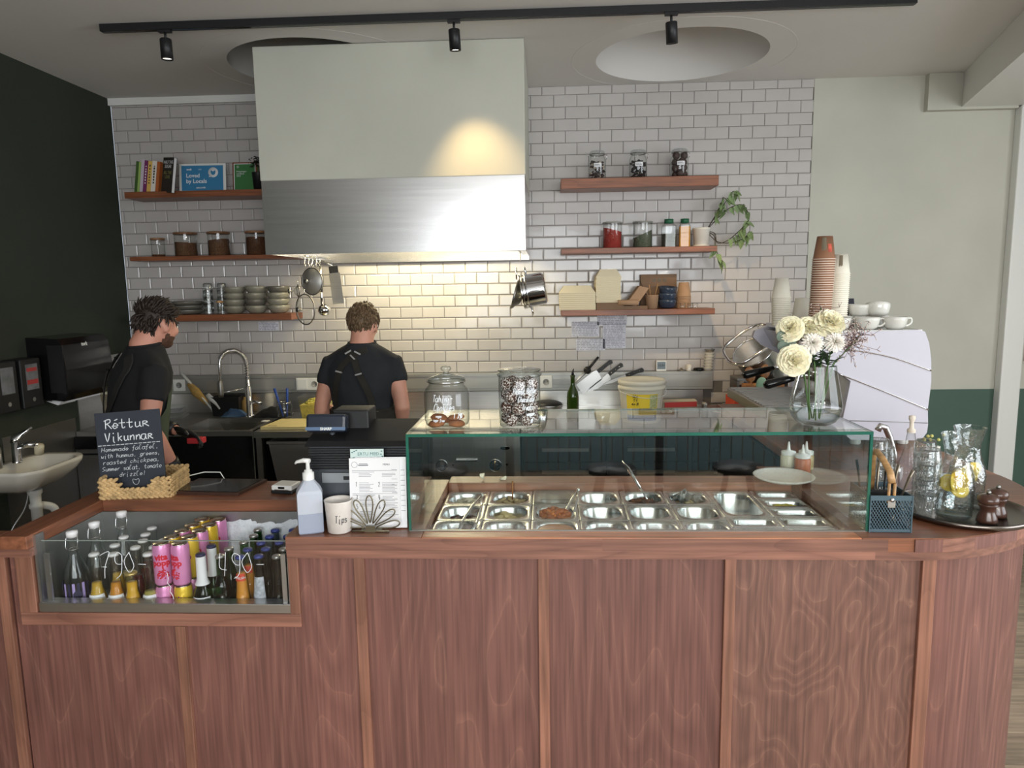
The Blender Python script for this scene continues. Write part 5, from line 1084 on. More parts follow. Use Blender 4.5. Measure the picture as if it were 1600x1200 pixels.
br = thing('dish_brush', 'long white-handled dish brush with tan bristles leaning by the sink', 'brush', (-2.29, 4.70, BZ + .03)); G().tube([(0, 0, 0), (-.12, .03, .14), (-.23, .05, .26)], [.006, .008, .012], 8).build('handle', WHITE, br); G().tube([(-.05, .02, .05), (-.13, .035, .13), (-.18, .04, .19)], [.015, .034, .018], 10, sx=.6).build('bristles', col('tan_bristle', 180, 146, 84, .9, noise=.2, nscale=60), br)
br = thing('scrub_brush', 'white plastic scrub brush propped against the black tub', 'brush', (-2.235, 4.68, BZ + .05)); G().tube([(0, 0, 0), (-.02, 0, .03), (-.06, .01, .07), (-.085, .01, .10)], [.006, .008, .02, .016], 8, sx=.6).build('brush_body', WHITE, br)
simple('black_tub', 'square black tub standing beside the sink', 'tub', (-2.2, 4.75, BZ), G().rings([L4(.09, .06, 0), L4(.10, .07, .13), L4(.094, .064, .13), L4(.085, .055, .005)], 0, False), BLACK)
sg = thing('soap_dispenser', 'small amber soap bottle behind the spring tap', 'bottle', (-2.09, 4.77, BZ)); G().lathe([(.0001, 0), (.03, 0), (.032, .01), (.032, .09), (.015, .11), (.015, .12), (.0001, .12)], 18, cap=False).build('body', col('amber_plastic', 150, 120, 70, .3), sg); G().box(-.012, .02, -.006, .006, .12, .135).build('pump', BLACK, sg)
gs = thing('glass_bowl_stack', 'stack of clear glass lids left of the sink', 'bowl', (-2.50, 4.55, BZ))
for k in range(3): G().lathe([(.05, 0), (.10, .028), (.104, .03), (.10, .033)], 30, cap=False).T(TR(0, 0, k * .03)).build('glass_lid', GLASS('grey_glass', (.8, .82, .82, 1), 1.5, .02), gs)
# corner undercounter fridge with container
fr_ = thing('undercounter_fridge', 'dark steel undercounter fridge in the corner by the green wall', 'fridge', (-2.755, 4.17, 0)); G().box(-.17, .17, .02, .65, .06, BZ - .002, 0, .003).build('body', STEEL_D, fr_); G().box(-.168, .168, 0, .019, .08, .78).build('door', STEEL_V, fr_); G().box(-.168, .168, -.002, .019, .79, .87).build('control_band', GBLACK, fr_); G().box(-.15, .15, -.012, -.001, .755, .765).build('grip', BLACK, fr_)
bn = thing('clear_bin', 'tall clear plastic container with a pale lid beside the green wall', 'container', (-2.71, 4.35, BZ)); G().rings([L4(.065, .07, 0), L4(.085, .09, .22)], 0, False, False).build('body', GLASS('bin_plastic', (.78, .74, .62, 1), 1.4, .15), bn); G().rings([L4(.088, .093, .22), L4(.09, .095, .235), L4(.08, .085, .24)], 0, False).build('lid', col('pale_lid', 206, 200, 170, .5), bn); G().box(-.05, .05, -.05, .05, .004, .12).build('contents', col('grain_fill', 150, 130, 80, .8, noise=.3, nscale=90), bn)
# ---- things right of the cooker
mb = thing('mixing_bowl', 'steel mixing bowl on the worktop behind the treat jar', 'bowl', (.0, 4.52, BZ)); G().lathe([(.0001, 0), (.05, 0), (.085, .03), (.105, .09), (.108, .095), (.102, .092), (.08, .03), (.0001, .006)], 30, cap=False).build('bowl_body', CHROME, mb)
G().ell((.0, 0, .09), (.1, .1, .03), 16, 8).build('bowl_contents', BLACK, mb)
ob = thing('oil_bottle', 'dark green oil bottle with a black pourer', 'bottle', (.160, 4.40, BZ)); G().lathe([(.0001, 0), (.034, 0), (.037, .006), (.037, .16), (.033, .19), (.017, .225), (.0135, .24), (.0135, .285), (.016, .287), (.016, .295), (.0001, .295)], 24, cap=False).build('glass_body', MAT('olive_glass', rgb(44, 66, 20), .08, coat=.5), ob); G().tube([(0, 0, .294), (0, 0, .312), (.005, 0, .335)], [.010, .007, .003], 8).build('pourer', BLACK, ob)
wb_ = thing('steel_bowl', 'small steel bowl of white cream on the worktop', 'bowl', (.345, 4.42, BZ)); G().lathe([(.0001, 0), (.036, 0), (.045, .01), (.052, .055), (.05, .055), (.0001, .05)], 24, cap=False).build('bowl_body', STEEL_H, wb_); G().lathe([(.0001, .062), (.04, .06), (.0505, .052), (.0001, .05)], 24, cap=False).build('cream', WHITE, wb_)
bu = thing('sauce_bucket', 'white plastic bucket with a yellow and blue label on the back worktop', 'bucket', (.59, 4.42, BZ + .001)); BUC = col('bucket_white', 226, 222, 206, .35)
G().lathe([(.0001, 0), (.115, 0), (.12, .004), (.137, .20), (.140, .205), (.147, .207), (.147, .222), (.140, .225), (.140, .235), (.147, .237), (.147, .258), (.140, .264), (.130, .258), (.0001, .258)], 44, cap=False).build('tub_body', BUC, bu)
def wraplab(r0, r1, z0, z1, a0, a1, m, nm, par, n=14):
    cols = [R(a0 + (a1 - a0) * k / n) for k in range(n + 1)]; v = [(r * math.sin(a), -r * math.cos(a), z) for r, z in ((r0, z0), (r1, z1)) for a in cols]
    return G().add(v, [(j, j + 1, j + n + 2, j + n + 1) for j in range(n)], 0, True).build(nm, m, par)
rb = lambda z: .12 + .017 * z / .2 + .0012
wraplab(rb(.055), rb(.185), .055, .185, -50, 38, col('yellow_label', 236, 208, 60, .5), 'paper_label', bu); wraplab(rb(.02), rb(.055), .02, .055, -50, 38, col('blue_label', 70, 110, 160, .5, noise=.3, nscale=40), 'paper_label', bu); wraplab(rb(.10) + .001, rb(.18) + .001, .10, .18, 14, 36, col('grey_table_print', 176, 180, 130, .6, noise=.35, nscale=90), 'nutrition_print', bu)
hand('Salsa\n15 4\nmin 20', .016, .0012, INK, bu, TR(0, 0, .165) @ Matrix.Rotation(R(-24), 4, 'Z'), wrap=rb(.18) + .001)
G().tube(smooth([(-.146, -.0, .22), (-.13, -.07, .19), (-.0, -.15, .165), (.13, -.07, .17), (.146, 0, .22)]), .0022, 6).build('bail', WHITE, bu)
eg = thing('egg_carton', 'open grey egg carton with red label and two white eggs', 'egg carton', (.83, 4.55, BZ), R(8)); g = G(); g.rings([L4(.13, .06, 0), L4(.14, .07, .035), L4(.142, .072, .038), L4(.13, .06, .035)], 0, False); g.build('tray', KRAFTD, eg); G().rings([[(-.10, .0, .03), (.14, .0, .03), (.14, .07, .04), (-.10, .07, .04)], [(-.09, -.02, .10), (.13, -.02, .10), (.14, .05, .105), (-.10, .05, .105)]], 0, False).build('lid', col('grey_pulp', 176, 168, 150, .9), eg); G().box(-.085, .125, -.028, -.0215, .066, .098).build('red_label', col('red_label_card', 170, 50, 46, .6), eg)
for k in range(2): simple('egg', ['white egg at the left end of the open carton', 'white egg second in the open carton'][k], 'egg', (.735 + k * .04, 4.505, BZ + .032), G().ell((0, 0, 0), (.019, .019, .025), 14, 8), PORC, (.3, .5, 0), 'eggs in the carton')
simple('spray_can', 'small dark glass grinder beside the egg carton', 'grinder', (1.0, 4.50, BZ), G().lathe([(.0001, 0), (.022, 0), (.022, .06), (.018, .075), (.02, .08), (.02, .10), (.0001, .105)], 16, cap=False), STEEL_D)
bw = thing('pan_with_cream', 'low black dish with white contents beside the red box', 'dish', (1.12, 4.45, BZ)); G().lathe([(.0001, 0), (.07, 0), (.095, .05), (.098, .055), (.09, .05), (.0001, .03)], 28, cap=False).build('dish_body', BLACK, bw); G().lathe([(.0001, .052), (.08, .050), (.088, .047), (.0001, .045)], 28, cap=False).build('contents', PORC, bw)
rbx = thing('red_carton', 'orange-red cardboard box with a white sticker on the back worktop', 'box', (1.34, 4.56, BZ), R(4)); G().box(-.17, .17, -.09, .09, 0, .13).build('carton', col('orange_red_card', 206, 76, 48, .6), rbx); G().box(-.10, -.04, -.0915, -.0905, .06, .11).build('sticker', PAPER, rbx); G().lathe([(.038, 0), (.0001, 0)], 20, cap=False).T(TR(.09, -.0912, .075, 0, R(90))).build('round_logo', col('pale_red_print', 236, 196, 178, .6), rbx)
ptl = thing('baking_tins', 'pile of dark baking tins with a wooden rolling handle on the red carton', 'baking tin', (1.36, 4.56, BZ + .131)); 
for k in range(2): G().rings([L4(.14, .08, k * .03), L4(.155, .095, k * .03 + .028), L4(.15, .09, k * .03 + .028), L4(.137, .077, k * .03 + .004)], 0, False).build('tin', [BLACK, DARKWOOD][k], ptl)
G().tube([(-.13, -.06, .072), (.13, -.05, .074)], .018, 12).build('wooden_handle', SPOON, ptl)
# utensil pot
up = thing('utensil_pot', 'perforated steel pot full of kitchen utensils', 'utensil pot', (1.30, 4.36, BZ)); G().lathe([(.0001, 0), (.05, 0), (.05, .13), (.048, .13), (.048, .004), (.0001, .004)], 26, cap=False).build('pot_body', STEEL_H, up)
g = G()
for r in range(4):
    for k in range(12): a = R(-90 + (k - 6) * 15 + (r % 2) * 7); g.ell((.0502 * math.cos(a), .0502 * math.sin(a), .03 + r * .025), .0042, 6, 4)
g.build('holes', BLACK, up)
def utensil(label, dx, dy, ln, hd, mat, hm, k):
    u = thing('kitchen_utensil', label, 'utensil', (1.30 + dx * .25, 4.36 + dy * .25, BZ + .012), 0, 'utensils in the perforated pot'); e = Vector((dx, dy, ln)); G().tube([(0, 0, 0), e * .5, e], .006, 8).build('handle', hm, u)
    i = G().ell((0, 0, 0), hd, 14, 8); q = Vector((0, 0, 1)).rotation_difference(e.normalized()); i.T(Matrix.Translation(e + e.normalized() * hd[2] * .8) @ q.to_matrix().to_4x4()).build('head', mat, u)
utensil('square wooden spatula in the utensil pot', -.045, .0, .24, (.034, .006, .05), SPOON, SPOON, 0); utensil('round wooden spoon in the utensil pot', .025, .02, .26, (.032, .010, .045), SPOON, SPOON, 1); utensil('pale green silicone spatula leaning forward in the utensil pot', -.01, -.05, .19, (.033, .006, .05), col('mint_silicone', 142, 176, 148, .5), col('green_handle', 40, 110, 80, .4), 2); utensil('red-handled utensil in the utensil pot', .06, -.01, .20, (.012, .01, .02), col('red_handle', 186, 44, 56, .4), BLACK, 3); utensil('black ladle in the utensil pot', .05, .05, .27, (.028, .02, .03), BLACK, BLACK, 4)
# tilted big pot on rack
bp = thing('leaning_stockpot', 'steel stockpot tipped on its side on top of the kitchen pile', 'pot', (1.36, 4.62, 1.25)); Mx = TR(0, 0, 0, 0, 0, 0) @ Matrix.Rotation(R(-35), 4, 'Y') @ Matrix.Rotation(R(25), 4, 'X')
G().lathe([(.0001, -.15), (.10, -.15), (.115, -.14), (.13, .08), (.134, .085), (.128, .085), (.112, -.135), (.0001, -.145)], 36, cap=False).T(Mx).build('pot_body', STEEL_H, bp); G().torus((0, 0, .086), .131, .005, 36, 8).T(Mx).build('rim', CHROME, bp)
tyr = [(-.17, -.05, .085), (-.12, .10, .085), (.12, .10, .085), (.17, -.05, .085), (.12, -.14, .085), (-.12, -.14, .085)]
G().tube(smooth(tyr + [tyr[0]], 5)[:-1], .010, 8, 0, False, True).T(Matrix.Translation((-.04, -.02, .06)) @ Mx).build('lid_rim', CHROME, bp)
G().tube(smooth([(.10, -.05, .18), (.13, -.05, .24), (.18, -.04, .25), (.22, -.03, .2)]), .004, 6).build('wire_handle', BLACK, bp)
simple('steel_rack', 'low steel stand carrying the stockpot behind the utensils', 'stand', (1.40, 4.70, BZ), G().box(-.17, -.155, -.08, .10, 0, .22).box(.155, .17, -.08, .10, 0, .22).box(-.17, .17, -.08, .10, .215, .235), STEEL_D)
# small things on the duct
ck_ = thing('digital_clock', 'small white digital clock on top of the duct', 'clock', (.778, 4.852, 1.1605)); G().box(-.034, .034, -.010, .008, 0, .072, 0, .003).build('case', WHITE, ck_); G().box(-.028, .028, -.0112, -.0098, .014, .064).build('display', col('lcd_grey', 120, 134, 144, .3), ck_); text('15:01', .022, INK, ck_, TR(0, -.0115, .032), ext=.0001)
simple('tea_light_holder', 'small metal disc on the duct right of the clock', 'holder', (.915, 4.852, 1.1605), G().lathe([(.0001, 0), (.032, 0), (.03, .006), (.008, .01), (.008, .02), (.0001, .022)], 20, cap=False), STEEL_D); simple('small_candle', 'short white candle on the duct', 'candle', (.965, 4.852, 1.1605), G().lathe([(.0001, 0), (.017, 0), (.018, .002), (.018, .042), (.0001, .044)], 18, cap=False), PORC); simple('black_puck', 'round black puck on the duct', 'puck', (1.03, 4.852, 1.1605), G().lathe([(.0001, 0), (.03, 0), (.036, .008), (.03, .02), (.0001, .022)], 20, cap=False), GBLACK)
for k in range(7): simple('stacked_ramekin', f'small white cup in the leaning stack at the duct end, {["bottom", "second", "third", "fourth", "fifth", "sixth", "top"][k]} one', 'cup', (1.092 + .0018 * k, 4.851, 1.1605 + k * .0205), G().lathe([(.0001, 0), (.022, 0), (.031, .016), (.034, .02), (.0335, .023), (.0001, .018)], 22, cap=False), PORC if k < 6 else STEEL_D, grp='white cups stacked on the duct')
# knives on the magnet
BLADE = MAT('satin_blade_steel', (.68, .68, .69, 1), .4, .85)
def knife(label, p, blade, hl, ang, m_=BLADE):
    k = thing('kitchen_knife', label, 'knife', p, 0, 'knives on the magnetic strip'); Mx = Matrix.Rotation(-ang, 4, 'Y')
    G().prism(blade, -.001, .001, 'y').T(Mx).build('blade', m_, k); h_ = G().prism([(0, -.012), (.03, -.013), (hl * .7, -.011), (hl, -.017), (hl + .008, .0), (hl, .013), (.02, .012), (0, .012)], -.009, .009, 'y').T(Mx).build('handle', BLACK, k)
    for q in (.2, .5, .8): G().lathe([(.0035, 0), (.0001, 0)], 8, cap=False).T(Mx @ TR(hl * q, -.0096, 0, 0, R(90))).build('rivet', CHROME, h_)
knife('heavy cleaver with black handle on the magnetic strip', (.345, 4.815, 1.165), [(0, -.01), (0, .012), (-.02, .02), (-.17, .02), (-.175, -.06), (-.01, -.06)], .115, R(38)); knife('chef knife with black handle right of the cleaver', (.42, 4.815, 1.145), [(0, -.01), (0, .01), (-.16, .008), (-.19, -.005), (-.12, -.03), (-.01, -.035)], .11, R(38)); knife('slim knife with black handle rightmost on the strip', (.535, 4.815, 1.135), [(0, -.008), (0, .008), (-.14, .006), (-.17, -.004), (-.1, -.015)], .12, R(20))
kn = thing('honing_scissors', 'long steel with dark handle crossing left of the cleaver', 'honing steel', (.15, 4.815, 1.05)); G().tube([(0, 0, 0), (.12, 0, .12)], [.003, .012], 6, sx=.3).build('blade', BLADE, kn); G().tube([(.12, 0, .12), (.20, 0, .215)], [.010, .008], 8).build('handle', BLACK, kn); G().lathe([(.025, -.008), (.025, .008), (.0001, .008)], 16, cap=False).T(TR(.125, 0, .125, 0, R(90))).build('guard', BLACK, kn)
# ================================================================== WALL SHELVES AND THEIR CONTENTS
def shelf(label, x0, x1, zt, th, yf_=4.65): return tag(G().box(x0, x1, yf_, WY - .003, zt - th, zt, 0, .002).build('wall_shelf', SHELF), label, 'shelf', 'wooden wall shelves')
ZT, ZM, ZB = 2.40, 1.982, 1.594
shelf('wooden wall shelf with books and framed signs', -2.755, -1.562, ZT, .04); shelf('wooden wall shelf with four grain jars', -2.757, -1.562, ZM, .028); shelf('wooden wall shelf with grey plates and bowls', -2.757, -1.69, ZB, .042)
shelf('wooden wall shelf with three clip-top jars', .10, 1.09, 2.42, .062); shelf('wooden wall shelf with spice jars and trailing plant', .099, 1.09, 1.984, .034); shelf('wooden wall shelf with takeaway boxes', .097, 1.085, 1.588, .036)
# ---- books
def book(label, x, w_, h_, colr, d_=.16, lean=0, y=4.70):
    b = thing('book', label, 'book', (x, y, ZT + .0005), 0, 'books on the upper left shelf'); Mx = Matrix.Rotation(-lean, 4, 'Y')
    cv = col('cover_' + str(len(bpy.data.materials)), *colr, .5); g = G().box(0, .002, 0, d_, 0, h_).box(w_ - .002, w_, 0, d_, 0, h_).box(0, w_, -.002, 0, 0, h_); g.T(Mx).build('cover', cv, b); G().box(.002, w_ - .002, 0, d_ - .004, .003, h_ - .003).T(Mx).build('pages', PAPER, b)
    return b, Mx
L_ = R(-9)
for k, (w_, h_, c_, lb) in enumerate([(.018, .205, (62, 92, 40), 'thin dark green book at the left end of the row'), (.016, .20, (150, 176, 96), 'thin light green book second in the row'), (.02, .215, (196, 182, 196), 'pale lilac book third in the row'), (.024, .21, (116, 46, 96), 'purple book beside the lilac one'), (.026, .205, (216, 176, 90), 'yellow and blue spined book'), (.03, .205, (222, 214, 204), 'thick white book with black spine lettering'), (.02, .20, (170, 92, 44), 'orange-brown book beside the dark cookbook')]):
    x = -2.715 + sum([.018, .016, .02, .024, .026, .03, .02][:k]) * 1.06; b, Mx = book(lb, x, w_, h_, c_, .15, L_)
    if k in (3, 4, 5): 
        g = G(); rr = random.Random(k)
        for q in range(7): g.box(w_ * .35, w_ * .65, -.0028, -.002, .06 + q * .018, .06 + q * .018 + rr.uniform(.006, .014))
        g.T(Mx).build('spine_print', INK if k != 3 else PAPER, b)
b = thing('cook_book', 'dark cookbook turned to show its cover, about half the sugar', 'book', (-2.535, 4.70, ZT + .0005), R(-38)); Mx = Matrix.Rotation(R(-7) * -1, 4, 'Y') @ Matrix.Rotation(R(-6), 4, 'X')
G().box(0, .15, 0, .002, 0, .225).box(0, .15, .02, .022, 0, .225).T(Mx).build('cover', col('charcoal_cover', 48, 46, 44, .5, noise=.3, nscale=30), b); G().box(-.001, .001, 0, .022, 0, .225).T(Mx).build('spine', col('yellow_spine', 222, 204, 120, .6), b); G().box(.003, .147, .002, .02, .003, .222).T(Mx).build('pages', PAPER, b)
text('HALF THE\nSUGAR', .03, PAPER, b, Mx @ TR(.076, -.0006, .185), ext=.0002, line=.9); text('ALL THE\nLOVE', .03, col('olive_print', 150, 150, 90, .6), b, Mx @ TR(.076, -.0006, .118), ext=.0002, line=.9)
# ---- framed signs
sg = thing('award_sign', 'framed blue sign reading Loved by Locals', 'sign', (-2.272, 4.74, ZT + .0005), R(3)); Mx = Matrix.Rotation(R(-7), 4, 'X'); BLUE = col('sign_blue', 58, 128, 172, .5)
G().box(-.155, .155, 0, .014, 0, .19, 0, .002).T(Mx).build('frame', WHITE, sg); G().box(-.138, .138, -.001, .0, .012, .176).T(Mx).build('print', BLUE, sg)
text('Loved\nby Locals', .037, PAPER, sg, Mx @ TR(-.108, -.0014, .098), align='LEFT', ext=.0002, bold=.0006); text('wolt', .018, PAPER, sg, Mx @ TR(-.105, -.0014, .145), align='LEFT', ext=.0002, shear=.25, bold=.0006); text('2023', .010, PAPER, sg, Mx @ TR(-.015, -.0014, .147), ext=.0002); text('DISCOVER', .013, PAPER, sg, Mx @ TR(-.01, -.0014, .025), ext=.0002, bold=.0004)
G().lathe([(.033, 0), (.033, .0008), (.0001, .0008)], 26, cap=False).T(Mx @ TR(.072, -.0006, .13, 0, R(90))).build('badge', PAPER, sg); G().prism([(.042, .1), (.066, .1), (.05, .114)], -.0014, -.001, 'y').T(Mx).build('badge_tail', PAPER, sg)
hp = [(.017 * .95 * math.copysign(abs(math.sin(t)) ** 1.5, math.sin(t)) + .072, .129 + .015 * (math.cos(t) - .35 * math.cos(2 * t) - .2 * math.cos(3 * t))) for t in [2 * PI * k / 28 for k in range(28)]]
G().prism(hp, -.0022, -.0016, 'y').T(Mx).build('badge_heart', BLUE, sg)
aw = thing('award_certificate', 'green certificate in a thin wooden frame', 'certificate', (-1.985, 4.74, ZT + .0005), R(2)); G().box(-.082, .082, 0, .014, 0, .192, 0, .002).T(Mx).build('frame', SHELF, aw); G().box(-.072, .072, -.001, 0, .008, .182).T(Mx).build('mount', PAPER, aw); G().box(-.067, .067, -.0016, -.001, .012, .178).T(Mx).build('print', col('certificate_green', 62, 120, 66, .5), aw)
text('Hvatningar-\nverðlaun\n2023', .015, PAPER, aw, Mx @ TR(-.055, -.002, .125), align='LEFT', ext=.0002, line=.95); G().torus((-.045, -.002, .160), .006, .0012, 14, 5, 'y').T(Mx).build('emblem', PAPER, aw)
pb = thing('dark_potted_plant', 'small black pot with a dark bushy plant beside the hood', 'potted plant', (-1.885, 4.73, ZT + .0005)); G().lathe([(.0001, 0), (.034, 0), (.04, .11), (.042, .115), (.0001, .11)], 20, cap=False).build('pot', BLACK, pb)
g = G(); rr = random.Random(2)
for k in range(150):
    a, e, r_ = rr.random() * 6.3, rr.uniform(-.4, 1.5), rr.uniform(.02, .062); p = Vector((r_ * math.cos(a) * math.cos(e), r_ * math.sin(a) * math.cos(e), .16 + r_ * math.sin(e))); i0 = len(g.v); g.add([(-.008, 0, 0), (0, .005, .003), (.008, 0, 0), (0, -.005, .003)], [(0, 1, 2, 3)]); g.T(TR(*p, a, rr.uniform(-1, 1), rr.uniform(-1, 1)), i0)
stuff(g.build('foliage', col('near_black_leaf', 28, 32, 26, .6), pb)); G().tube([(0, 0, .1), (0, 0, .16)], .004, 6).build('stalk', STEM, pb)
# ---- grain jars
GRAIN = col('brown_grain', 96, 66, 44, .9, noise=.5, nscale=160, bump=.6, bscale=200); GRAIN2 = col('brown_lentils', 88, 56, 34, .9, noise=.4, nscale=160, bump=.6, bscale=200); LIDW = WOOD('lid_wood', rgb(150, 110, 78), rgb(116, 80, 52), (1, 4, 4), 6, (10, 80, 80), .2, .5, .4)
def storage_jar(label, x, z, r_, h_, fill, m_, lidm=LIDW, lh=.014, tilt=0, y=4.752, lr=1.06):
    j = thing('storage_jar', label, 'jar', (x, y, z + .0005), 0, 'storage jars on the wall shelves'); G().lathe([(.0001, 0), (r_ - .004, 0), (r_, .004), (r_, h_ - lh)], 30, cap=False).build('glass_body', CLEAR, j)
    G().lathe([(.0001, h_ - lh), (r_ * lr, h_ - lh + .0005), (r_ * lr, h_ - .002), (r_ * lr * .97, h_), (.0001, h_)], 30, cap=False).build('lid', lidm, j)
    n = 28; rs = [[((r_ - .003) * math.cos(2 * PI * k / n), (r_ - .003) * math.sin(2 * PI * k / n), z_ + (tilt * math.cos(2 * PI * k / n) if z_ > .01 else 0)) for k in range(n)] for z_ in (.003, fill)]; G().rings(rs, 0, False).build('contents', m_, j); return j
storage_jar('small storage jar nearly empty, leftmost on the middle left shelf', -2.614, ZM, .043, .125, .016, GRAIN2); storage_jar('storage jar two thirds full of brown grain, left of three', -2.420, ZM, .072, .158, .092, GRAIN, tilt=-.004); storage_jar('storage jar of brown grain in the middle of three', -2.193, ZM, .07, .158, .105, GRAIN, tilt=.006); storage_jar('storage jar full of dark brown lentils beside the hood', -1.931, ZM, .072, .158, .118, GRAIN2)
# ---- plates, tumblers, bowls
GLZ = MAT('grey_green_glaze', rgb(138, 134, 120), .3, noise=.12, nscale=9, coat=.2); GLZ2 = MAT('dark_grey_glaze', rgb(104, 100, 92), .3, noise=.15, nscale=9, coat=.2)
pm = G().lathe([(.0001, 0), (.07, 0), (.094, .012), (.102, .030), (.100, .032), (.088, .012), (.0001, .006)], 36, cap=False).mesh('deep_plate', GLZ2)
for k in range(3): tag(link('deep_plate', pm, None, (-2.445, 4.76, ZB + .0005 + k * .029)), f'dark grey stoneware plate, {["bottom", "middle", "top"][k]} of the stack', 'plate', 'stacked grey plates')
bmm = G().lathe([(.0001, 0), (.035, 0), (.055, .010), (.071, .034), (.074, .052), (.072, .053), (.066, .034), (.05, .013), (.0001, .006)], 36, cap=False).mesh('stoneware_bowl', GLZ); bm2 = bmm.copy(); bm2.materials.clear(); bm2.materials.append(GLZ2)
for s, x in enumerate((-2.112, -1.962, -1.808)):
    for k in range(4): o = link('stoneware_bowl', bm2 if (s + k * 2) % 5 == 3 else bmm, None, (x + random.uniform(-.004, .004), 4.752, ZB + .0005 + k * .0425), (0, (.10 if k == 3 and s == 1 else 0), random.random() * 6)); tag(o, f'grey-green stoneware bowl, {["bottom", "second", "third", "top"][k]} of the {["left", "middle", "right"][s]} stack', 'bowl', 'stacked stoneware bowls')
for k, (x, y, n) in enumerate([(-2.283, 4.73, 4), (-2.205, 4.77, 4), (-2.325, 4.81, 3)]):
    for q in range(n): t = thing('ribbed_tumbler', f'ribbed tumbler on the plate shelf, {pos_[q]} in the {["front", "right", "rear left"][k]} stack', 'glass', (x, y, ZB + .0725 + q * .045), 0, 'ribbed glasses on the plate shelf'); t.rotation_euler = (PI, 0, 0); link('glass_body', gm, t); link('ribs', ribm, t)
jl = thing('spice_jar', 'tiny glass jar with a cork lid beside the bowls', 'jar', (-2.192, 4.70, ZB + .0005)); G().lathe([(.0001, 0), (.02, 0), (.021, .002), (.021, .075)], 18, cap=False).build('glass_body', CLEAR, jl); G().lathe([(.0001, .075), (.022, .075), (.022, .088), (.0001, .088)], 18, cap=False).build('lid', BEECH, jl)
# ---- clip-top jars
def clip_jar(label, x, kind):
    j = thing('clip_top_jar', label, 'jar', (x, 4.752, 2.4205), 0, 'clip-top jars on the top right shelf'); G().lathe([(.0001, 0), (.05, 0), (.056, .006), (.057, .12), (.05, .14), (.043, .15), (.043, .158)], 30, cap=False).build('glass_body', CLEAR, j)
    G().lathe([(.044, .158), (.05, .16), (.05, .172), (.044, .18), (.03, .183), (.0001, .183)], 30, cap=False).build('lid', GLASS('lid_glass', (.85, .87, .87, 1), 1.5, .03), j); G().torus((0, 0, .159), .048, .003, 28, 6).build('seal_ring', STEEL_D, j)
    G().tube([(.05, -.01, .165), (.062, -.012, .15), (.056, -.014, .125)], .0018, 6).build('wire_clip', CHROME, j); G().tube([(-.05, -.01, .165), (-.058, -.012, .155), (-.05, -.01, .148)], .0018, 6).build('wire_clip', CHROME, j)
    g = G().box(-.02, .02, -.0004, .0004, -.011, .011); wraplab(.0578, .0578, .075, .10, -25, 25, PAPER, 'paper_label', j); wraplab(.0584, .0584, .084, .087, -18, 16, INK, 'label_print', j); wraplab(.0584, .0584, .091, .093, -20, 8, INK, 'label_print', j)
    rr = random.Random(int(x * 100)); c = G()
    if kind == 2:
        for k in range(14): a = k * 2.4; c.ell((.028 * math.cos(a), .028 * math.sin(a), .025 + (k // 4) * .038), .024, 12, 8)
    else:
        for k in range(90): a = rr.random() * 6.3; r_ = .045 * math.sqrt(rr.random()); c.ell((r_ * math.cos(a), r_ * math.sin(a), rr.uniform(.01, .115)), (.010, .008, .007), 7, 5, k % 4 == 0 and kind == 0)
    stuff(c.build('contents', [col('dark_fill_%d' % kind, *((58, 46, 46), (44, 38, 38), (70, 54, 50))[kind], .6), col('pale_rings', 190, 176, 160, .6)], j))
clip_jar('clip-top jar with pale and dark curls, leftmost on the top right shelf', .336, 0); clip_jar('clip-top jar packed with dark pieces, middle one on the top right shelf', .598, 1); clip_jar('clip-top jar of large dark balls, rightmost on the top right shelf', .862, 2)
# ---- spice jars
LIDG = col('greyish_lid', 150, 148, 140, .4); storage_jar('storage jar of red paprika powder', .435, 1.984, .062, .168, .118, col('paprika', 150, 50, 42, .9, noise=.1, nscale=40), LIDG, .010, -.016, lr=1.05); storage_jar('storage jar half full of grey-green herbs', .631, 1.984, .062, .168, .088, col('dried_herbs', 88, 94, 76, .9, noise=.3, nscale=120), LIDG, .010, .026, lr=1.05)
def spice_tub(label, x, w_, fill, m_):
    s = thing('spice_tub', label, 'spice jar', (x, 4.752, 1.9845), .22 if x < .85 else -.15, 'square spice tubs'); a = .72
    G().rings([LV(rrect(w_, w_, .012, 3), 0), LV(rrect(w_, w_, .012, 3), .135), LV(rrect(w_ * .72, w_ * .72, .016, 3), .15), LV(rrect(w_ * .68, w_ * .68, .016, 3), .155)], 0, False, False).build('clear_body', CLEAR, s); G().rings([LV(rrect(w_ - .005, w_ - .005, .011, 3), .002), LV(rrect(w_ - .005, w_ - .005, .011, 3), fill)], 0, False).build('contents', m_, s)
    G().lathe([(.0001, .152), (w_ * .37, .152), (w_ * .37, .18), (.0001, .182)], 24, cap=False).build('cap', col('green_cap', 38, 96, 66, .4), s)
    for z in (.035, .06, .085): G().rings([LV(rrect(w_ + .001, w_ + .001, .012, 3), z), LV(rrect(w_ + .003, w_ + .003, .012, 3), z + .003), LV(rrect(w_ + .001, w_ + .001, .012, 3), z + .006)], 0, False, False).build('moulded_rib', CLEAR, s)
spice_tub('square spice tub with green cap and grey herbs', .800, .080, .085, col('grey_herbs', 92, 92, 76, .9, noise=.3, nscale=120)); spice_tub('square spice tub with green cap and orange turmeric', .902, .074, .130, col('turmeric', 206, 146, 56, .9))
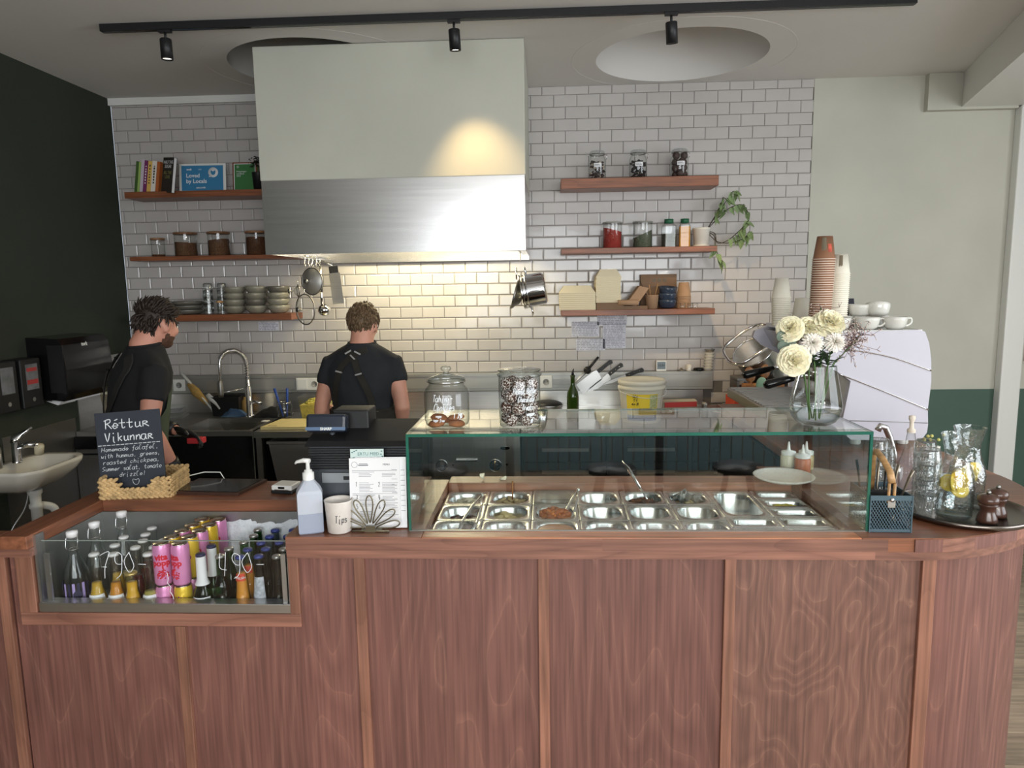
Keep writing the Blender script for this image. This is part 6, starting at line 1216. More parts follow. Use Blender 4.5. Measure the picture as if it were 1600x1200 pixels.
# ---- trailing plant
pp = thing('trailing_plant', 'white potted trailing plant at the end of the spice shelf', 'potted plant', (1.010, 4.755, 1.9845)); G().lathe([(.0001, .008), (.045, .008), (.055, .11), (.058, .112), (.056, .12), (.05, .12), (.046, .10), (.0001, .1)], 30, cap=False).build('pot', PORC, pp); G().lathe([(.0001, 0), (.05, 0), (.054, .010), (.0001, .008)], 24, cap=False).build('saucer', PORC, pp); G().lathe([(.0001, .104), (.047, .1), (.0001, .1)], 20, cap=False).build('soil', col('soil', 50, 38, 30, .9), pp)
PLF = col('variegated_leaf', 132, 154, 106, .5, noise=.35, nscale=14); VINE = col('vine_stem', 60, 52, 42, .7)
def leafm():
    g = G(); rows = [(0, .001), (.15, .55), (.4, .5), (.7, .3), (1, .01)]; v = []
    for t, w_ in rows: v += [(-w_ * .5, t, .08 * abs(w_)), (0, t, -.06 * math.sin(t * 3)), (w_ * .5, t, .08 * abs(w_))]
    return g.add(v, [(i * 3 + j, i * 3 + j + 1, i * 3 + j + 4, i * 3 + j + 3) for i in range(4) for j in range(2)], 0, True).mesh('leaf', PLF)
lm = leafm(); rr = random.Random(11)
vines = [[(.03, 0, .10), (.08, -.02, .19), (.14, -.02, .27), (.185, -.03, .34), (.215, -.03, .335)], [(.03, 0, .10), (.07, -.02, .17), (.11, -.02, .25), (.13, -.02, .31)], [(.03, 0, .10), (.10, -.02, .18), (.17, -.03, .24), (.25, -.02, .26), (.29, -.02, .21)], [(.03, 0, .10), (.075, -.05, .08), (.09, -.06, .02), (.16, -.04, .035), (.24, -.03, .10), (.295, -.02, .16)], [(.03, 0, .1), (.072, -.06, .06), (.078, -.08, -.02), (.105, -.08, -.08), (.125, -.08, -.10)], [(.03, 0, .10), (.09, -.05, .03), (.18, -.03, .02), (.27, -.02, .05), (.30, -.02, .09)]]
for vi, V in enumerate(vines):
    S = smooth(V, 5); G().tube(S, .0026, 6).build('vine', VINE, pp); n = len(S)
    for q in range(int(n * (.4 if vi in (3, 5) else .65))):
        t = n - 1 - q * (1 if vi != 4 else 2)
        if t < n * .35 and vi != 1: break
        p = S[t]; o = link('leaf', lm, pp, p, (rr.uniform(-1.8, -.6), rr.uniform(-.6, .6), rr.uniform(-1.2, 1.2) + PI)); s_ = rr.uniform(.042, .075); o.scale = (s_, s_ * 1.15, s_)
# ---- takeaway shelf
ZS = 1.5885
def trap(w_, d_, h_, t): return G().rings([L4(w_ * .5, d_ * .5, 0), L4(w_ * .5, d_ * .5, h_ - t), L4(w_ * .36, d_ * .36, h_)], 0, False)
tm1 = G().rings([L4(.115, .09, 0), L4(.117, .092, .0115), L4(.085, .062, .058), L4(.082, .06, .056), L4(.112, .087, .010)], 0, False, False).mesh('takeaway_tray', FIBRE); tm2 = G().rings([L4(.079, .079, 0), L4(.081, .081, .0105), L4(.052, .052, .058), L4(.05, .05, .056), L4(.076, .076, .009)], 0, False, False).mesh('takeaway_tray', FIBRE)
g2 = tm1; 
def closed(me, w_, d_, z): bm = bmesh.new(); bm.from_mesh(me); vs = [bm.verts.new(p) for p in L4(w_, d_, z)]; bm.faces.new(vs); bm.to_mesh(me); bm.free()
closed(tm1, .085, .062, .058); closed(tm2, .052, .052, .058)
for k in range(9): tag(link('takeaway_tray', tm1, None, (.203 + random.uniform(-.002, .002), 4.745, ZS + k * .0125)), 'cream fibre takeaway tray in the low wide stack', 'takeaway tray', 'wide takeaway trays')
nb = thing('flat_carton_base', 'flat brown cardboard box under the tall tray stack', 'box', (.41, 4.745, ZS)); G().box(-.085, .09, -.095, .09, 0, .045).build('carton', KRAFTD, nb)
for k in range(15): tag(link('takeaway_tray', tm2, None, (.403 + random.uniform(-.002, .002), 4.745, ZS + .0455 + k * .0112)), 'cream fibre takeaway tray in the tall narrow stack', 'takeaway tray', 'narrow takeaway trays')
kb = thing('open_kraft_box', 'open brown cardboard box with a raised flap', 'box', (.565, 4.735, ZS)); G().box(-.065, .09, -.07, .08, 0, .022).build('carton', KRAFTD, kb); G().prism([(-.05, .03), (.02, .022), (.10, .135), (.04, .15)], -.06, .07, 'y').build('flap', KRAFT, kb); G().tube([(-.10, -.08, .045), (.03, -.08, .045)], .018, 10).build('rolled_edge', KRAFT, kb)
kc = thing('standing_carton', 'flattened brown carton with green print standing against the tiles', 'box', (.751, 4.835, ZS)); G().box(-.12, .12, 0, .03, 0, .225, 0, .002).build('carton', KRAFTD, kc); G().box(-.12, .12, -.0008, 0, .14, .143).build('fold_line', DARKWOOD, kc)
for k in range(3): G().torus((-.03 + k * .035, -.001, .185), .009, .0012, 16, 5, 'y').build('printed_mark', TEAL, kc)
ku = thing('kraft_cup', 'kraft paper cup full of wooden cutlery', 'cup', (.693, 4.735, ZS)); G().lathe([(.0001, 0), (.036, 0), (.044, .088), (.046, .09), (.042, .088), (.034, .004), (.0001, .004)], 28, cap=False).build('cup_body', KRAFT, ku)
for k, (dx, dz, m_, lb) in enumerate([(.035, .155, BEECH, 'pale wooden knife leaning right in the kraft cup'), (-.02, .15, BEECH, 'pale wooden fork upright in the kraft cup'), (-.045, .13, KRAFT, 'brown wooden spoon leaning left in the kraft cup'), (-.08, .185, BLACK, 'black straw leaning far left in the kraft cup')]): simple('wooden_cutlery', lb, 'cutlery', (.693, 4.735 + (k - 1.5) * .012, ZS + .008), G().tube([(0, 0, 0), (dx * .6, 0, dz * .6), (dx, 0, dz)], [.004, .005, .009 if k < 3 else .004], 6, sx=.35), m_, grp='cutlery in the kraft cup')
BBL = MAT('dark_blue_glaze', rgb(52, 64, 82), .2, noise=.3, nscale=20, coat=.4)
bbm = G().lathe([(.0001, 0), (.032, 0), (.052, .012), (.060, .045), (.061, .058), (.058, .058), (.055, .045), (.0001, .008)], 32, cap=False).mesh('blue_bowl', BBL)
for k in range(3): o = link('blue_bowl', bbm, None, (.796, 4.75, ZS + k * .042), (0, -.12 if k == 2 else 0, k)); tag(o, f'dark blue glazed bowl, {["bottom", "middle", "tilted top"][k]} one of the stack', 'bowl', 'dark blue bowls')
ktm = G().lathe([(.0001, .092), (.03, .092), (.0325, .09), (.0455, .006), (.047, .004), (.046, 0), (.0445, .003)], 28, cap=False).mesh('kraft_bowl', KRAFT)
for k in range(9): tag(link('kraft_bowl', ktm, None, (.905, 4.76, ZS + k * .0095)), 'upturned kraft paper cup in the stack beside the blue bowls', 'cup', 'kraft cups on the takeaway shelf')
for k, x in enumerate((.885, .935, .965)): t = thing('shot_glass', ['tiny clear glass before the kraft cups, left one', 'tiny clear glass before the kraft cups, middle one', 'tiny clear glass before the kraft cups, right one'][k], 'glass', (x, 4.69, ZS), 0, 'tiny glasses on the takeaway shelf'); G().lathe([(.0001, 0), (.015, 0), (.017, .004), (.019, .036), (.018, .036)], 18, cap=False).build('glass_body', CLEAR, t)
# ---- printed sheets stuck to the tiles
PRN = MAT('faint_printed_sheet', rgb(206, 206, 214), .7, noise=.18, nscale=30)
def sheetw(label, x, z, w_, h_): 
    s = thing('wall_notice', label, 'notice', (x, WY - .0035, z)); G().box(-w_ / 2, w_ / 2, -.001, 0, -h_ / 2, h_ / 2).build('sheet', PRN, s); g = G(); rr = random.Random(int(z * 999))
    for r in range(int(h_ / .011)):
        xx = -w_ / 2 + .006
        while xx < w_ / 2 - .02: l_ = rr.uniform(.008, .03); g.box(xx, min(xx + l_, w_ / 2 - .005), -.0013, -.001, -h_ / 2 + .006 + r * .011, -h_ / 2 + .011 + r * .011); xx += l_ + .006
    g.build('print', col('lilac_grey_print', 160, 160, 174, .8), s)
sheetw('small printed table taped under the plate shelf', -1.935, 1.50, .145, .062); sheetw('printed list taped left under the takeaway shelf', .265, 1.452, .19, .10); sheetw('printed list taped right under the takeaway shelf', .462, 1.40, .155, .165); sheetw('printed list taped lowest under the takeaway shelf', .30, 1.345, .2, .08); sheetw('blank pale note just under the takeaway shelf', .445, 1.515, .20, .075)
# ================================================================== HANGING PANS UNDER THE HOOD
def hook(x, y, label): return simple('s_hook', label, 'hook', (x, y, 1.957), G().tube(smooth([(0, -.012, -.004), (0, 0, .008), (0, .010, -.002), (0, .0, -.03), (0, -.012, -.05), (0, 0, -.062), (0, .012, -.05)], 4), .0022, 6), CHROME, grp='hooks on the hood rail')
HXL = hx0 + .05; hn = ['nearest', 'second', 'third', 'fourth', 'farthest']
for k in range(5): hook(HXL, 4.44 + k * .075, f'wire hook on the left hood rail, {hn[k]} one')
def lidpan(label, p, r_, glass, tilt):
    l = thing('lid_on_hook', label, 'lid', p); Mx = Matrix.Rotation(R(tilt), 4, 'Z') @ Matrix.Rotation(R(90), 4, 'X')
    G().lathe([(.0001, .03), (r_ * .5, .022), (r_ * .85, .008), (r_, 0)], 34, cap=False).T(Mx).build('disc', glass, l); G().torus((0, 0, 0), r_, .004, 36, 8).T(Mx).build('rim', STEEL_D if glass is not CHROME else CHROME, l); G().lathe([(.006, .03), (.006, .045), (.016, .052), (.014, .062), (.0001, .064)], 16, cap=False).T(Mx).build('knob', STEEL_D, l)
    G().tube([(0, 0, r_), (0, 0, r_ + .03)], .002, 6).build('hanging_loop', CHROME, l)
lidpan('round steel lid hanging on the left hood rail', (HXL + .02, 4.50, 1.80), .085, MAT('steel_lid', (.72, .71, .68, 1), .45, .9), -25)
lidpan('large glass lid hanging lowest at the left of the hood', (HXL - .01, 4.43, 1.625), .095, CLEAR, -35)
lidpan('small dark-rimmed glass lid hanging in front of the large one', (HXL - .045, 4.42, 1.74), .035, CLEAR, -60)
ld = thing('hanging_ladle', 'steel ladle hanging behind the lids', 'ladle', (HXL + .05, 4.58, 1.90)); G().tube([(-.05, -.01, .055), (-.02, 0, .03), (0, 0, 0)], .002, 6).build('hanging_loop', CHROME, ld); G().tube([(0, 0, 0), (0, 0, -.2), (.0, .0, -.25)], .006, 8, sx=1.4).build('handle', CHROME, ld); G().ell((0.015, 0, -.285), (.042, .042, .04), 18, 10).build('ladle_bowl', CHROME, ld); G().box(-.01, .01, -.006, .006, -.17, -.05, 0, .003).build('grip', BLACK, ld)
gr = thing('hanging_grater', 'flat steel grater hanging rightmost on the left rail', 'grater', (HXL + .10, 4.70, 1.90)); G().tube([(-.10, -.01, .055), (-.04, 0, .02), (0, 0, 0)], .002, 6).build('hanging_loop', CHROME, gr); G().box(-.035, .04, -.002, .002, -.25, -.045).T(Matrix.Rotation(R(-5), 4, 'Y')).build('blade', STEEL_D, gr); G().box(-.03, .03, -.004, .004, -.045, .0).T(Matrix.Rotation(R(-5), 4, 'Y')).build('grip', BLACK, gr)
ch = thing('hanging_saucepan', 'steel saucepan hanging by its loop at the right end of the hood', 'saucepan', (hx1 + .0, 4.36, 1.86)); Mx = TR(.0, 0, -.135, 0, 0, R(-78) * -1) 
Mx = Matrix.Translation((.03, 0, -.135)) @ Matrix.Rotation(R(-100), 4, 'Y')
G().lathe([(.0001, -.075), (.080, -.075), (.098, -.06), (.102, .07), (.107, .075), (.099, .075), (.095, -.055), (.0001, -.068)], 36, cap=False).T(Mx).build('pot_body', CHROME, ch); G().torus((0, 0, .04), .1035, .004, 36, 8).T(Mx).build('rim_band', CHROME, ch); G().torus((0, 0, .062), .1035, .003, 36, 8).T(Mx).build('rim_band', CHROME, ch)
for s in (1, -1): G().tube(smooth([(s * .10, -.03, .03), (s * .135, -.03, .03), (s * .14, .03, .03), (s * .10, .03, .03)]), .006, 8).T(Mx).build('loop_handle', CHROME, ch)
hook(hx1 - .05, 4.36, 'wire hook carrying the saucepan at the right hood rail'); hook(hx1 - .05, 4.44, 'spare wire hook at the right hood rail')
sc2 = thing('hanging_strainer', 'steel strainer hanging in front of the saucepan mouth', 'strainer', (hx1 - .075, 4.38, 1.86)); Mx = Matrix.Translation((-.015, 0, -.16)) @ Matrix.Rotation(R(-75), 4, 'Y'); G().lathe([(.0001, -.06), (.05, -.045), (.08, -.01), (.088, 0), (.092, 0), (.082, -.014), (.0001, -.064)], 30, cap=False).T(Mx).build('bowl', STEEL_D, sc2); G().tube([(-.0, 0, -.07), (0, 0, 0)], .005, 6).build('handle', CHROME, sc2)
# ================================================================== THE TWO COOKS
def ring(c, rx, ry, n=28, tilt=0): return [(c[0] + rx * math.cos(2 * PI * k / n), c[1] + ry * math.sin(2 * PI * k / n), c[2] + tilt * ry * math.sin(2 * PI * k / n)) for k in range(n)]
def hand_geo(w, fdir, side, sc_=1.0):
    """five-fingered, loosely curled hand: w wrist, fdir pointing direction, side = thumb direction"""
    g = G(); f = Vector(fdir).normalized(); s = Vector(side); s = (s - f * s.dot(f)).normalized(); n = f.cross(s)
    w = Vector(w); P = lambda a, b, c=0: w + (f * a + s * b + n * c) * sc_
    g.tube([P(-.01, 0), P(.03, 0), P(.07, .002), P(.092, .002)], [.026 * sc_, .034 * sc_, .039 * sc_, .034 * sc_], 12, sx=1)
    for p in range(len(g.v)): v = Vector(g.v[p]) - w; g.v[p] = tuple(w + v - n * (v.dot(n) * .5))
    cn = 1 if n.z < 0 else -1
    for k, (b, l) in enumerate(((.030, .070), (.011, .080), (-.009, .074), (-.028, .058))):
        g.tube([P(.075, b), P(.095, b * 1.05), P(.095 + l * .45, b * 1.1, cn * .010), P(.095 + l * .78, b * 1.1, cn * .028), P(.095 + l * .88, b * 1.1, cn * .045)], [.010 * sc_, .0098 * sc_, .0092 * sc_, .0085 * sc_, .0065 * sc_], 8)
    g.tube([P(.015, .022), P(.045, .046, cn * .006), P(.072, .058, cn * .016), P(.095, .056, cn * .026)], [.014 * sc_, .0125 * sc_, .011 * sc_, .008 * sc_], 8)
    return g
def person(label, loc, rz, P):
    o = thing('person', label, 'person', loc, rz)
    ln = P['lean']                                   # forward shift of the upper body
    def cy(z): return ln * max(0, (z - .95) / .5) ** 1.3
    TOR = [(.86, .160, .112), (.93, .168, .118), (1.0, .160, .112), (1.08, .155, .106), (1.18, .172, .116), (1.27, .190, .121), (1.325, .186, .116), (1.375, .145, .100), (1.42, .098, .082), (1.455, .068, .068)]
    k = P['h']; TOR = [(z * k, a * P['w'], b * P['w']) for z, a, b in TOR]
    nb = Vector((0, cy(1.46), 1.455)) * k; hd = nb + Vector(P['head']); yaw = P['hyaw']; Mh = Matrix.Translation(hd) @ Euler((P['hpitch'], 0, yaw)).to_matrix().to_4x4()
    # skin: head, neck, arms in one surface
    g = G(); g.rings([ring((0, cy(z) * k, z), a * .93, b * .93) for z, a, b in TOR], 0)
    g.tube([nb + Vector((0, 0, -.05)), nb, nb.lerp(hd, .55) + Vector((0, -.008, 0)), hd + Vector((0, -.01, -.03))], [.072, .066, .062, .062], 16)
    i0 = len(g.v); g.ell((0, -.008, .022), (.074, .093, .088), 22, 14); g.ell((0, .018, -.038), (.060, .070, .075), 18, 12); g.ell((0, .052, -.078), (.034, .034, .028), 12, 8)
    g.tube([(0, .080, .012), (0, .100, -.012), (0, .108, -.028), (0, .088, -.036)], [.009, .012, .015, .010], 8)
    for s in (-1, 1): g.ell((s * .076, -.004, -.012), (.011, .020, .032), 10, 8); g.ell((s * .03, .074, -.02), (.024, .02, .026), 10, 8)
    g.ell((0, .078, -.055), (.024, .016, .010), 10, 6); g.T(Mh, i0)
    sh = {}
    for s, A in ((-1, P['armL']), (1, P['armR'])):
        S = Vector((s * .176 * P['w'], cy(1.36), 1.325)) * 1; S.z *= k; S.y *= k; E = Vector(A[0]); W = Vector(A[1]); sh[s] = (S, E, W)
        g.tube([S + Vector((-s * .05, 0, .0)), S, S.lerp(E, .4), S.lerp(E, .8), E, E.lerp(W, .3), E.lerp(W, .75), W, W + (W - E).normalized() * .03], [.055, .058, .050, .044, .043, .044, .034, .028, .026], 14)
    body = remesh(g, .009, 5, 'body', [P['skin']], o)
    # eyes, mouth
    for s in (-1, 1): G().ell((s * .030, .080, .0), (.012, .008, .008), 12, 8).T(Mh).build('eye', PORC, o); G().ell((s * .030, .0865, .0), (.005, .003, .005), 10, 6).T(Mh).build('iris', INK, o); G().tube([(s * .012, .088, .020), (s * .03, .088, .025), (s * .048, .078, .020)], .0035, 6).T(Mh).build('eyebrow', P['hair'], o)
    G().tube([(-.022, .084, -.055), (0, .095, -.057), (.022, .084, -.055)], .0035, 6).T(Mh).build('lips', col('lips', 170, 100, 92, .5), o)
    # hair: scalp shell and tufts
    c = G().ell((0, -.009, .026), (.079, .099, .093), 26, 18); hl = P['hairline']
    keep = []
    for q in c.f:
        m = sum((Vector(c.v[i]) for i in q), Vector()) / len(q)
        if hl(m): keep.append(q)
    c.f = keep; c.m = [0] * len(keep); c.s = [True] * len(keep)
    rr = random.Random(P['seed']); n = 0
    while n < P['tufts']:
        a, e = rr.uniform(0, 2 * PI), math.asin(rr.uniform(-.75, 1)); d = Vector((math.cos(a) * math.cos(e), math.sin(a) * math.cos(e), math.sin(e))); p = Vector((d.x * .077, -.009 + d.y * .097, .026 + d.z * .091))
        if not hl(p): continue
        n += 1; t = Vector(P['flow'](p)); t = (t - d * t.dot(d)); t = t.normalized() if t.length > .01 else t; L = P['hl'] * rr.uniform(.6, 1.3); j = Vector((rr.gauss(0, .25), rr.gauss(0, .25), rr.gauss(0, .25)))
        up_ = P['lift'] * rr.uniform(.3, 1.2); v = (t + d * up_ + j * P['mess']).normalized(); c.tube([p - d * .004, p + v * L * .5 + d * .003, p + (v * .9 + t * .3 + j * .3 * P['mess']).normalized() * L], [.0065, .0055, .0008], 4)
    c.T(Mh); c.build('hair', P['hair'], o)
    if P.get('beard'):
        b = G().ell((0, .019, -.040), (.0605, .0705, .0755), 36, 26).ell((0, .053, -.080), (.035, .035, .029), 18, 12); keep = []
        for q in b.f:
            m = sum((Vector(b.v[i]) for i in q), Vector()) / len(q)
            if m.z < -.052 + .55 * max(0, .05 - m.y) and m.y > .002 and not (abs(m.x) < .022 and m.z > -.066 and m.y > .06): keep.append(q)
        b.f = keep; b.m = [0] * len(keep); b.s = [True] * len(keep); b.T(Mh).build('beard', P['beard'], o)
    # t-shirt
    t = G(); t.rings([ring((0, cy(z) * k, z), a + .010, b + .012, 28) for z, a, b in TOR[1:10]], 0)
    t.tube([Vector((-.16 * P['w'], cy(1.36) * k, 1.335 * k)), Vector((-.08, cy(1.38) * k, 1.375 * k)), Vector((0, cy(1.4) * k, 1.40 * k)), Vector((.08, cy(1.38) * k, 1.375 * k)), Vector((.16 * P['w'], cy(1.36) * k, 1.335 * k))], [.06, .068, .07, .068, .06], 14)
    for s in (-1, 1):
        S, E, W = sh[s]; t.tube([S + Vector((-s * .06, 0, -.005)), S + Vector((s * .004, 0, .006)), S.lerp(E, .25), S.lerp(E, P['sleeve'])], [.060, .064, .064, .060], 14)
    remesh(t, .010, 8, 't_shirt', [P['tee']], o)
    G().torus((0, 0, 0), .074, .007, 28, 8).T(Matrix.Translation(nb + Vector((0, .002, -.002))) @ Matrix.Rotation(.1, 4, 'X')).build('collar', P['tee'], o)
    # trousers and shoes
    t = G(); t.rings([ring((0, 0, z * k), a, b) for z, a, b in ((.80, .165, .12), (.88, .172, .124), (.96, .168, .118), (1.0, .160, .112))], 0)
    for s in (-1, 1): t.tube([(s * .085, 0, .86 * k), (s * .095, .005, .65), (s * .10, .01, .46), (s * .105, 0, .25), (s * .108, -.01, .06)], [.095, .085, .068, .058, .056], 16)
    remesh(t, .012, 4, 'trousers', [MAT('black_trousers', rgb(26, 26, 28), .9)], o)
    for s in (-1, 1): G().rings([[(s * .108 + x, y + .045, z) for x, y in rrect(w_, l_, .035, 4)] for w_, l_, z in ((.095, .27, 0), (.10, .275, .03), (.085, .24, .055), (.075, .13, .09))], 0).build('shoe', BLACK, o)
    def surf(x, z, off=.018):
        for (z0, a0, b0), (z1, a1, b1) in zip(TOR, TOR[1:]):
            if z0 <= z <= z1: q = (z - z0) / (z1 - z0); a = a0 + (a1 - a0) * q; b = b0 + (b1 - b0) * q; break
        else: a, b = TOR[-2][1:]
        return Vector((x, cy(z / k) * k - (b + off) * math.sqrt(max(.05, 1 - (x / (a + off)) ** 2)), z))
    def strap(pts, w_=.034, name='apron_strap'):
        q = smooth([(x, 0, z) for x, z in pts], 6); v = []
        for i, p in enumerate(q):
            d = (q[min(i + 1, len(q) - 1)] - q[max(i - 1, 0)]).normalized(); n_ = Vector((-d.z, 0, d.x)) * w_ / 2
            for s in (-1, 1):
                e = p + n_ * s; v.append(surf(e.x, e.z, .017)); 
            for s in (1, -1): e = p + n_ * s; v.append(surf(e.x, e.z, .023))
        n_ = len(q); return G().rings([[v[i * 4 + j] for j in range(4)] for i in range(n_)], 0, False).build(name, P['strap'], o)
    return o, sh, surf, strap, TOR, cy
# --- the cook at the tiled wall, seen from behind
HAIRB = MAT('light_brown_hair', rgb(98, 78, 56), .6, noise=.35, nscale=40); HAIRD = MAT('dark_brown_hair', rgb(44, 33, 27), .6, noise=.3, nscale=40)
def hl2(p): return p.z > -.035 + (.055 if p.y > .045 else 0) + (.03 if p.y > .075 else 0) and not (abs(p.x) > .066 and p.z < .0 and p.y > -.03)
P2 = dict(lean=.03, h=1.0, w=1.0, head=(.005, .03, .098), hyaw=R(-12), hpitch=R(-14), armL=((-.238, -.01, 1.085), (-.12, .22, 1.0)), armR=((.225, -.03, 1.105), (.185, .10, .955)), skin=SKIN, hair=HAIRB, hairline=hl2, seed=4, tufts=520, flow=lambda p: (0, -.3 if p.z > .06 else 0, -1 if p.z < .1 else -.2), hl=.030, lift=.16, mess=.5, tee=TEE2, sleeve=.42, strap=APRON)
c2, sh, surf, strap, TOR, cy = person('cook in black t-shirt and crossed apron straps with back turned at the prep table', (-1.022, 3.85, 0), 0, P2)
strap([(-.066, 1.42), (-.034, 1.40), (-.008, 1.362), (.01, 1.31), (.065, 1.19), (.085, 1.09)]); strap([(.05, 1.425), (.0, 1.405), (-.045, 1.372), (-.09, 1.32), (-.125, 1.19), (-.13, 1.09)])
for x, z, a in ((-.05, 1.411, -.5), (.004, 1.407, .5), (-.02, 1.384, .8), (-.096, 1.308, .25), (.014, 1.296, -.25)): p = surf(x, z, .026); G().box(-.019, .019, -.002, .002, -.004, .004).T(Matrix.Translation(p) @ Matrix.Rotation(a, 4, 'Y')).build('buckle', STEEL_H, c2)
g = G(); n = 36
for z, e in ((.62, .05), (.80, .036), (.95, .026), (1.03, .022), (1.09, .022)):
    a, b = .165 + e, .118 + e; g.v += [((a) * math.sin(R(-150 + 300 * q / n)), b * math.cos(R(-150 + 300 * q / n)), z) for q in range(n + 1)]
for r in range(4):
    for q in range(n): i = r * (n + 1) + q; g.f.append([i, i + 1, i + n + 2, i + n + 1]); g.m.append(0); g.s.append(True)
g.build('apron_skirt', APRON, c2)
G().rings([ring((0, .0, z), a, b, 36) for z, a, b in ((1.055, .176, .132), (1.058, .181, .137), (1.098, .177, .131), (1.10, .171, .126))], 0, True, False).build('apron_waistband', APRON, c2)
G().tube(smooth([(-.18, -.03, 1.03), (-.10, -.125, 1.045), (.0, -.145, 1.035), (.10, -.125, 1.02), (.18, -.03, 1.03)]), .010, 6, sx=.5).build('apron_tie', APRON, c2)
for x, z in ((-.135, 1.085), (.105, 1.085), (.085, 1.072)): p = surf(x, z, .030); G().lathe([(.008, 0), (.008, .003), (.004, .004), (.0001, .002)], 12, cap=False).T(Matrix.Translation(p) @ Matrix.Rotation(R(90), 4, 'X')).build('brass_button', BRS, c2)
S, E, W = sh[1]; d = (W - E).normalized(); remesh(hand_geo(W + d * .012, d + Vector((-.2, .3, 0)), (-1, .2, 0)), .0042, 3, 'glove', [BLACK], c2)
g = G()
for q in range(16): a = 2 * PI * q / 16; u_ = d.cross(Vector((1, 0, 0))).normalized(); v_ = d.cross(u_); p = W - d * .012 + (u_ * math.cos(a) + v_ * math.sin(a)) * .033; g.ell(p, .0055, 8, 6)
g.build('bead_bracelet', PORC, c2)
S, E, W = sh[-1]; d = (W - E).normalized(); remesh(hand_geo(W + d * .008, d + Vector((.1, .3, -.2)), (1, .2, .2)), .0042, 3, 'hand', [SKIN], c2)
G().torus((.082, -.03, .0), .007, .0012, 12, 5, 'x').T(Matrix.Translation(Vector((0, cy(1.46), 1.455)) + Vector((.01, .03, .09)))).build('earring', CHROME, c2)
# --- the cook at the left, turned to the sink
def hl1(p): return p.z > -.045 + (.10 if p.y > .045 else 0) + (.03 if p.y > .08 else 0) and not (abs(p.x) > .05 and p.z < .034 and p.y > -.045)
P1 = dict(lean=.08, h=1.03, w=1.0, head=(.0, .07, .092), hyaw=R(16), hpitch=R(-12), armL=((-.25, .06, 1.14), (-.04, .20, 1.06)), armR=((.235, .0, 1.13), (.215, .10, .93)), skin=SKIN2, hair=HAIRD, hairline=hl1, seed=9, tufts=520, flow=lambda p: (0, .9 if p.z > .04 else -.1, .5 if p.z > .04 else -1), hl=.042, lift=.55, mess=1.0, tee=TEE, sleeve=.5, strap=MAT('black_webbing', rgb(30, 28, 27), .8), beard=MAT('brown_beard', rgb(84, 56, 42), .8, noise=.3, nscale=80))
c1, sh, surf, strap, TOR, cy = person('bearded cook with messy dark hair in black t-shirt behind the chalkboard', (-2.0, 3.27, 0), R(-42), P1)
strap([(-.072, 1.455), (-.11, 1.41), (-.12, 1.36), (-.09, 1.25), (.0, 1.13), (.08, 1.06)], .028); strap([(.072, 1.455), (.108, 1.41), (.11, 1.36), (.06, 1.25), (-.03, 1.13), (-.10, 1.06)], .028)
for x, z in ((-.108, 1.435), (-.12, 1.38)): p = surf(x, z, .026); G().box(-.016, .016, -.003, .003, -.005, .005).T(Matrix.Translation(p)).build('buckle', GBLACK, c1)
g = G(); n = 24; cyf = lambda z: cy(z / 1.03) * 1.03
for z, e, half in ((.55, .05, 110), (.80, .036, 105), (1.0, .024, 100), (1.06, .024, 95), (1.20, .026, 55), (1.36, .022, 42)):
    a, b = .165 + e, .118 + e; g.v += [(a * math.sin(R(-half + 2 * half * q / n)), cyf(z) + b * math.cos(R(-half + 2 * half * q / n)), z) for q in range(n + 1)]
for r in range(5):
    for q in range(n): i = r * (n + 1) + q; g.f.append([i, i + 1, i + n + 2, i + n + 1]); g.m.append(0); g.s.append(True)
g.build('apron_bib', APRON_G, c1)
for s in (1, -1):
    S, E, W = sh[s]; d = (W - E).normalized(); remesh(hand_geo(W + d * .008, d + Vector((0, .35, -.15)), (-s, .2, .2)), .0042, 3, 'glove', [BLACK], c1)
    G().tube([W - d * .035, W + d * .012], [.038, .033], 16).build('glove_cuff', BLACK, c1)
S, E, W = sh[-1]; q_ = Matrix.Translation((-2.0, 3.27, 0)) @ Matrix.Rotation(R(-42), 4, 'Z') @ (W + (W - E).normalized() * .10 + Vector((.0, .03, -.03)))
simple('red_sponge', 'red sponge in the gloved hand of the bearded cook', 'sponge', q_, G().box(-.04, .04, -.025, .025, -.015, .015, 0, .005), col('red_sponge', 190, 50, 54, .9))
# ================================================================== ESPRESSO MACHINE AND CUPS
em = thing('espresso_machine', 'white espresso machine seen from its side on the return counter', 'espresso machine', (0, 0, 0))
EMW = MAT('satin_white_enamel', rgb(196, 193, 203), .3, coat=.3)
prof = [(1.06, 1.505), (1.12, 1.528), (1.30, 1.540), (1.53, 1.546), (1.556, 1.538), (1.575, 1.49), (1.588, 1.42), (1.594, 1.33), (1.587, 1.212), (1.592, 1.15), (1.590, 1.115), (1.575, 1.092), (1.54, 1.081), (1.28, 1.085), (1.262, 1.10), (1.24, 1.168), (1.248, 1.215), (1.266, 1.335), (1.21, 1.375), (1.09, 1.435), (1.05, 1.475)]
ym0, ym1 = 3.0, 3.70
for y in (ym0, ym1 - .03): G().prism(prof, y, y + .03, 'y').build('side_panel', EMW, em)
G().prism([(1.10, 1.515), (1.53, 1.53), (1.565, 1.5), (1.57, 1.12), (1.30, 1.10), (1.28, 1.2), (1.30, 1.36), (1.15, 1.43)], ym0 + .03, ym1 - .03, 'y').build('body', STEEL_H, em)
G().box(1.12, 1.55, ym0 + .01, ym1 - .01, 1.528, 1.546).build('cup_rack', STEEL_H, em)
def strip(P, w_=.0035): return G().tube(smooth([(x, ym0 - .002, z) for x, z in P], 6), w_, 6).build('chrome_line', CHROME, em)
